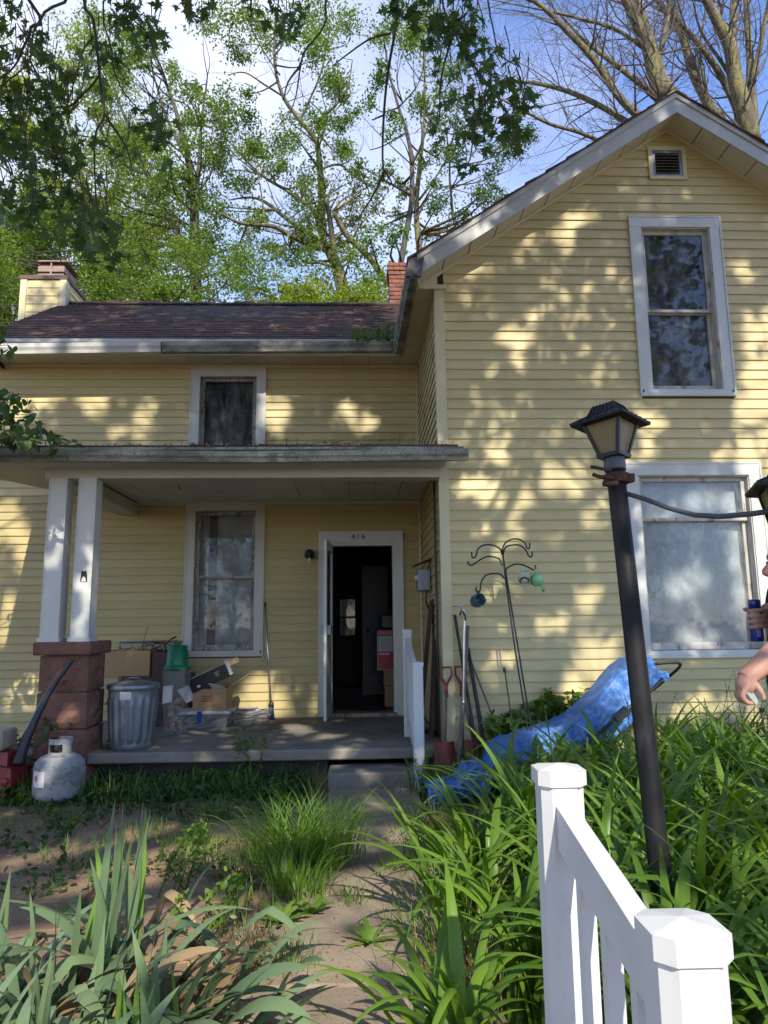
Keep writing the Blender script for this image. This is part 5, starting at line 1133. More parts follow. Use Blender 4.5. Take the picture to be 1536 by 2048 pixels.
def pot(name, label, cx, cy, Y, r, depth, axis, mat, cat='pot', spout=False, rose=False):
    c = at(*Zp(cx, cy), Y); az = Vector(axis).normalized()
    e = new_empty(name, c, label, cat)
    MB().lathe([(r * 0.55, -depth), (r * 0.8, -depth * 0.97), (r * 0.98, -depth * 0.5), (r * 0.9, 0), (r * 0.97, 0.006), (r * 0.85, 0.006), (r * 0.8, -depth * 0.4), (r * 0.4, -depth * 0.85), (0.0, -depth * 0.86)], c, 28, az).build('pot_body', mat, e)
    return e, c, az
e, c, az = pot('hanging_pot', 'dark teal round pot hanging from the lowest curled hook', 330, 435, 6.22, 0.062, 0.09, (0.45, -0.85, 0.25), m_teal)
MB().tube([c + Vector((-0.02, 0.02, 0.05)), c + Vector((-0.025, 0.02, 0.085)), at(*Zp(318, 394), 6.23)], 0.006, 6).build('handle', m_black, e)
q = MB()
for k in range(9): q.tube([c, c + Vector((random.uniform(0, .07), -0.03, random.uniform(-.03, .05)))], 0.0015, 4)
q.build('dry_stems', m_twig, e)
e, c, az = pot('watering_can', 'cream enamel watering can hanging beside a pale green one', 572, 335, 6.25, 0.058, 0.10, (-0.1, -0.75, -0.6), m_creamp, 'watering can')
MB().tube([c + Vector((0.03, 0.02, 0.0)), c + Vector((0.045, 0.03, 0.07)), at(*Zp(615, 272), 6.27), c + Vector((0.02, 0.06, 0.09))], 0.007, 8).build('handle', m_creamp, e)
MB().lathe([(0.03, 0), (0.028, 0.004), (0.0, 0.005)], c + az * 0.004, 16, az).build('base_ring', m_creamp, e)
e, c, az = pot('watering_can', 'pale green watering can with a rose spout on the same hook', 648, 328, 6.24, 0.06, 0.08, (0.25, -0.9, 0.0), m_lgreen, 'watering can')
MB().lathe([(0.053, 0.0), (0.05, 0.006), (0.0, 0.008)], c + az * 0.004, 24, az).build('lid', m_lgreen, e)
sp = at(*Zp(675, 380), 6.2)
MB().tube([c + Vector((0.02, -0.01, -0.04)), sp], [0.012, 0.008], 8).build('spout', m_lgreen, e)
MB().lathe([(0.008, -0.01), (0.022, 0.014), (0.0, 0.02)], sp, 14, (0.5, -0.5, -0.6)).build('rose', m_lgreen, e)
MB().tube([c + Vector((-0.02, 0.03, 0.04)), at(*Zp(628, 268), 6.26)], 0.006, 6).build('handle', m_lgreen, e)

# ------------------------------------------------------------------ blue tarp over a folded frame
ST = [((40, 1478), (38, 1562), 5.75), ((130, 1462), (120, 1560), 5.78), ((205, 1440), (190, 1540), 5.8), ((250, 1385), (240, 1530), 5.82), ((330, 1355), (330, 1520), 5.84), ((385, 1345), (390, 1480), 5.84), ((405, 1275), (400, 1440), 5.86), ((470, 1225), (470, 1400), 5.86), ((640, 1172), (650, 1310), 5.86), ((800, 1112), (820, 1312), 5.86), ((900, 1050), (930, 1275), 5.86),
      ((1000, 955), (1020, 1225), 5.86), ((1080, 855), (1110, 1160), 5.86), ((1150, 785), (1190, 1080), 5.86), ((1230, 757), (1260, 960), 5.87), ((1275, 757), (1300, 905), 5.88), ((1320, 825), (1335, 890), 5.9), ((1372, 835), (1378, 862), 5.9)]
top_pts = smooth_path([at(*Zp(*s_[0]), s_[2]) for s_ in ST], 9); bot_pts = smooth_path([at(*Zp(*s_[1]), s_[2] - 0.02) for s_ in ST], 9)
nS = len(top_pts); NC = 44
tv = []
for i in range(nS):
    T, B = top_pts[i], bot_pts[i]; H_ = T.z - B.z
    tt = i / (nS - 1); dep = 0.42 if 0.25 < tt < 0.9 else 0.30 * (1 if tt < 0.9 else 0.3) + 0.1
    for j in range(NC + 1):
        s_ = j / NC    # front hem -> ridge -> back hem
        if s_ < 0.45: a_ = s_ / 0.45; p_ = B.lerp(T, a_ ** 0.9) + Vector((0, -0.02 * math.sin(a_ * math.pi), 0))
        elif s_ < 0.55: a_ = (s_ - 0.45) / 0.1; p_ = T + Vector((0, dep * a_, -0.02 * a_))
        else: a_ = (s_ - 0.55) / 0.45; p_ = T + Vector((0, dep, -0.02)) - Vector((0, -0.04 * a_, (H_ - 0.02) * a_))
        nn = Vector((p_.x * 6, p_.z * 5 + p_.x * 2, p_.y * 5))
        wr = 0.022 * noise.noise(nn) + 0.020 * (1 - abs(noise.noise(nn * 2.1 + Vector((3, 1, 2)))) * 3) + 0.011 * (1 - abs(noise.noise(nn * 4.6)) * 3) + 0.006 * noise.noise(nn * 9)
        tv.append(p_ + Vector((0.3 * wr, -wr, 0.8 * wr)))
tf = [(i * (NC + 1) + j, (i + 1) * (NC + 1) + j, (i + 1) * (NC + 1) + j + 1, i * (NC + 1) + j + 1) for i in range(nS - 1) for j in range(NC)]
mn = min(v.z for v in tv)
tarp = tag(MB().add([(v.x, v.y, max(v.z, 0.012)) for v in tv], tf, True).build('tarp', m_tarp), 'crumpled blue tarp draped over a folded black frame by the gable wall', 'tarp')
fr = [at(*Zp(*q_), Y) for q_, Y in (((1290, 790), 5.82), ((1360, 782), 5.82), ((1412, 782), 5.82), ((1428, 795), 5.85), ((1400, 830), 5.95), ((1280, 930), 6.05))]
cart = new_empty('folded_cart', (fr[0].x, 5.8, 0), 'black tubular frame and handle under the blue tarp', 'cart')
MB().tube(smooth_path(fr, 3), 0.013, 8).build('handle', m_rubber, cart)
bar = [at(*Zp(*q_), Y) for q_, Y in (((1330, 870), 5.80), ((1280, 925), 5.74), ((1160, 1020), 5.72), ((1000, 1150), 5.70), ((850, 1300), 5.70))]; bar.append(Vector((bar[-1].x - 0.25, 5.72, 0.03)))
MB().tube(bar, 0.014, 8).build('side_tube', m_rubber, cart)
MB().tube([p_ + Vector((0, 0.5, 0)) for p_ in bar], 0.014, 8).build('side_tube', m_rubber, cart)
cl_ = bar[2].lerp(bar[3], 0.35); MB().obox(cl_, (0.05, 0, 0.04), (0, 0.03, 0), (-0.018, 0, 0.022)).build('clamp', m_rubber, cart)
bt = at(*Zp(700, 1320), 5.85); MB().bbox(bt.x - 0.25, bt.x + 0.45, 5.75, 6.2, 0.06, bt.z, 0.03).build('deck', m_rust, cart)
for dx in (-0.15, 0.4): MB().lathe([(0.0, -0.02), (0.10, -0.02), (0.11, 0), (0.10, 0.02), (0.0, 0.02)], (bt.x + dx, 5.72, 0.11), 20, (0, 1, 0)).build('wheel', m_rubber, cart)

# ------------------------------------------------------------------ gas bottle
tk = gz(118, 1612, 0.03); tk.y += 0.18; tk.x = at(118, 1560, tk.y).x
s = tk.y / 6.0
TS = 0.93
tank = new_empty('propane_tank', (tk.x, tk.y, 0), 'scuffed pale grey propane tank standing on the terrace beside the porch', 'propane tank')
MB().lathe([(0.10, 0.0), (0.10, 0.04), (0.16, 0.05), (0.192, 0.08), (0.197, 0.12), (0.197, 0.2), (0.199, 0.205), (0.197, 0.21), (0.197, 0.29), (0.185, 0.34), (0.15, 0.375), (0.10, 0.395), (0.0, 0.40)], (tk.x, tk.y, 0), 44).build('tank_body', m_tank, tank)
q = MB(); n = 30
def collar(z0_, z1_, a0, a1, r=0.092):
    V_, F_ = [], []
    for k in range(n + 1):
        a_ = a0 + (a1 - a0) * k / n
        for rr, zz_ in ((r, z0_), (r, z1_), (r - 0.006, z1_), (r - 0.006, z0_)): V_.append((tk.x + rr * math.cos(a_), tk.y + rr * math.sin(a_), zz_))
    for k in range(n):
        for j in range(4): F_.append((k * 4 + j, (k + 1) * 4 + j, (k + 1) * 4 + (j + 1) % 4, k * 4 + (j + 1) % 4))
    q.add(V_, F_)
collar(0.385, 0.415, R(-155), R(120)); collar(0.478, 0.52, R(-155), R(120))
for a in (-155, -60, 30, 118): collar(0.41, 0.48, R(a), R(a + (24 if a != -60 else 45)))
q.build('collar_handle', m_tank, tank)
MB().lathe([(0.02, 0.39), (0.02, 0.43), (0.03, 0.435), (0.03, 0.46), (0.012, 0.465)], (tk.x, tk.y, 0), 14).build('valve', m_cable, tank)
ang0 = R(-118)
def wrap(mb, aw, z0_, z1_, r, a0=ang0):
    mb.add([(tk.x + r * math.cos(a0 + aw * (k / 6 - 0.5)), tk.y + r * math.sin(a0 + aw * (k / 6 - 0.5)), zz_) for zz_ in (z0_, z1_) for k in range(7)], [(k, k + 1, k + 8, k + 7) for k in range(6)]); return mb
lb = wrap(MB(), 0.62, 0.17, 0.29, 0.2005).build('paper_label', m_whitep, tank)
q = MB(); cz_ = 0.235
for dx, dz in ((0, 0),): q.add([(tk.x + 0.2015 * math.cos(ang0 - 0.1 + u), tk.y + 0.2015 * math.sin(ang0 - 0.1 + u), cz_ + v) for u, v in ((-0.12, 0), (0, -0.026), (0.12, 0), (0, 0.026))], [(0, 1, 2, 3)])
q.build('hazard_diamond', M('red_ink_bright', (0.55, 0.03, 0.04), rough=0.5), lb)

# ------------------------------------------------------------------ red machine at the left edge
mg = gz(5, 1612, 0.0); my = mg.y + 0.15
e = new_empty('garden_blower', (at(-30, 1560, my).x, my, 0), 'red garden blower with a beige hopper and long black handle beside the pier', 'garden blower')
X0 = at(-130, 1540, my).x; X1 = at(48, 1540, my).x; zt = at(0, 1495, my).z
q = MB().hexa([(X0, my - 0.18, 0.05), (X1 - 0.05, my - 0.2, 0.04), (X1 - 0.05, my + 0.2, 0.04), (X0, my + 0.2, 0.05), (X0, my - 0.15, zt), (X1 - 0.08, my - 0.13, zt - 0.02), (X1 - 0.08, my + 0.15, zt - 0.02), (X0, my + 0.15, zt)])
q.hexa([(X1 - 0.14, my - 0.235, 0.13), (X1, my - 0.21, 0.15), (X1, my + 0.1, 0.15), (X1 - 0.14, my + 0.1, 0.13), (X1 - 0.14, my - 0.22, 0.32), (X1 - 0.02, my - 0.19, 0.29), (X1 - 0.02, my + 0.1, 0.29), (X1 - 0.14, my + 0.1, 0.32)])
q.build('housing', m_red, e)
MB().lathe([(0.0, 0), (0.03, 0.0), (0.03, 0.012), (0.02, 0.016), (0.0, 0.016)], (X1 - 0.045, my - 0.228, 0.20), 16, (0.1, -1, 0)).build('cap_screw', m_red, e)
xb = at(24, 1480, my).x
MB().bbox(X0, xb, my - 0.17, my + 0.1, zt - 0.005, at(10, 1457, my).z, 0.015).build('hopper', m_beige, e)
tp = [at(px, py, my + d) for px, py, d in ((36, 1530, -0.1), (48, 1490, -0.05), (70, 1440, 0.0), (100, 1382, 0.06), (128, 1343, 0.1), (146, 1319, 0.12))]
MB().tube(smooth_path(tp, 4), [0.052 - 0.032 * min(1, k / 14) for k in range(21)], 12).build('handle', m_rubber, e)
MB().lathe([(0.0, -0.03), (0.09, -0.03), (0.10, 0), (0.09, 0.03), (0.0, 0.03)], (X0 + 0.1, my - 0.22, 0.10), 24, (0, 1, 0)).build('wheel', m_rubber, e)

# ------------------------------------------------------------------ trees behind the house
def limb(mb, pts, widths, n=9, sub=4, wob=0.012):
    """pts: world points, widths: diameters in m"""
    P = smooth_path([Vector(p) for p in pts], sub); m_ = len(P)
    r = [0.5 * float(np.interp(i / (m_ - 1) * (len(pts) - 1), range(len(pts)), widths)) for i in range(m_)]
    P = [p + Vector((noise.noise(p * 0.9), noise.noise(p * 0.9 + Vector((7, 7, 7))), 0)) * (wob * 6 * rr + 0.02) if 0 < i < m_ - 1 else p for i, (p, rr) in enumerate(zip(P, r))]
    mb.tube(P, r, n); return P, r
def twigs(mb, p, d, length, r, depth, tips=None, spread=0.75, up=0.15, kids=3, segs=4):
    pts = [p]; rr = [r]; dd = d.normalized()
    for k in range(segs):
        dd = (dd + Vector((random.gauss(0, 0.16), random.gauss(0, 0.16), random.gauss(up * 0.35, 0.12)))).normalized()
        pts.append(pts[-1] + dd * length / segs); rr.append(r * (1 - 0.8 * (k + 1) / segs))
    mb.tube(pts, rr, 5 if r > 0.02 else 3, cap=False)
    if tips is not None: tips.append(pts[-1])
    if depth > 0:
        for k in range(kids):
            i = random.randint(1, segs - 1) if k else segs - 1; q = pts[i]
            nd = (dd + Vector((random.gauss(0, spread), random.gauss(0, spread), random.gauss(up, spread * 0.7)))).normalized()
            twigs(mb, q, nd, length * random.uniform(0.45, 0.75), max(rr[i] * 0.6, 0.004), depth - 1, tips, spread, up, kids, segs)
def pline(pl, Y, dy=0.0):
    return [at(x, y, Y + dy * k) for k, (x, y) in enumerate(pl)]
def to_ground(p, sway=0.0): return [Vector((p.x + sway, p.y, -0.2)), Vector((p.x + sway * 0.5, p.y, p.z * 0.5))]

def leafy_tree(name, label, Y, trunk, limbs, blobs, mat, bark, size, per, group='leafy trees behind the house', tint=0.5):
    base = at(*trunk[0][:2], Y)
    e = new_empty(name, (base.x, Y, 0), label, 'tree', group)
    tb = MB(); skel = []
    pts = to_ground(base) + [at(x, y, Y + 0.15 * k) for k, (x, y, w_) in enumerate(trunk)]
    wd = [trunk[0][2] * 1.5 * mpp(Y), trunk[0][2] * 1.15 * mpp(Y)] + [t[2] * mpp(Y) for t in trunk]
    P, r = limb(tb, pts, wd); skel += list(zip(P, r))
    for L in limbs:
        dy = random.uniform(-0.5, 0.5)
        pp = [at(x, y, Y + 0.1 + dy * k) for k, (x, y, w_) in enumerate(L)]
        P, r = limb(tb, pp, [w_ * mpp(Y) for _, _, w_ in L], 7); skel += list(zip(P, r))
        for k in range(len(P) // 2):
            i = random.randint(1, len(P) - 1); d = Vector((random.gauss(0, 1), random.gauss(0, 1), random.gauss(0.5, .6)))
            twigs(tb, P[i], d, random.uniform(0.8, 2.0), max(0.006, r[i] * 0.35), 1, None, 0.6, 0.2, 3)
    SK = np.array([p for p, _ in skel])
    LP = []; tt = []
    more = [(bx + random.gauss(0, br * 1.1), by_ + random.gauss(0, br * 1.0), br * random.uniform(.55, .9), n_ * .5) for bx, by_, br, n_ in blobs for k in range(1)]
    for (bx, by_, br, n_) in list(blobs) + more:
        c = at(bx, by_, Y + random.uniform(-1.8, 1.8)); R_ = br * mpp(Y)
        i = int(np.argmin(((SK - np.array(c)) ** 2).sum(1) + (SK[:, 2] > c.z) * 4)); s0 = Vector(SK[i])
        midp = s0.lerp(c, 0.5) + Vector((random.gauss(0, .15), random.gauss(0, .15), -0.1))
        rr = min(0.05, skel[i][1] * 0.5 + 0.006)
        tb.tube(smooth_path([s0, midp, c], 3), [rr, rr * .9, rr * .8, rr * .65, rr * .5, rr * .4, rr * 0.25], 5, cap=False)
        ns = max(4, int(7 * (br / 40) ** 1.3))
        for k in range(ns):
            d = Vector((random.gauss(0, 1), random.gauss(0, 1), random.gauss(0, 0.8))); d = d.normalized() * R_ * random.uniform(0.25, 1.0)
            sc = c + d
            tb.tube([c.lerp(sc, .05), c.lerp(sc, .55) + Vector((0, 0, -0.04)), sc], [rr * 0.3 + 0.003, 0.006, 0.003], 3, cap=False)
            m_ = int(per * n_ / ns * random.uniform(0.6, 1.4))
            q = rng.normal(0, 1, (m_, 3)) * np.array([R_ * 0.42, R_ * 0.42, R_ * 0.30]) + np.array(sc)
            LP.append(q); tt.append(np.full(m_, tint + random.uniform(-.3, .3)))
    tb.build('trunk', bark, e)
    LP = np.concatenate(LP); leaves('crown', LP, size, DIAMOND, DIAMOND_F, mat, e, tint=np.concatenate(tt))
    return e
def scatter(x0, x1, y0, y1, n, r0, r1, m0=1.0, holes=()):
    o = []
    while len(o) < n:
        x, y = random.uniform(x0, x1), random.uniform(y0, y1)
        if any((x - hx) ** 2 / a ** 2 + (y - hy) ** 2 / b ** 2 < 1 for hx, hy, a, b in holes): continue
        o.append((x, y, random.uniform(r0, r1), m0))
    return o
PER = 430
# tall airy tree on the left
leafy_tree('ash_tree', 'tall airy tree with many fine upright branches behind the low wing', 21,
    [(392, 640, 26), (389, 487, 22), (388, 389, 18), (376, 322, 14), (352, 220, 9), (325, 150, 6), (305, 90, 3)],
    [[(380, 520, 16), (369, 494, 15), (325, 416, 13), (294, 345, 11), (271, 288, 8), (237, 203, 6), (205, 120, 3)], [(389, 480, 12), (396, 360, 9), (402, 250, 6), (415, 150, 3)], [(325, 416, 8), (270, 380, 6), (210, 360, 4), (150, 330, 2)],
     [(376, 322, 8), (335, 240, 6), (310, 160, 4), (290, 60, 2)], [(300, 350, 6), (250, 330, 5), (200, 260, 4), (160, 180, 2)], [(388, 400, 6), (420, 350, 5), (440, 300, 3)]],
    scatter(140, 430, 20, 300, 30, 18, 36, 0.55, [(430, 120, 40, 70)]) + scatter(190, 430, 300, 560, 26, 26, 42, 0.8), l_tree, m_barkd, 0.105, PER)
leafy_tree('ash_tree', 'pale lime tree filling the gap left of the fine-branched tree', 25,
    [(215, 640, 22), (200, 520, 18), (180, 420, 14), (150, 300, 9), (120, 180, 5)],
    [[(200, 520, 12), (120, 440, 9), (60, 380, 6), (0, 330, 3)], [(190, 460, 10), (230, 380, 7), (240, 300, 4)], [(170, 380, 8), (90, 290, 6), (40, 200, 3)]],
    scatter(-60, 330, 260, 620, 62, 34, 56, 1.0) + scatter(-40, 220, 40, 280, 20, 26, 46, 0.7), l_lime, m_barkd, 0.125, PER)
# oak in the middle
oak_limbs = [[(641, 488, 16), (634, 495, 15), (582, 472, 11), (543, 452, 9), (481, 446, 6), (440, 425, 3)], [(650, 500, 14), (628, 475, 13), (576, 439, 10), (530, 404, 8), (498, 395, 5), (460, 400, 3)],
    [(645, 490, 12), (628, 423, 10), (582, 387, 8), (524, 351, 6), (475, 303, 4), (440, 260, 2)], [(645, 480, 18), (642, 371, 15), (638, 319, 13), (631, 280, 11), (595, 234, 9), (566, 192, 8), (550, 130, 6), (550, 58, 4), (560, -20, 2)],
    [(634, 260, 8), (640, 240, 7), (670, 211, 6), (696, 172, 4), (705, 120, 2)], [(672, 540, 16), (668, 508, 14), (660, 440, 11), (650, 400, 7)], [(777, 573, 14), (738, 514, 14), (693, 469, 12), (667, 423, 9)],
    [(566, 192, 5), (530, 170, 4), (490, 145, 3), (455, 150, 2)], [(600, 240, 5), (640, 150, 4), (660, 60, 3)], [(638, 340, 6), (680, 330, 5), (720, 360, 4), (760, 375, 2)], [(524, 351, 4), (480, 340, 3), (440, 345, 2)], [(560, 150, 4), (520, 90, 3), (490, 30, 2)]]
oak_blobs = [(455, 215, 34, 1), (440, 255, 36, 1), (490, 240, 30, .8), (520, 275, 36, 1), (565, 290, 36, 1), (480, 365, 34, 1), (440, 420, 36, 1), (505, 440, 34, 1), (660, 90, 44, 1), (625, 110, 34, 1), (690, 165, 34, 1), (660, 150, 30, .8), (640, 235, 34, 1), (690, 300, 28, 1), (680, 250, 26, .8), (640, 345, 40, 1), (590, 400, 40, 1), (650, 415, 44, 1), (705, 440, 34, 1), (725, 365, 30, 1), (560, 500, 36, 1), (600, 460, 30, 1), (640, 560, 40, 1), (700, 520, 40, 1), (450, 40, 46, 1), (505, 30, 40, 1), (700, 40, 40, 1), (650, 30, 44, 1), (600, 20, 36, .8), (470, 90, 34, .8), (540, 330, 34, 1), (500, 310, 30, 1), (430, 330, 30, .8), (610, 350, 34, .8), (560, 60, 28, .5), (740, 480, 34, 1), (520, 540, 40, 1), (470, 520, 40, 1), (745, 570, 36, 1)]
leafy_tree('oak_tree', 'spreading oak with thick mossy limbs rising behind the roof ridge', 18, [(690, 640, 32), (680, 560, 28), (662, 510, 24), (645, 485, 20)], oak_limbs, oak_blobs, l_tree, m_bark, 0.092, PER * 1.25)
# slim trees between the two roofs
leafy_tree('slim_tree', 'slim leaning tree behind the brick chimney', 17, [(795, 640, 15), (800, 540, 14), (812, 470, 13), (822, 410, 12), (824, 330, 10), (815, 270, 9), (797, 215, 7), (780, 150, 5), (765, 60, 3)],
    [[(824, 330, 5), (850, 270, 4), (870, 200, 3), (880, 110, 2)], [(812, 265, 5), (770, 290, 3), (740, 300, 2)], [(797, 215, 4), (840, 160, 3), (850, 80, 2)]],
    [(790, 430, 22, .8), (795, 470, 20, .6), (850, 330, 28, .9), (835, 190, 30, 1), (760, 150, 26, .8), (865, 140, 34, 1), (880, 230, 30, 1), (790, 260, 22, .6), (830, 90, 34, 1), (770, 60, 34, 1), (905, 60, 34, 1), (800, 20, 34, 1), (740, 200, 22, .7), (775, 340, 18, .5), (810, 390, 20, .6), (870, 40, 34, 1)], l_tree, m_barkd, 0.085, PER)
leafy_tree('slim_tree', 'slim straight tree rising left of the gable roof', 19, [(845, 640, 16), (840, 520, 14), (832, 420, 12), (838, 340, 10), (846, 280, 8), (850, 200, 6), (850, 120, 4), (860, 20, 2)],
    [[(838, 400, 6), (880, 340, 4), (905, 280, 3), (915, 200, 2)], [(905, 430, 6), (900, 360, 5), (898, 310, 4), (890, 250, 3)], [(832, 440, 5), (870, 380, 4), (950, 365, 3), (1020, 340, 2)]],
    [(880, 400, 32, 1), (905, 305, 30, 1), (930, 430, 30, 1), (960, 390, 30, .9), (1000, 295, 26, .9), (1030, 300, 26, .8), (900, 200, 30, .8), (860, 470, 28, 1), (985, 340, 24, .7), (870, 300, 24, .7), (940, 250, 24, .7), (1000, 400, 20, .6), (915, 480, 34, 1), (1060, 280, 20, .5), (850, 60, 30, .8), (930, 120, 26, .6)], l_oak, m_bark, 0.09, PER)
# bright shrubs just over the ridge
leafy_tree('shrub', 'bright yellow-green thicket showing over the roof ridge', 15.5, [(640, 700, 10), (645, 640, 8), (650, 600, 6)], [[(645, 640, 6), (560, 600, 4), (520, 585, 2)], [(650, 620, 6), (720, 590, 4), (770, 580, 2)]],
    scatter(505, 790, 575, 640, 22, 26, 40, 1.0), l_lime, m_barkd, 0.075, PER, 'leafy trees behind the house')
leafy_tree('shrub', 'dense green bush rising beside the pale chimney chase', 16, [(330, 700, 12), (335, 620, 9), (340, 560, 6)], [[(335, 620, 6), (260, 580, 4), (200, 570, 2)], [(335, 600, 6), (400, 560, 4), (450, 540, 2)], [(250, 620, 7), (215, 580, 7), (190, 545, 6), (170, 500, 4)]],
    scatter(170, 500, 500, 630, 30, 28, 44, 1.0) + scatter(-60, 60, 480, 640, 14, 30, 44, 1), l_tree, m_barkd, 0.08, PER)
leafy_tree('dark_tree', 'dark green tree at the far left beyond the chimney', 19, [(20, 720, 20), (15, 620, 16), (10, 500, 12), (0, 380, 8)], [[(15, 600, 10), (-60, 520, 6), (-100, 450, 3)], [(12, 540, 8), (60, 500, 5), (110, 480, 3)]],
    scatter(-80, 90, 430, 660, 34, 30, 46, 1.0) + scatter(60, 170, 380, 560, 10, 24, 36, .8), l_oak, m_barkd, 0.105, PER)

# bare trees behind the gable
def bare_tree(label, Y, limbs_, seed, kids=4, density=1.0):
    random.seed(seed)
    b0 = at(*limbs_[0][0][:2], Y); e = new_empty('bare_tree', (b0.x, Y, 0), label, 'tree', 'bare trees behind the gable')
    tb, tw = MB(), MB()
    for li, L in enumerate(limbs_):
        dy = random.uniform(-0.35, 0.35)
        pp = [at(x, y, Y + dy * k) for k, (x, y, w_) in enumerate(L)]; wd = [w_ * mpp(Y) for _, _, w_ in L]
        if li == 0: pp = to_ground(pp[0]) + pp; wd = [wd[0] * 1.3, wd[0] * 1.1] + wd
        ext = pp[-1] + (pp[-1] - pp[-2]) * 1.0; pp.append(ext); wd.append(wd[-1] * 0.55)
        P, r = limb(tb, pp, wd, 10)
        st = 8 if li == 0 else 1
        for k in range(int(len(P) * 1.0 * density)):
            i = random.randint(st, len(P) - 1); ax_ = (P[i] - P[i - 1]).normalized()
            d = ax_ * 0.9 + Vector((random.gauss(0, .7), random.gauss(0, .7), random.gauss(0.1, .5)))
            twigs(tw, P[i], d, random.uniform(0.9, 2.6), max(0.008, min(0.03, r[i] * 0.3)), 2, None, 0.55, 0.05, 3, 5)
    tb.build('trunk', m_bark, e); tw.build('twigs', m_twigp, e); return e
bare_tree('great bare tree with lichen-yellow limbs fanning out behind the gable peak', 16,
    [[(1340, 230, 52), (1330, 190, 48), (1314, 147, 40), (1297, 89, 34), (1274, 45, 28), (1250, -10, 24)],
     [(1323, 160, 26), (1292, 58, 22), (1268, -10, 18)], [(1300, 250, 20), (1272, 228, 18), (1234, 188, 16), (1189, 120, 15), (1140, 67, 13), (1091, 18, 10), (1050, -10, 8)],
     [(1330, 205, 18), (1317, 199, 16), (1279, 165, 14), (1234, 130, 12), (1189, 98, 10), (1163, 76, 7), (1120, 30, 4)], [(1290, 270, 15), (1252, 243, 14), (1198, 210, 13), (1136, 183, 11), (1073, 167, 9), (1042, 165, 6)],
     [(1240, 300, 10), (1196, 281, 9), (1154, 263, 8), (1100, 248, 7), (1046, 221, 5)], [(1285, 95, 9), (1230, 58, 8), (1163, 38, 7), (1100, 22, 5), (1042, 11, 3)], [(1314, 147, 18), (1330, 60, 12), (1345, -10, 8)]], 11)
bare_tree('bare tree with two pale parallel stems right of the gable peak', 18,
    [[(1450, 280, 24), (1426, 223, 22), (1386, 147, 20), (1364, 67, 17), (1332, 22, 14), (1308, -10, 12)], [(1480, 260, 18), (1471, 210, 16), (1431, 134, 14), (1386, 76, 11), (1346, 27, 9), (1332, -10, 7)], [(1426, 223, 8), (1400, 120, 6), (1410, 20, 4)]], 12)
bare_tree('dark forked bare tree rising beside the right roof slope', 17,
    [[(1510, 330, 42), (1498, 268, 40), (1475, 170, 34), (1462, 98, 30), (1431, 36, 22), (1408, -10, 18)], [(1466, 100, 18), (1467, 50, 17), (1468, -10, 15)], [(1512, 290, 20), (1502, 165, 18), (1498, 89, 15), (1493, -10, 13)], [(1506, 165, 14), (1520, 89, 12), (1535, 15, 9)], [(1475, 170, 10), (1440, 120, 8), (1400, 60, 5), (1385, -10, 3)]], 13)
random.seed(21)
# trunk seen through the house from the front door, out at the back
bk = new_empty('bark_tree', (-0.28, 16.2, 0), 'big rough trunk seen through the back door pane', 'tree')
tb = MB(); tb.tube([(-0.28, 16.2, -0.2), (-0.25, 16.2, 2.5), (-0.2, 16.2, 6.0), (0.1, 16.4, 9.5)], [0.36, 0.30, 0.25, 0.12], 16); tb.build('trunk', m_bark, bk)
q = rng.normal(0, 1, (2500, 3)) * np.array([1.0, 1.0, 0.7]) + np.array([0.1, 16.6, 8.6]); leaves('crown', q, 0.13, DIAMOND, DIAMOND_F, l_tree, bk)

# unseen row of trees across the street, added for the reflections in the panes
for i, (x, y, h) in enumerate(((-16, -30, 9), (-9, -33, 11), (-2, -30, 9.5), (5, -32, 11), (12, -30, 10), (19, -33, 11))):
    e = new_empty('added_street_tree', (x, y, 0), 'round leafy tree added across the street for the window reflections', 'tree', 'added trees across the street')
    q = MB(); q.tube([(x, y, -0.2), (x + .1, y, h * .35), (x, y, h * .8)], [0.3, 0.22, 0.06], 10); P_ = []
    for k in range(26):
        c = Vector((x + random.gauss(0, 1.6), y + random.gauss(0, 1.6), h * .55 + random.gauss(0, h * .17))); q.tube([(x, y, h * .4), c], [0.06, 0.02], 5); P_.append(rng.normal(0, .6, (110, 3)) + np.array(c))
    q.build('trunk', m_barkd, e); leaves('crown', np.concatenate(P_), 0.34, DIAMOND, DIAMOND_F, l_oak, e)
# ------------------------------------------------------------------ silver maple overhead
# sun-plane axes: a leaf shades whatever has the same (u, v)
SU = SDIR.cross(Vector((0, 0, 1))).normalized() * -1.0
SV = SU.cross(SDIR).normalized()
if SV.z < 0: SV = -SV
def uv(p): return (p.dot(SU), p.dot(SV))
LIT = []  # patches kept sunlit by cutting gaps in the maple crown
def lit(px, py, rx, ry, surf, k=1.0):
    f = {'F': lambda x, y: at(x, y, YF), 'R': lambda x, y: at(x, y, YR), 'P': lambda x, y: at(x, y, 6.42), 'G': lambda x, y: gz(x, y, 0.15), 'E': lambda x, y: at(x, y, 8.3), 'K': lambda x, y: at(x, y, YK)}[surf]
    c = uv(f(px, py)); a = uv(f(px + rx, py)); b = uv(f(px, py + ry))
    LIT.append((c[0], c[1], math.hypot(a[0] - c[0], a[1] - c[1]) * k, math.hypot(b[0] - c[0], b[1] - c[1]) * k))
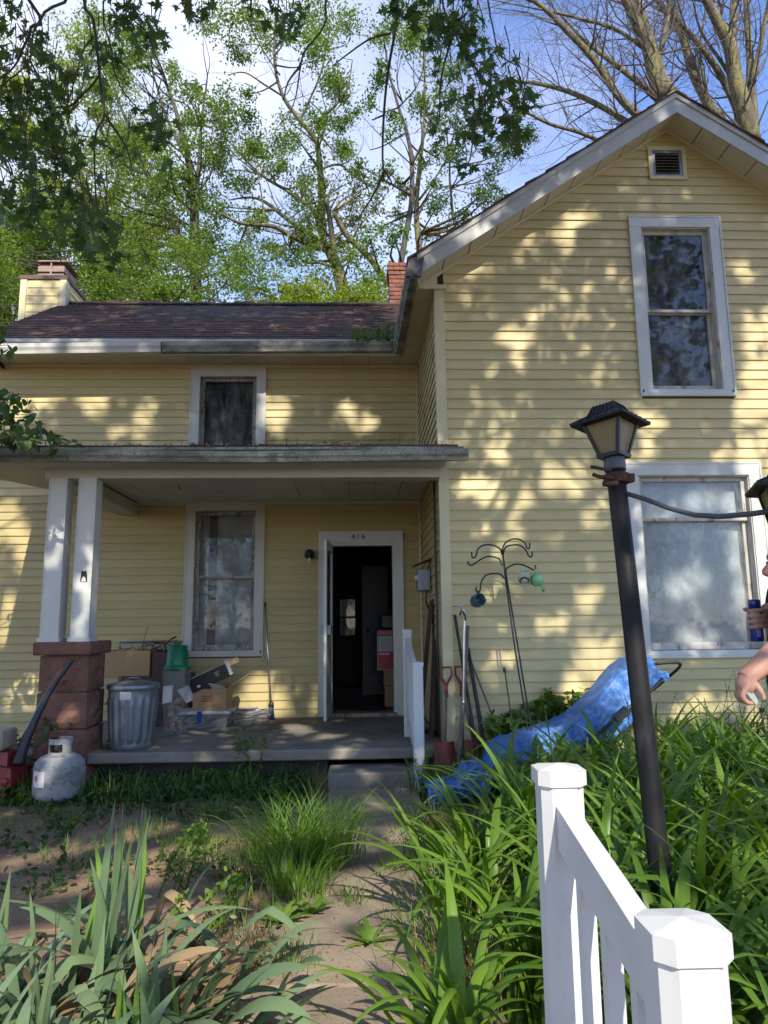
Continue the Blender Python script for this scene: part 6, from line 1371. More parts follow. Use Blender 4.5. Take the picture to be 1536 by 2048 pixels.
for t in ((1135, 462, 42, 46), (1015, 520, 20, 15), (1078, 640, 20, 26), (1030, 697, 34, 34), (1087, 764, 20, 11), (963, 769, 14, 20), (1198, 745, 24, 24), (1165, 705, 14, 18), (1006, 880, 28, 46), (1126, 855, 34, 36), (958, 975, 38, 44), (1135, 950, 74, 44), (1030, 1004, 46, 26),
          (1471, 908, 70, 30), (1280, 917, 60, 28), (1495, 812, 42, 30), (1509, 735, 28, 52), (1320, 850, 40, 20), (1400, 860, 26, 18), (1240, 850, 34, 30), (982, 1061, 56, 28), (1068, 1080, 70, 24), (1183, 1037, 40, 32), (1164, 1205, 40, 48), (1183, 1119, 28, 28), (1107, 1253, 48, 26), (968, 1186, 40, 30), (1000, 1125, 34, 22), (1200, 980, 30, 40),
          (1390, 1140, 56, 54), (1410, 1260, 80, 34), (1420, 990, 120, 40), (1282, 1100, 20, 140), (1500, 1120, 30, 160), (1400, 1410, 70, 46), (1500, 1440, 40, 40), (1440, 700, 10, 40), (1490, 540, 26, 30), (1340, 1310, 60, 16), (1000, 1320, 36, 30), (915, 1400, 10, 70)): lit(*t, 'F', 1.0)
for t in ((60, 800, 50, 28), (190, 800, 36, 40), (290, 840, 34, 50), (230, 870, 30, 20), (560, 830, 34, 50), (690, 830, 40, 40), (522, 830, 14, 50), (30, 840, 30, 30), (120, 790, 30, 24), (740, 850, 20, 30), (10, 1050, 40, 60), (60, 1120, 25, 60), (20, 1250, 40, 60), (50, 1380, 40, 50), (600, 1390, 30, 24), (640, 1405, 20, 20), (250, 1290, 40, 20), (330, 1290, 30, 20), (560, 1400, 20, 20)): lit(*t, 'R')
for t in ((115, 1080, 30, 90), (175, 1100, 26, 110), (100, 1210, 30, 70), (160, 1230, 26, 60), (130, 1350, 30, 40), (120, 1420, 40, 40), (270, 1400, 34, 30), (250, 1330, 40, 20)): lit(*t, 'P')
for t in ((80, 692, 110, 12), (300, 690, 60, 10), (550, 690, 40, 8)): lit(*t, 'E')
for t in ((1080, 400, 20, 14), (1130, 380, 26, 14), (1200, 320, 24, 16), (960, 470, 16, 10), (1270, 290, 18, 14)): lit(*t, 'K')
for t in ((230, 1720, 70, 110), (120, 1800, 90, 90), (330, 1850, 110, 110), (150, 1950, 160, 90), (450, 1930, 130, 70), (600, 1690, 80, 60), (620, 1770, 60, 50), (560, 1850, 60, 40), (720, 1770, 50, 44), (760, 1850, 60, 30), (650, 1990, 90, 50), (740, 1690, 40, 20), (640, 1880, 60, 30), (560, 1960, 60, 40), (860, 1700, 50, 60), (900, 1800, 70, 70), (880, 1900, 60, 60), (960, 1960, 80, 60), (1000, 1720, 40, 50), (1450, 1560, 70, 50), (1500, 1480, 40, 40), (760, 1590, 26, 14), (690, 1530, 40, 12), (700, 1640, 30, 10), (400, 1660, 50, 24), (300, 1640, 40, 16), (460, 1760, 40, 24), (560, 1590, 30, 14), (520, 1450, 40, 10), (590, 1480, 30, 10), (680, 1500, 40, 10), (120, 1570, 30, 20), (1150, 1500, 60, 30), (1230, 1420, 50, 30), (1060, 1540, 30, 24), (1300, 1600, 50, 40)): lit(*t, 'G', 1.3)
# more crown gaps cut so sun reaches the hand rail in front
for c_ in (farp, nearp):
    for zz_ in (0.25, 0.5, 0.75, 1.0): a_ = uv(Vector((c_.x, c_.y, zz_))); LIT.append((a_[0], a_[1], 0.28, 0.2))
LT = np.array(LIT)
maple = new_empty('maple_tree', (-2.6, -5.2, 0), 'silver maple whose leafy twigs hang down over the front yard', 'tree')
mt_tr = MB()
trunk_pts = [Vector((-2.6, -5.2, -0.2)), Vector((-2.6, -5.2, 1.5)), Vector((-2.4, -5.1, 4.0)), Vector((-2.0, -4.9, 6.5)), Vector((-1.6, -4.6, 9.0)), Vector((-1.4, -4.5, 12.0))]
limb(mt_tr, trunk_pts, [0.95, 0.8, 0.7, 0.55, 0.35, 0.12], 16)
ml = []
for a, b_, c_, d_ in (((-2.2, -5.0, 5.0), (-3.5, -3.0, 7.0), (-4.2, -0.6, 8.0), (-4.4, 2.0, 7.2)), ((-2.1, -4.9, 5.8), (-0.6, -2.6, 7.8), (0.2, 0.0, 8.6), (0.3, 2.6, 7.6)), ((-2.0, -4.9, 6.4), (1.2, -4.0, 8.6), (3.6, -2.8, 9.8), (5.4, -1.5, 9.6)), ((-1.8, -4.7, 7.4), (-1.2, -2.4, 9.6), (-0.8, 0.0, 10.8), (-0.6, 1.6, 11.0)), ((-1.9, -4.8, 6.0), (1.0, -3.2, 7.2), (2.4, -0.8, 8.0), (2.6, 1.6, 7.6)), ((-2.0, -5.0, 7.0), (-4.4, -4.4, 9.2), (-5.6, -3.2, 10.0), (-6.0, -2.0, 9.8)), ((-1.6, -4.6, 8.6), (0.8, -3.0, 11.0), (2.6, -1.6, 12.4), (3.8, -0.8, 12.8)), ((-2.2, -5.0, 5.4), (-3.0, -6.8, 7.6), (-3.4, -8.0, 9.0), (-3.6, -9.0, 9.6)), ((-2.0, -5.0, 6.2), (1.6, -6.0, 8.0), (3.6, -6.4, 8.8), (5.6, -6.2, 8.8))):
    P, r = limb(mt_tr, [Vector(a), Vector(b_), Vector(c_), Vector(d_)], [0.28, 0.2, 0.12, 0.04], 9); ml += P
ML = np.array([tuple(p) for p in ml])
def near_limb(c): i = int(np.argmin(((ML - np.array(c)) ** 2).sum(1))); return Vector(ML[i])
def shaded(P):
    """drop leaves that would shade the patches picked to stay sunlit"""
    u = P @ np.array(SU); v = P @ np.array(SV)
    d = ((u[:, None] - LT[None, :, 0]) / LT[None, :, 2]) ** 2 + ((v[:, None] - LT[None, :, 1]) / LT[None, :, 3]) ** 2
    dm = d.min(1) + rng.normal(0, 0.18, len(P)); return dm > 0.95
# unseen main crown, shaped to cast the dapple and spare the sunlit patches
u_lo, u_hi = -7.2, 7.0
v_lo = min(uv(gz(700, 2040, 0))[1], uv(Vector((0, 1.0, 0)))[1]) - 0.6; V_WALL = uv(Vector((3.3, YF, 6.7)))[1] + 0.3; v_hi = uv(Vector((-2, 11, 6.7)))[1]; V_YARD = uv(Vector((0, 5.2, 0.1)))[1]
NCL = 1750; CL = []
while len(CL) < NCL:
    u_ = random.uniform(u_lo, u_hi); v_ = random.uniform(v_lo, v_hi)
    # choose the distance along the sunbeam so the cluster sits over or behind the viewpoint
    if v_ < V_YARD and random.random() < 0.84: continue
    high = v_ > V_WALL  # extra high part of the crown, put in to shade the wing roof
    if high and (u_ > uv(Vector((0.6, 9, 5)))[0] or random.random() < 0.45): continue
    y_ = random.uniform(-3.0, 1.5) if high else random.uniform(-8.0, 1.5)
    o_ = SU * u_ + SV * v_
    t_ = (y_ - o_.y) / SDIR.y; p_ = o_ + SDIR * t_
    if p_.z < 4.6 or p_.z > (17.5 if high else 16.5): continue
    if p_.y > -0.5 and (p_.z - CAM_H) < 1.12 * max(p_.y, 0) + 2.2: continue
    if not high and (Vector((p_.x + 0.5, p_.y + 3.0, (p_.z - 9.4) * 1.0))).length > 8.8: continue
    CL.append(p_)
CP = []
for c in CL:
    n_ = random.randint(28, 46); R_ = random.uniform(0.25, 0.5)
    CP.append(rng.normal(0, 1, (n_, 3)) * np.array([R_ * .8, R_ * .8, R_ * .5]) + np.array(c))
    if random.random() < 0.35:
        s0 = near_limb(c); mt_tr.tube([s0, s0.lerp(c, .5) + Vector((0, 0, 0.1)), c], [0.02, 0.012, 0.004], 4, cap=False)
CP = np.concatenate(CP); CP = CP[shaded(CP)]
leaves('crown', CP, 0.16, MAPLES, MAPLES_F, l_maple, maple)
# twigs hanging into view
HT = [((790, -60), (788, 40), (775, 140), (766, 250), (763, 320), (765, 345), (764, 365)), ((765, 345), (740, 400), (705, 455)), ((766, 340), (778, 362), (784, 378)), ((770, 225), (755, 232), (744, 238)), ((782, 65), (740, 75), (690, 110), (665, 130)), ((655, -50), (650, 40), (610, 95), (600, 130), (590, 190), (575, 230)), ((602, 125), (575, 160), (565, 200)),
      ((180, -60), (186, 40), (192, 80), (198, 150), (208, 225), (190, 270), (192, 400), (204, 470)), ((187, 72), (165, 100), (140, 190)), ((120, -60), (90, 25), (68, 65), (60, 120), (20, 160), (-30, 190)), ((42, -30), (62, 50), (48, 90), (30, 130), (-10, 165)), ((218, -50), (222, 100), (240, 170), (290, 230), (330, 280)), ((198, 150), (150, 200), (130, 210), (60, 215), (0, 222)), ((60, 120), (90, 180), (105, 260), (120, 330)), ((20, 160), (40, 220), (50, 320), (20, 380)),
      ((970, -50), (985, 60), (1000, 110), (1042, 135)), ((875, -50), (905, 60), (940, 120), (985, 180), (1020, 240), (1030, 300)), ((985, 180), (950, 240), (935, 330)), ((905, 60), (880, 150), (875, 250)), ((260, -50), (262, 30), (290, 60), (305, 95)), ((560, -50), (560, 20), (585, 45)), ((385, -50), (382, 20), (408, 35)), ((208, 225), (250, 290), (262, 340)), ((845, -50), (845, 10), (835, 30)), ((505, -50), (500, 15), (495, 30))]
TK = {}
for i, h in enumerate(HT):
    Y = 4.3 + 0.5 * math.sin(i * 2.3)
    if i in (1, 2, 3, 4): Y = TK[0]
    if i in (6,): Y = TK[5]
    if i in (8, 12, 22): Y = TK[7]
    if i in (13, 14): Y = TK[9]
    if i in (17, 18): Y = TK[16]
    TK[i] = Y
    wd0 = 0.030 if i in (0, 7, 9, 10) else 0.016
    pp = [at(x, y, Y) for x, y in h]
    if h[0][1] < 0:
        far = near_limb(pp[0] + Vector((0, -2.5, 1.2)))
        pp = [far, far.lerp(pp[0], 0.55) + Vector((0, 0, 0.15))] + pp
    wd = list(np.linspace(wd0, 0.007, len(pp)))
    limb(mt_tr, pp, wd, 6, 4, 0.3)
HC = [(20, 20, 34, 22), (10, 70, 30, 18), (60, 150, 60, 60), (30, 230, 60, 60), (110, 250, 56, 55), (60, 310, 75, 85), (130, 330, 46, 45), (20, 360, 60, 60), (140, 420, 40, 40), (165, 470, 38, 36), (215, 500, 28, 22), (200, 440, 34, 28), (60, 420, 40, 26), (215, 110, 30, 24), (165, 130, 26, 10), (260, 20, 46, 34), (290, 55, 34, 28), (300, 90, 22, 14), (205, 165, 20, 8), (310, 240, 28, 20), (325, 280, 24, 14), (245, 300, 24, 14), (380, 12, 28, 18), (410, 30, 18, 7), (560, 18, 38, 24), (590, 40, 24, 12), (500, 8, 24, 10), (800, 20, 26, 14), (840, 16, 38, 24), (900, 20, 50, 34), (930, 60, 38, 30), (945, 110, 34, 26), (900, 150, 26, 12), (960, 180, 42, 40), (990, 220, 46, 45), (1010, 150, 28, 20), (1020, 262, 34, 30), (950, 250, 28, 20), (1050, 190, 24, 16), (930, 330, 18, 9), (880, 260, 22, 10), (870, 60, 24, 12), (100, 200, 40, 36), (80, 90, 30, 14)]
HP = []
for (x, y, r, n_) in HC:
    Y = random.uniform(3.7, 5.0); c = at(x, y, Y); R_ = r * mpp(Y)
    q = rng.normal(0, 0.68, (int(n_ * 1.05), 3)) * R_; HP.append(q + np.array(c))
    for k in range(max(3, n_ // 5)):
        d = c + Vector(tuple(rng.normal(0, .45, 3))) * R_; up_ = d + Vector((random.uniform(-.08, .08), random.uniform(-.05, .05), random.uniform(.12, .35)))
        mt_tr.tube([up_, d.lerp(up_, .5) + Vector((.015, 0, 0)), d], [0.004, 0.003, 0.002], 4, cap=False)
leaves('hanging_leaves', np.concatenate(HP), 0.084, MAPLE, MAPLE_F, l_maple, maple, droop=0.75)
mt_tr.build('trunk', m_barkd, maple)

# ------------------------------------------------------------------ plants
def ribbon(base, az, L, W, th0, curve, n=10, fold=None, foldang=1.6, vee=0.18, p=1.4, tw=0.0, tip=0.55, wmin=0.75):
    """sword leaf: returns verts (3 across) and quads"""
    d = np.array([math.cos(az), math.sin(az), 0.0]); sdv = np.array([-math.sin(az), math.cos(az), 0.0]); pos = np.array(base, dtype=float)
    V, F = [], []; th = th0
    for k in range(n + 1):
        s_ = k / n
        th = th0 + curve * s_ ** p + (foldang if (fold and s_ > fold) else 0)
        t = d * math.sin(th) + np.array([0, 0, 1.0]) * math.cos(th)
        nrm = np.cross(t, sdv)
        a = tw * s_; side = sdv * math.cos(a) + nrm * math.sin(a); n2 = np.cross(t, side)
        w = W * 0.5 * (wmin + (1 - wmin) * min(1, s_ * 3)) * (1 if s_ < tip else max(0.02, 1 - ((s_ - tip) / (1 - tip)) ** 1.8))
        V += [pos - side * w, pos + n2 * vee * w, pos + side * w]
        pos = pos + t * (L / n)
        if pos[2] < 0.02: pos[2] = 0.02
        if k < n:
            b = k * 3; F += [(b, b + 1, b + 4, b + 3), (b + 1, b + 2, b + 5, b + 4)]
    return V, F
class Veg:
    def __init__(s): s.V = []; s.F = []; s.T = []
    def add(s, V, F, t):
        n = len(s.V); s.V += list(V); s.F += [tuple(i + n for i in f) for f in F]; s.T += [t] * len(F)
    def build(s, name, mat, parent=None, kind=None, smooth=True):
        return np_mesh(name, np.array(s.V), np.array(s.F), s.T, mat, parent, kind, smooth)
def leaf_obj(parent, V, F, t, mat, name='leaf'):
    return np_mesh(name, np.array(V), np.array(F), [t] * len(F), mat, parent, None, True)
RU = random.uniform
random.seed(5)
# iris clumps
def iris_clump(x, y, label, nup, nbent, lenr, upaz=None, spread=0.12, bentaz=(0, 6.28), fresh=0.35):
    e = new_empty('iris_clump', (x, y, 0), label, 'iris', 'iris clumps along the terrace')
    for k in range(nup):
        L = RU(*lenr); b = (x + random.gauss(0, spread), y + random.gauss(0, spread), 0.01)
        V, F = ribbon(b, RU(0, 6.28), L, RU(0.026, 0.044), RU(0.0, 0.22), RU(0.0, 0.25), 9, vee=0.12, tw=RU(-1.2, 1.2), tip=0.5)
        leaf_obj(e, V, F, RU(0, 1), l_irisl if random.random() < fresh else l_iris)
    for k in range(int(nbent * 1.5)):
        L = RU(lenr[0] * 0.85, lenr[1] * 1.1); b = (x + random.gauss(0, spread * 1.6), y + random.gauss(0, spread * 1.6), 0.01)
        fo_ = RU(0.3, 0.65) if random.random() < 0.5 else None
        V, F = ribbon(b, RU(*bentaz), L, RU(0.036, 0.056), RU(0.3, 1.0), RU(0.7, 1.5), 12, fold=fo_, foldang=RU(0.5, 1.2), vee=0.1, tw=RU(-.8, .8), tip=0.6)
        leaf_obj(e, V, F, RU(0, 1), l_iris if random.random() < 0.88 else l_dead)
    return e
def gp(px, Y): p_ = at(px, 1700, Y); return p_.x, Y
iris_clump(*gp(232, 3.05), 'upright iris fan with bright pale green blades', 13, 8, (0.48, 0.70), fresh=0.6, spread=0.07)
iris_clump(*gp(120, 2.85), 'iris clump of grey-green blades behind the folded leaf', 5, 16, (0.32, 0.48), fresh=0.3)
iris_clump(*gp(10, 2.8), 'iris clump spreading out past the terrace edge', 5, 16, (0.36, 0.56), fresh=0.15)
iris_clump(*gp(300, 2.55), 'iris clump with stiff new blades among flopped ones', 7, 14, (0.30, 0.46), bentaz=(-1.0, 1.2), fresh=0.65)
iris_clump(*gp(160, 2.4), 'low iris clump with broken folded blades', 3, 20, (0.32, 0.48), fresh=0.2)
iris_clump(*gp(350, 2.7), 'flopped iris clump sprawling towards the footpath', 1, 26, (0.36, 0.52), bentaz=(-1.1, 0.7), fresh=0.15)
iris_clump(*gp(280, 2.3), 'iris clump of limp dusty blades lying over each other', 2, 24, (0.32, 0.46), bentaz=(-1.0, 1.0), fresh=0.1)
iris_clump(*gp(20, 2.3), 'iris clump of crossed grey blades at the bed corner', 3, 16, (0.34, 0.5), fresh=0.2)
iris_clump(*gp(230, 3.5), 'small iris clump at the back of the iris bed', 3, 6, (0.35, 0.5), fresh=0.3)

# daylilies
def zone(x, y):
    if y > 5.2: return 'daylily clump below the big window beyond the tarp' if x > 2.3 else 'daylily clump close against the blue tarp'
    if y > 4.2: return 'daylily clump in front of the blue tarp' if x < 2.0 else 'daylily clump in the lit bed before the big window'
    if x > 1.75: return 'daylily clump near the feet of the person' if y > 2.3 else 'daylily clump to the right of the lamp post foot'
    if y > 3.0: return 'daylily clump behind the lamp post foot' if x > 1.3 else 'daylily clump between the footpath and the lamp post'
    return 'daylily clump beside the foreground handrail'
def lily(x, y, nl, L0, L1, W=0.024, parts=False, label=None, lean=None):
    e = new_empty('daylily_clump', (x, y, 0), label or zone(x, y), 'daylily', 'daylily clumps')
    vg = Veg()
    for k in range(nl):
        az = RU(0, 6.28)
        L = RU(L0, L1); b = (x + random.gauss(0, 0.06), y + random.gauss(0, 0.06), 0.0)
        V, F = ribbon(b, az, L, W * RU(0.7, 1.2), RU(0.05, 0.5), RU(0.9, 2.3), 11, vee=0.35, p=1.7, tw=RU(-.4, .4), tip=0.45, wmin=0.6, fold=(RU(.5, .8) if random.random() < 0.12 else None), foldang=0.9)
        t = RU(0, 1)
        if parts: leaf_obj(e, V, F, t, l_lily)
        else: vg.add(V, F, t)
    if not parts: vg.build('leaves', l_lily, e, 'stuff')
    return e
near = [(0.62, 2.75, 44, 0.55, 0.85, 'daylily clump with long lit leaves arching over the footpath'), (0.50, 3.35, 40, 0.5, 0.8, 'daylily clump halfway along the footpath edge'), (0.95, 2.35, 40, 0.55, 0.85, 'daylily clump behind the foreground handrail post'),
        (1.35, 2.1, 40, 0.6, 0.9, 'daylily clump at the foot of the lamp post'), (0.62, 4.0, 38, 0.5, 0.8, 'daylily clump in front of the flat end of the tarp'), (0.28, 2.35, 34, 0.4, 0.66, 'daylily clump nearest the concrete path with pale tips')]
for x, y, n_, a, b, lab in near: lily(x, y, n_, a, b * 1.1, 0.042, True, lab)
yy = 1.75
while yy < 6.1:
    xx = 0.95 if yy < 2.6 else (0.75 + 0.06 * yy if yy < 5 else 1.35)
    xr = 0.66 * yy + 0.9
    while xx < xr:
        x_, y_ = xx + RU(-.1, .1), yy + RU(-.12, .12)
        ok = (Vector((x_, y_)) - Vector((pb.x, pb.y))).length > 0.16 and not (0.5 < x_ < 2.3 and 5.55 < y_)
        ok = ok and not (x_ < 0.75 and y_ < 2.0)
        if ok: lily(x_, y_, random.randint(19, 26), 0.6, 1.0 if yy > 2.4 else 0.8, 0.040)
        xx += 0.36
    yy += 0.42
# grass
def tuft(px, py, n_, L0, L1, sp, label, mat=l_grass, W=0.006, curve=(0.5, 1.9), name='grass_tuft', grp='grass tufts in the paving'):
    c = gz(px, py, 0.02)
    e = new_empty(name, (c.x, c.y, 0), label, 'grass', grp); vg = Veg()
    for k in range(n_):
        b = (c.x + random.gauss(0, sp), c.y + random.gauss(0, sp), 0.02); out_ = math.atan2(b[1] - c.y, b[0] - c.x)
        V, F = ribbon(b, out_ + random.gauss(0, 0.7), RU(L0, L1), W * RU(0.6, 1.3), RU(0.0, 0.35), RU(*curve), 7, vee=0.3, p=1.5, tip=0.3)
        vg.add(V, F, RU(0, 1))
    vg.build('blades', mat, e, 'stuff'); return e
tuft(580, 1745, 250, 0.30, 0.62, 0.10, 'tall arching grass tuft growing beside the concrete path', l_grassl, 0.009, (1.0, 2.7))
tuft(650, 1730, 240, 0.30, 0.60, 0.10, 'drooping grass tuft spilling over the path edge', l_grassl, 0.008, (1.0, 2.8))
tuft(600, 1795, 130, 0.18, 0.36, 0.08, 'pale grass tuft in front of the tall arching one', l_grassl, 0.008, (0.8, 2.2))
tuft(520, 1720, 90, 0.12, 0.28, 0.09, 'low grass tuft on the terrace left of the tall tufts')
tuft(395, 1690, 110, 0.10, 0.20, 0.05, 'small bright grass tuft between the iris and the tall grass')
tuft(430, 1640, 70, 0.10, 0.22, 0.06, 'small grass tuft behind the bright one on the terrace')
tuft(870, 1585, 190, 0.15, 0.36, 0.10, 'grass tuft at the foot of the porch handrail', W=0.006)
tuft(570, 1930, 220, 0.05, 0.13, 0.07, 'short mossy grass cushion on the path edge', W=0.004)
tuft(860, 1730, 160, 0.15, 0.34, 0.10, 'fine grass tuft along the shaded side of the path', W=0.005)
tuft(880, 1830, 170, 0.15, 0.32, 0.10, 'fine grass tuft under the arching daylily leaves', W=0.005)
tuft(930, 1960, 220, 0.15, 0.34, 0.12, 'fine grass tuft beside the dry straw', W=0.005)
tuft(960, 1990, 160, 0.15, 0.34, 0.09, 'tuft of dry straw-coloured stalks by the path', l_dead, 0.006)
tuft(490, 1920, 60, 0.08, 0.2, 0.04, 'wisp of dry grass at the paver joint', l_dead, 0.005)
tuft(845, 1660, 160, 0.12, 0.28, 0.11, 'fine grass tuft between the path and the tarp', W=0.005)
# grass strip along the porch and the wall foot: nobody could count the blades
vg = Veg()
for k in range(1900):
    x = RU(-4.2, -0.32) ; y = RU(5.95, 6.62) - 0.1 * RU(0, 1)
    if x < -2.3 and y > 6.3 and x > -3.0: continue
    dns = 0.5 + 0.5 * noise.noise(Vector((x * 1.6, y * 2, 4)))
    if random.random() > dns + 0.15: continue
    V, F = ribbon((x, y, 0.0), RU(0, 6.28), RU(0.08, 0.30), RU(0.004, 0.009), RU(0, .4), RU(0.4, 1.8), 5, vee=0.3); vg.add(V, F, RU(0, 1))
for k in range(2600):
    x = RU(0.9, 6.5); y = RU(6.05, 6.60)
    V, F = ribbon((x, y, 0.0), RU(0, 6.28), RU(0.12, 0.5), RU(0.004, 0.009), RU(0, .3), RU(0.2, 1.5), 5, vee=0.3); vg.add(V, F, RU(0, 1))
for k in range(4200):
    x = RU(-4.2, -0.6); y = RU(3.0, 6.1)
    if noise.noise(Vector((x * 1.5, y * 1.5, 9))) + 0.25 * (y - 4.8) < 0.10: continue
    V, F = ribbon((x, y, 0.02), RU(0, 6.28), RU(0.04, 0.14), RU(0.003, 0.006), RU(0, .4), RU(0.4, 1.6), 4, vee=0.3); vg.add(V, F, RU(0, 1))
gs_ = vg.build('grass', l_grass, None, 'stuff'); gs_['label'] = 'rough grass along the porch edge and the wall foot'; gs_['category'] = 'grass'
# creeping ground cover below the slab
P_ = []
for k in range(9000):
    x, y = RU(-3.4, -0.45), RU(5.9, 6.7)
    if noise.noise(Vector((x * 1.4, y * 2.2, 1))) + 0.25 < RU(-.3, .5): continue
    P_.append((x, y, RU(0.0, 0.16) * (0.5 + 0.5 * noise.noise(Vector((x * 3, y * 3, 2))) + 0.3)))
for k in range(3500):
    x, y = RU(0.7, 3.2), RU(3.0, 6.3); P_.append((x, y, RU(0.0, 0.12)))
for k in range(7000):
    x, y = RU(-4.2, -0.6), RU(2.6, 6.1)
    if noise.noise(Vector((x * 1.3, y * 1.3, 17))) + 0.14 * (y - 4.6) < 0.16: continue
    P_.append((x, y, RU(0.03, 0.09)))
o_ = leaves('ground_cover', np.array(P_), 0.05, OVAL, OVAL_F, l_cover, None, 0.0, None, 'stuff'); o_['label'] = 'low creeping weeds below the porch slab'; o_['category'] = 'weeds'
# litter of dry leaves and seeds on the ground
P_ = [(RU(-3.6, 0.5), RU(2.4, 6.2), 0.045 + RU(0, .01)) for k in range(1500)]
T_ = leaves('leaf_litter', np.array(P_), 0.022, OVAL, OVAL_F, l_dead, None, 0.0, None, 'stuff'); T_['label'] = 'small dry leaves and seeds littered on the paving'; T_['category'] = 'litter'
# dandelions and broad weeds
def rosette(px, py, n_, L0, L1, W, label, mat=l_weed, name='dandelion', up=(0.7, 1.25)):
    c = gz(px, py, 0.03); e = new_empty(name, (c.x, c.y, 0), label, 'weed', 'weeds in the paving')
    for k in range(n_):
        az = 6.28 * k / n_ + RU(-.3, .3); L = RU(L0, L1); V, F = ribbon((c.x, c.y, 0.03), az, L, W * RU(.7, 1.2), RU(*up), RU(0.2, 0.9), 8, vee=0.25, tip=0.5, wmin=0.35)
        V = [np.array(v) for v in V]
        for j in range(0, len(V), 3):      # toothed margin
            f_ = 0.62 if (j // 3) % 2 else 1.0; V[j] = V[j + 1] + (V[j] - V[j + 1]) * f_; V[j + 2] = V[j + 1] + (V[j + 2] - V[j + 1]) * f_
        leaf_obj(e, V, F, RU(0, 1), mat)
    return e
rosette(560, 1850, 14, 0.10, 0.2, 0.045, 'large bright dandelion rosette on the path edge')
rosette(625, 1830, 12, 0.10, 0.19, 0.045, 'dandelion rosette under the grass tufts')
rosette(740, 1890, 13, 0.08, 0.15, 0.035, 'dandelion in the joint between two concrete slabs')
rosette(480, 1775, 9, 0.09, 0.15, 0.03, 'small shaded dandelion on the pavers')
rosette(410, 1705, 8, 0.08, 0.14, 0.03, 'dandelion below the small bright grass tuft')
rosette(565, 1800, 7, 0.18, 0.28, 0.05, 'broad-leaved dock with upright leaves by the tall grass', l_weed, 'dock_weed', (0.1, 0.5))
rosette(30, 1610, 9, 0.12, 0.2, 0.05, 'broad weed rosette beside the propane tank')
rosette(440, 1690, 7, 0.08, 0.16, 0.025, 'narrow weed between two pavers', l_grass)
random.seed(31)
for i, (px, py) in enumerate(((300, 1660), (350, 1700), (470, 1640), (520, 1620), (450, 1730), (480, 1810), (150, 1650), (500, 1870), (700, 1810), (790, 1740), (700, 1640), (820, 1870), (560, 1640))):
    tuft(px, py, random.randint(30, 80), 0.04, RU(.1, .2), RU(.03, .08), ('thin weed tuft in a paver joint by the propane tank', 'weed tuft between the iris and the pavers', 'tiny grass tuft on the shaded pavers', 'tiny tuft at the grass edge below the slab', 'weed tuft beside the small dandelion', 'weed tuft on the pavers beside the dock', 'low weeds behind the iris fan', 'weed tuft beside the mossy cushion', 'tuft in the slab joint beside the tall grass', 'wisp of grass on the shaded side of the slabs', 'wisp of grass near the porch step', 'tuft under the daylily tips', 'weed tuft just behind the tall grass')[i], l_weed if i % 2 else l_grass, 0.005)
def stem_weed(base, h, n_, leaf, label, mat=l_weed, name='weed', lean=(0, 0), tm=OVAL, tf=OVAL_F, sprd=0.05, grp='tall weeds'):
    e = new_empty(name, (base.x, base.y, 0), label, 'weed', grp); q = MB(); P_ = []
    for k in range(n_):
        tip = base + Vector((random.gauss(lean[0], sprd * 2), random.gauss(lean[1], sprd), h * RU(.7, 1.05))); b = base + Vector((random.gauss(0, sprd), random.gauss(0, sprd * .6), 0))
        mid = b.lerp(tip, .5) + Vector((random.gauss(0, .03), 0, .04)); pp = smooth_path([b, mid, tip], 6); q.tube(pp, [0.004 - 0.0025 * i / (len(pp) - 1) for i in range(len(pp))], 5)
        for p_ in pp[3:]:
            for j in range(random.randint(2, 5)): P_.append((p_.x + random.gauss(0, leaf * .4), p_.y + random.gauss(0, leaf * .4), p_.z + random.gauss(0, leaf * .25)))
    q.build('stems', mat, e); leaves('leaves', np.array(P_), leaf, tm, tf, mat, e, 0.3); return e
stem_weed(gz(350, 1800, 0), 0.42, 6, 0.035, 'sprawling cleavers weed beside the iris fan', lean=(0.1, 0))
stem_weed(gz(400, 1890, 0), 0.3, 5, 0.035, 'cleavers weed at the right of the iris bed', lean=(0.1, 0))
stem_weed(gz(300, 1640, 0), 0.35, 5, 0.03, 'thin weed in the shade beside the propane tank', l_cover)
stem_weed(gz(490, 1570, 0), 0.45, 5, 0.045, 'bright leafy weed growing against the slab edge', sprd=0.07)
stem_weed(gz(100, 1580, 0), 0.62, 3, 0.085, 'tall seedling with paired leaves in front of the stone pier', l_cover, sprd=0.04)
stem_weed(gz(190, 1560, 0), 0.45, 8, 0.06, 'leafy weeds between the tank and the trash can', l_weed, sprd=0.1)
stem_weed(gz(60, 1560, 0), 0.4, 10, 0.05, 'thick weeds at the foot of the stone pier', l_cover, sprd=0.14)
stem_weed(gz(830, 1590, 0), 0.4, 4, 0.022, 'seeding grass stalks by the handrail post', l_grass, sprd=0.05)
stem_weed(gz(545, 1660, 0), 0.34, 3, 0.02, 'single seed stalk standing above the grass', l_grass, sprd=0.03)
VW = [(1040, 1470, .62, 14), (1085, 1460, .72, 14), (1010, 1480, .5, 8), (1150, 1450, .7, 10), (1175, 1440, .75, 8)]
for i, (px, py, h, n_) in enumerate(VW):
    c = at(px, 1450, 6.42); c.z = 0
    stem_weed(c, h, n_, 0.085, ('heart-leaved vine climbing at the foot of the plant hanger', 'tall heart-leaved vine right of the plant hanger', 'low vine beside the rake', 'vine climbing behind the blue tarp', 'vine tip showing above the blue tarp')[i], l_weed, 'wall_vine', (0, 0.05), MAPLES, MAPLES_F, 0.07, 'vines at the gable wall')
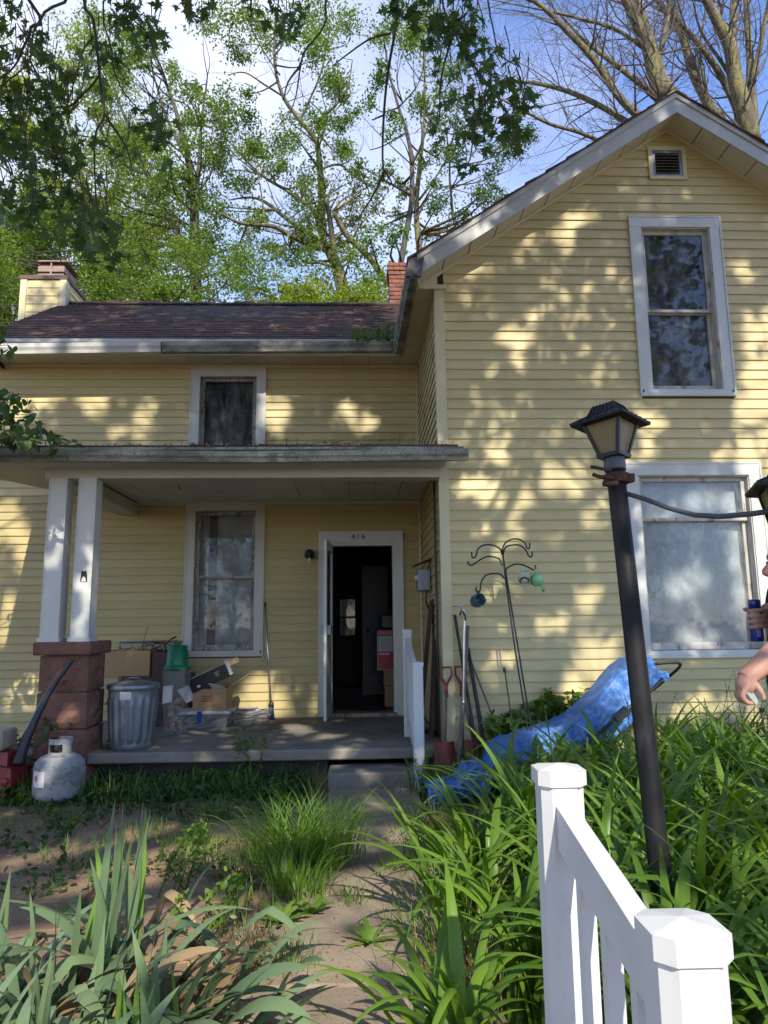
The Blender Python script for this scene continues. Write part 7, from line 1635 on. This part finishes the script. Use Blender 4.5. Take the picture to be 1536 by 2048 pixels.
for i, px in enumerate((1340, 1400, 1450, 1490, 1530)):
    c = at(px, 1450, 6.35); c.z = 0; stem_weed(c, RU(.7, .95), 6, 0.016, 'wispy tall grass going to seed under the big window', l_grass, 'seed_grass', (0, 0), DIAMOND, DIAMOND_F, 0.09, 'wispy seed grass under the window')
# daylily flower stalks
for i, (px, y0, y1, Y) in enumerate(((1010, 1345, 1560, 4.6), (1522, 1425, 1560, 4.4), (1090, 1420, 1560, 4.4))):
    a_ = at(px, y0, Y); b_ = Vector((a_.x + 0.05, Y, 0.0)); q = MB().tube(smooth_path([b_, b_.lerp(a_, .6) + Vector((.02, 0, 0)), a_], 4), [0.005] * 8 + [0.004], 6)
    for k in range(4): q.lathe([(0, 0), (0.007, 0.015), (0.006, 0.03), (0, 0.04)], a_ + Vector((RU(-.008, .008), RU(-.008, .008), -0.005)), 8, (RU(-.4, .4), RU(-.4, .4), 1))
    tag(q.build('flower_stalk', M('stalk_green', (0.06, 0.11, 0.03), rough=0.6)), ('tall budded daylily stalk in front of the blue tarp', 'brown-tipped daylily stalk near the person', 'short daylily stalk beside the tarp frame')[i], 'flower stalk')
# roof weeds and twigs in the gutters
P_ = []; q = MB()
for k in range(40):
    b = Vector((RU(-0.05, 0.40), RU(8.2, 8.45), 4.86)); tip = b + Vector((random.gauss(0.02, .08), random.gauss(-.02, .05), RU(.05, .3))); q.tube([b, b.lerp(tip, .5), tip], [0.003, 0.002, 0.001], 4)
    for j in range(14): t = RU(0.2, 1); p_ = b.lerp(tip, t); P_.append((p_.x + random.gauss(0, .03), p_.y + random.gauss(0, .03), p_.z + random.gauss(0, .02)))
gw = new_empty('gutter_weed', (0.2, 8.3, 4.8), 'green weeds sprouting in the roof valley gutter', 'weed'); q.build('stems', m_twig, gw); leaves('leaves', np.array(P_), 0.045, OVAL, OVAL_F, l_tree, gw, 0.5)
q = MB()
for k in range(90):
    b = Vector((RU(-3.8, 0.8), RU(6.16, 6.4), 3.02)); d = Vector((RU(-.15, .15), RU(-.06, .06), RU(0.0, .05))); q.tube([b, b + d * .6 + Vector((0, 0, .012)), b + d], [0.003, 0.002, 0.0012], 4)
for k in range(16):
    b = Vector((RU(-1.6, 0.5), RU(6.25, 6.5), 3.03)); q.tube([b, b + Vector((RU(-.02, .02), 0, RU(.06, .16)))], [0.0018, 0.0008], 4)
o_ = q.build('roof_twigs', m_twig, None, 'stuff'); o_['label'] = 'fallen twigs and dead stalks on the porch roof edge'; o_['category'] = 'twigs'
P_ = [(RU(-3.9, 0.85), RU(6.14, 6.42), 3.02 + RU(0, .012)) for k in range(900)]
o_ = leaves('roof_litter', np.array(P_), 0.026, OVAL, OVAL_F, l_dead, None, 0.0, None, 'stuff'); o_['label'] = 'moss and leaf crumbs on the porch roof edge'; o_['category'] = 'litter'
P_ = [];
for k in range(420):
    p_ = rp(RU(-4.7, 0.4), RU(0, SLN), 0.022); P_.append(tuple(p_))
o_ = leaves('roof_litter', np.array(P_), 0.03, OVAL, OVAL_F, l_dead, None, 0.0, None, 'stuff'); o_['label'] = 'pale seeds scattered on the shingle roof'; o_['category'] = 'litter'
# sapling reaching in beside the porch roof on the left
sp_ = new_empty('sapling', (-4.15, 5.7, 0), 'leafy sapling reaching in over the end of the porch gutter', 'tree'); q = MB(); P_ = []
q.tube([(-4.15, 5.7, -0.1), (-4.12, 5.7, 1.5), (-4.05, 5.72, 3.0), (-3.9, 5.75, 4.4)], [0.035, 0.028, 0.02, 0.008], 8)
for (px, py) in ((130, 885), (60, 830), (95, 860), (20, 800), (110, 880), (30, 870), (70, 880), (10, 840), (10, 670), (0, 650), (15, 690), (45, 800)):
    tip = at(px, py, 5.75 + RU(-.2, .2)); b = Vector((-4.05, 5.72, tip.z - RU(.05, .3))); pp = smooth_path([b, b.lerp(tip, .5) + Vector((0, 0, .08)), tip], 5); q.tube(pp, [0.008 - 0.006 * i / (len(pp) - 1) for i in range(len(pp))], 5)
    for p_ in pp[3:]:
        for j in range(7): P_.append((p_.x + random.gauss(0, .05), p_.y + random.gauss(0, .07), p_.z + random.gauss(0, .035)))
q.build('trunk', m_twig, sp_); leaves('crown', np.array(P_), 0.10, OVAL, OVAL_F, l_maple, sp_, 0.5)

# ------------------------------------------------------------------ person at the right edge
def remesh_obj(name, parts, voxel, mat, parent, smooth=4, thick=0.0):
    """closed pieces welded into one continuous skin"""
    mb = MB()
    for fn in parts: fn(mb)
    o = mb.build('tmp_shape', mat, parent)
    md = o.modifiers.new('r', 'REMESH'); md.mode = 'VOXEL'; md.voxel_size = voxel; md.use_smooth_shade = True
    s_ = o.modifiers.new('s', 'SMOOTH'); s_.factor = 0.6; s_.iterations = smooth
    dg = bpy.context.evaluated_depsgraph_get(); me = bpy.data.meshes.new_from_object(o.evaluated_get(dg)); me.name = name
    bpy.data.objects.remove(o); me.materials.clear(); me.materials.append(mat)
    n_ = bpy.data.objects.new(name, me); COL.objects.link(n_); n_.parent = parent; return n_
def T(pts, radii, n=14): return lambda mb: mb.tube(smooth_path([Vector(p) for p in pts], 4), list(np.interp(np.linspace(0, len(pts) - 1, (len(pts) - 1) * 4 + 1), range(len(pts)), radii)), n)
def EL(c, rx, ry, rz, n=16):
    def f(mb):
        prof = [(math.sin(math.pi * k / 10), -math.cos(math.pi * k / 10)) for k in range(11)]
        b = len(mb.v); mb.lathe([(max(r_, 1e-3), h) for r_, h in prof], (0, 0, 0), n)
        mb.v[b:] = [(c[0] + x * rx, c[1] + y * ry, c[2] + z * rz) for x, y, z in mb.v[b:]]
    return f
PY = 2.75
wristR = at(1500, 1350, PY - 0.12); elbowR = at(1592, 1270, PY - 0.08); shR = at(1640, 1168, PY + 0.02)
hip = Vector((shR.x + 0.06, PY + 0.04, 0.93)); neck = Vector((shR.x + 0.01, PY + 0.06, shR.z + 0.11))
nose = at(1533, 1143, PY + 0.05)
head = Vector((nose.x + 0.125, PY + 0.06, nose.z + 0.02))
shL = shR + Vector((0.10, 0.36, 0)); elbowL = shL + Vector((-0.02, 0.10, -0.29)); bot = at(1511, 1236, PY + 0.26); wristL = bot + Vector((0.075, 0.0, 0.02))
pers = new_empty('person', (hip.x, hip.y, 0), 'person in a navy t-shirt holding a blue bottle and a phone beside the big window', 'person')
hd_ = (wristR - elbowR).normalized(); hnd = wristR + hd_ * 0.03
fing = []
ph_c = at(1502, 1390, PY - 0.15)
for k in range(4):
    b_ = hnd + Vector((-0.012 + 0.004 * k, -0.032 + 0.021 * k, -0.025)); L_ = (0.072, 0.08, 0.075, 0.06)[k]
    m1 = b_ + Vector((-0.018, 0, -0.030)); m2 = m1 + Vector((0.016, 0.0, -0.024)); m3 = m2 + Vector((0.028, 0, -0.002))
    fing.append(T([b_ + Vector((0.012, 0, 0.015)), b_, m1, m2, m3], [0.012, 0.0115, 0.0105, 0.0095, 0.008], 10))
thumb = T([hnd + Vector((0.02, -0.03, -0.01)), hnd + Vector((0.03, -0.045, -0.035)), hnd + Vector((0.042, -0.045, -0.07))], [0.013, 0.0115, 0.009], 10)
fl_ = []
for k in range(4):
    z_ = bot.z + 0.034 - 0.0235 * k; fl_.append(T([wristL + Vector((-0.01, -0.02, z_ - wristL.z)), Vector((bot.x + 0.02, bot.y - 0.04, z_)), Vector((bot.x - 0.025, bot.y - 0.036, z_ - 0.002)), Vector((bot.x - 0.036, bot.y - 0.006 + 0.004 * k, z_ - 0.004))], [0.0105, 0.0092, 0.0088, 0.0075], 10))
thl = T([wristL + Vector((-0.01, 0.02, 0)), Vector((bot.x + 0.005, bot.y + 0.042, bot.z + 0.03)), Vector((bot.x - 0.03, bot.y + 0.03, bot.z + 0.04))], [0.013, 0.011, 0.009], 10)
body_parts = [T([neck + Vector((0, 0, -0.1)), neck, head + Vector((0.03, 0, -0.06))], [0.085, 0.062, 0.06]),
    EL(head + Vector((0.01, 0, 0.03)), 0.105, 0.078, 0.12), EL(head + Vector((-0.035, 0, -0.055)), 0.06, 0.058, 0.065), EL(head + Vector((-0.07, 0, -0.10)), 0.028, 0.03, 0.022),
    T([head + Vector((-0.085, 0, 0.03)), head + Vector((-0.112, 0, -0.005)), head + Vector((-0.122, 0, -0.022)), head + Vector((-0.095, 0, -0.032))], [0.012, 0.014, 0.017, 0.014], 10),
    T([head + Vector((-0.075, -0.045, 0.038)), head + Vector((-0.095, 0, 0.045)), head + Vector((-0.075, 0.045, 0.038))], [0.012, 0.014, 0.012], 8),
    T([head + Vector((-0.085, -0.025, -0.062)), head + Vector((-0.102, 0, -0.06)), head + Vector((-0.085, 0.025, -0.062))], [0.008, 0.010, 0.008], 8),
    EL(head + Vector((0.015, -0.08, -0.005)), 0.022, 0.012, 0.035), EL(head + Vector((0.015, 0.08, -0.005)), 0.022, 0.012, 0.035),
    T([shR, elbowR, elbowR.lerp(wristR, .35), wristR, hnd], [0.062, 0.050, 0.049, 0.034, 0.034]), EL(hnd + Vector((0.0, 0, -0.02)), 0.032, 0.046, 0.04),
    T([shL, elbowL, elbowL.lerp(wristL, .4), wristL], [0.06, 0.048, 0.045, 0.032]), EL(wristL + Vector((-0.02, -0.005, 0)), 0.035, 0.03, 0.045),
    T([neck + Vector((0, 0, -0.05)), hip + Vector((-0.02, 0, 0.3)), hip + Vector((0, 0, 0.0))], [0.12, 0.16, 0.16]), T([shR, neck + Vector((0, 0.02, -0.1)), shL], [0.07, 0.1, 0.07])] + fing + [thumb] + fl_ + [thl]
for sg in (-1, 1):
    hp_ = hip + Vector((0, sg * 0.10, 0)); body_parts.append(T([hp_, hp_ + Vector((-0.02, 0.01 * sg, -0.42)), hp_ + Vector((0.02, 0.01 * sg, -0.84)), hp_ + Vector((-0.02, 0.01 * sg, -0.90))], [0.09, 0.062, 0.042, 0.045])); body_parts.append(EL(hp_ + Vector((-0.07, 0, -0.895)), 0.12, 0.045, 0.036))
remesh_obj('body', body_parts, 0.0045, m_skin, pers, 3)
mid_ = hip + Vector((-0.085, 0, 0.28))
remesh_obj('t_shirt', [T([neck + Vector((0, 0, -0.035)), neck + Vector((0, 0, -0.12)), mid_ + Vector((0.0, 0, 0.08)), mid_ + Vector((0, 0, -0.1)), hip + Vector((-0.01, 0, -0.02))], [0.085, 0.15, 0.185, 0.19, 0.185]), T([shR + Vector((0, 0.14, 0.03)), shR + Vector((0, 0, 0.0)), shR.lerp(elbowR, 0.78)], [0.105, 0.088, 0.084]), T([shL + Vector((0, -0.14, 0.03)), shL, shL.lerp(elbowL, 0.62)], [0.105, 0.088, 0.086])], 0.012, m_navy, pers, 4)
remesh_obj('trousers', [T([hip + Vector((0, 0, 0.06)), hip + Vector((0, 0, -0.08))], [0.175, 0.17])] + [T([hip + Vector((0, sg * 0.09, -0.02)), hip + Vector((-0.02, sg * 0.11, -0.42)), hip + Vector((0.015, sg * 0.11, -0.84))], [0.115, 0.09, 0.075]) for sg in (-1, 1)], 0.014, m_denim, pers, 3)
remesh_obj('hair', [EL(head + Vector((0.03, 0, 0.055)), 0.105, 0.088, 0.112), EL(head + Vector((0.07, 0, -0.01)), 0.06, 0.075, 0.08)], 0.01, m_hair, pers, 2)
sh_ = MB()
for sg in (-1, 1):
    b_ = len(sh_.v); EL(hip + Vector((-0.07, sg * 0.11, -0.885)), 0.135, 0.052, 0.05)(sh_); sh_.v[b_:] = [(x, y, max(z, 0.0)) for x, y, z in sh_.v[b_:]]
sh_.build('shoes', m_rubber, pers)
ey = MB()
for sg in (-1, 1): EL(head + Vector((-0.088, sg * 0.032, 0.018)), 0.010, 0.013, 0.008)(ey)
ey.build('eyes', m_hair, pers)
e = new_empty('bottle', bot, 'small blue plastic bottle held in the hand of the person', 'bottle')
MB().lathe([(0.026, -0.10), (0.028, -0.095), (0.028, 0.02), (0.022, 0.035), (0.022, 0.045)], bot, 20).build('bottle_body', m_bottle, e)
MB().lathe([(0.0285, -0.075), (0.0285, -0.035)], bot, 20).build('label', m_whitep, e) if False else MB().add([bot + Vector((0.0286 * math.cos(a_), 0.0286 * math.sin(a_), z_)) for z_ in (-0.08, -0.035) for a_ in (-2.1, -1.8, -1.5)], [(0, 1, 4, 3), (1, 2, 5, 4)]).build('label', M('pale_blue_label', (0.2, 0.25, 0.5), rough=0.4), e)
MB().lathe([(0.024, 0.043), (0.024, 0.075), (0.02, 0.08), (0.0, 0.08)], bot, 20).build('bottle_cap', m_bottle, e)
e = new_empty('phone', ph_c, 'pale cased phone held low in the hand of the person', 'phone')
u1 = Vector((0.62, 0.0, -0.78)).normalized(); u2 = Vector((0.70, 0.45, 0.56)).normalized(); u3 = u1.cross(u2).normalized()
if u3.y > 0: u3 = -u3
u3 = -u3
MB().obox(ph_c, u1 * 0.030, u2 * 0.020, u3 * 0.008).build('phone_case', m_phone, e)
MB().obox(ph_c + u3 * 0.0085, u1 * 0.027, u2 * 0.017, u3 * 0.0008).build('screen', m_print, e)
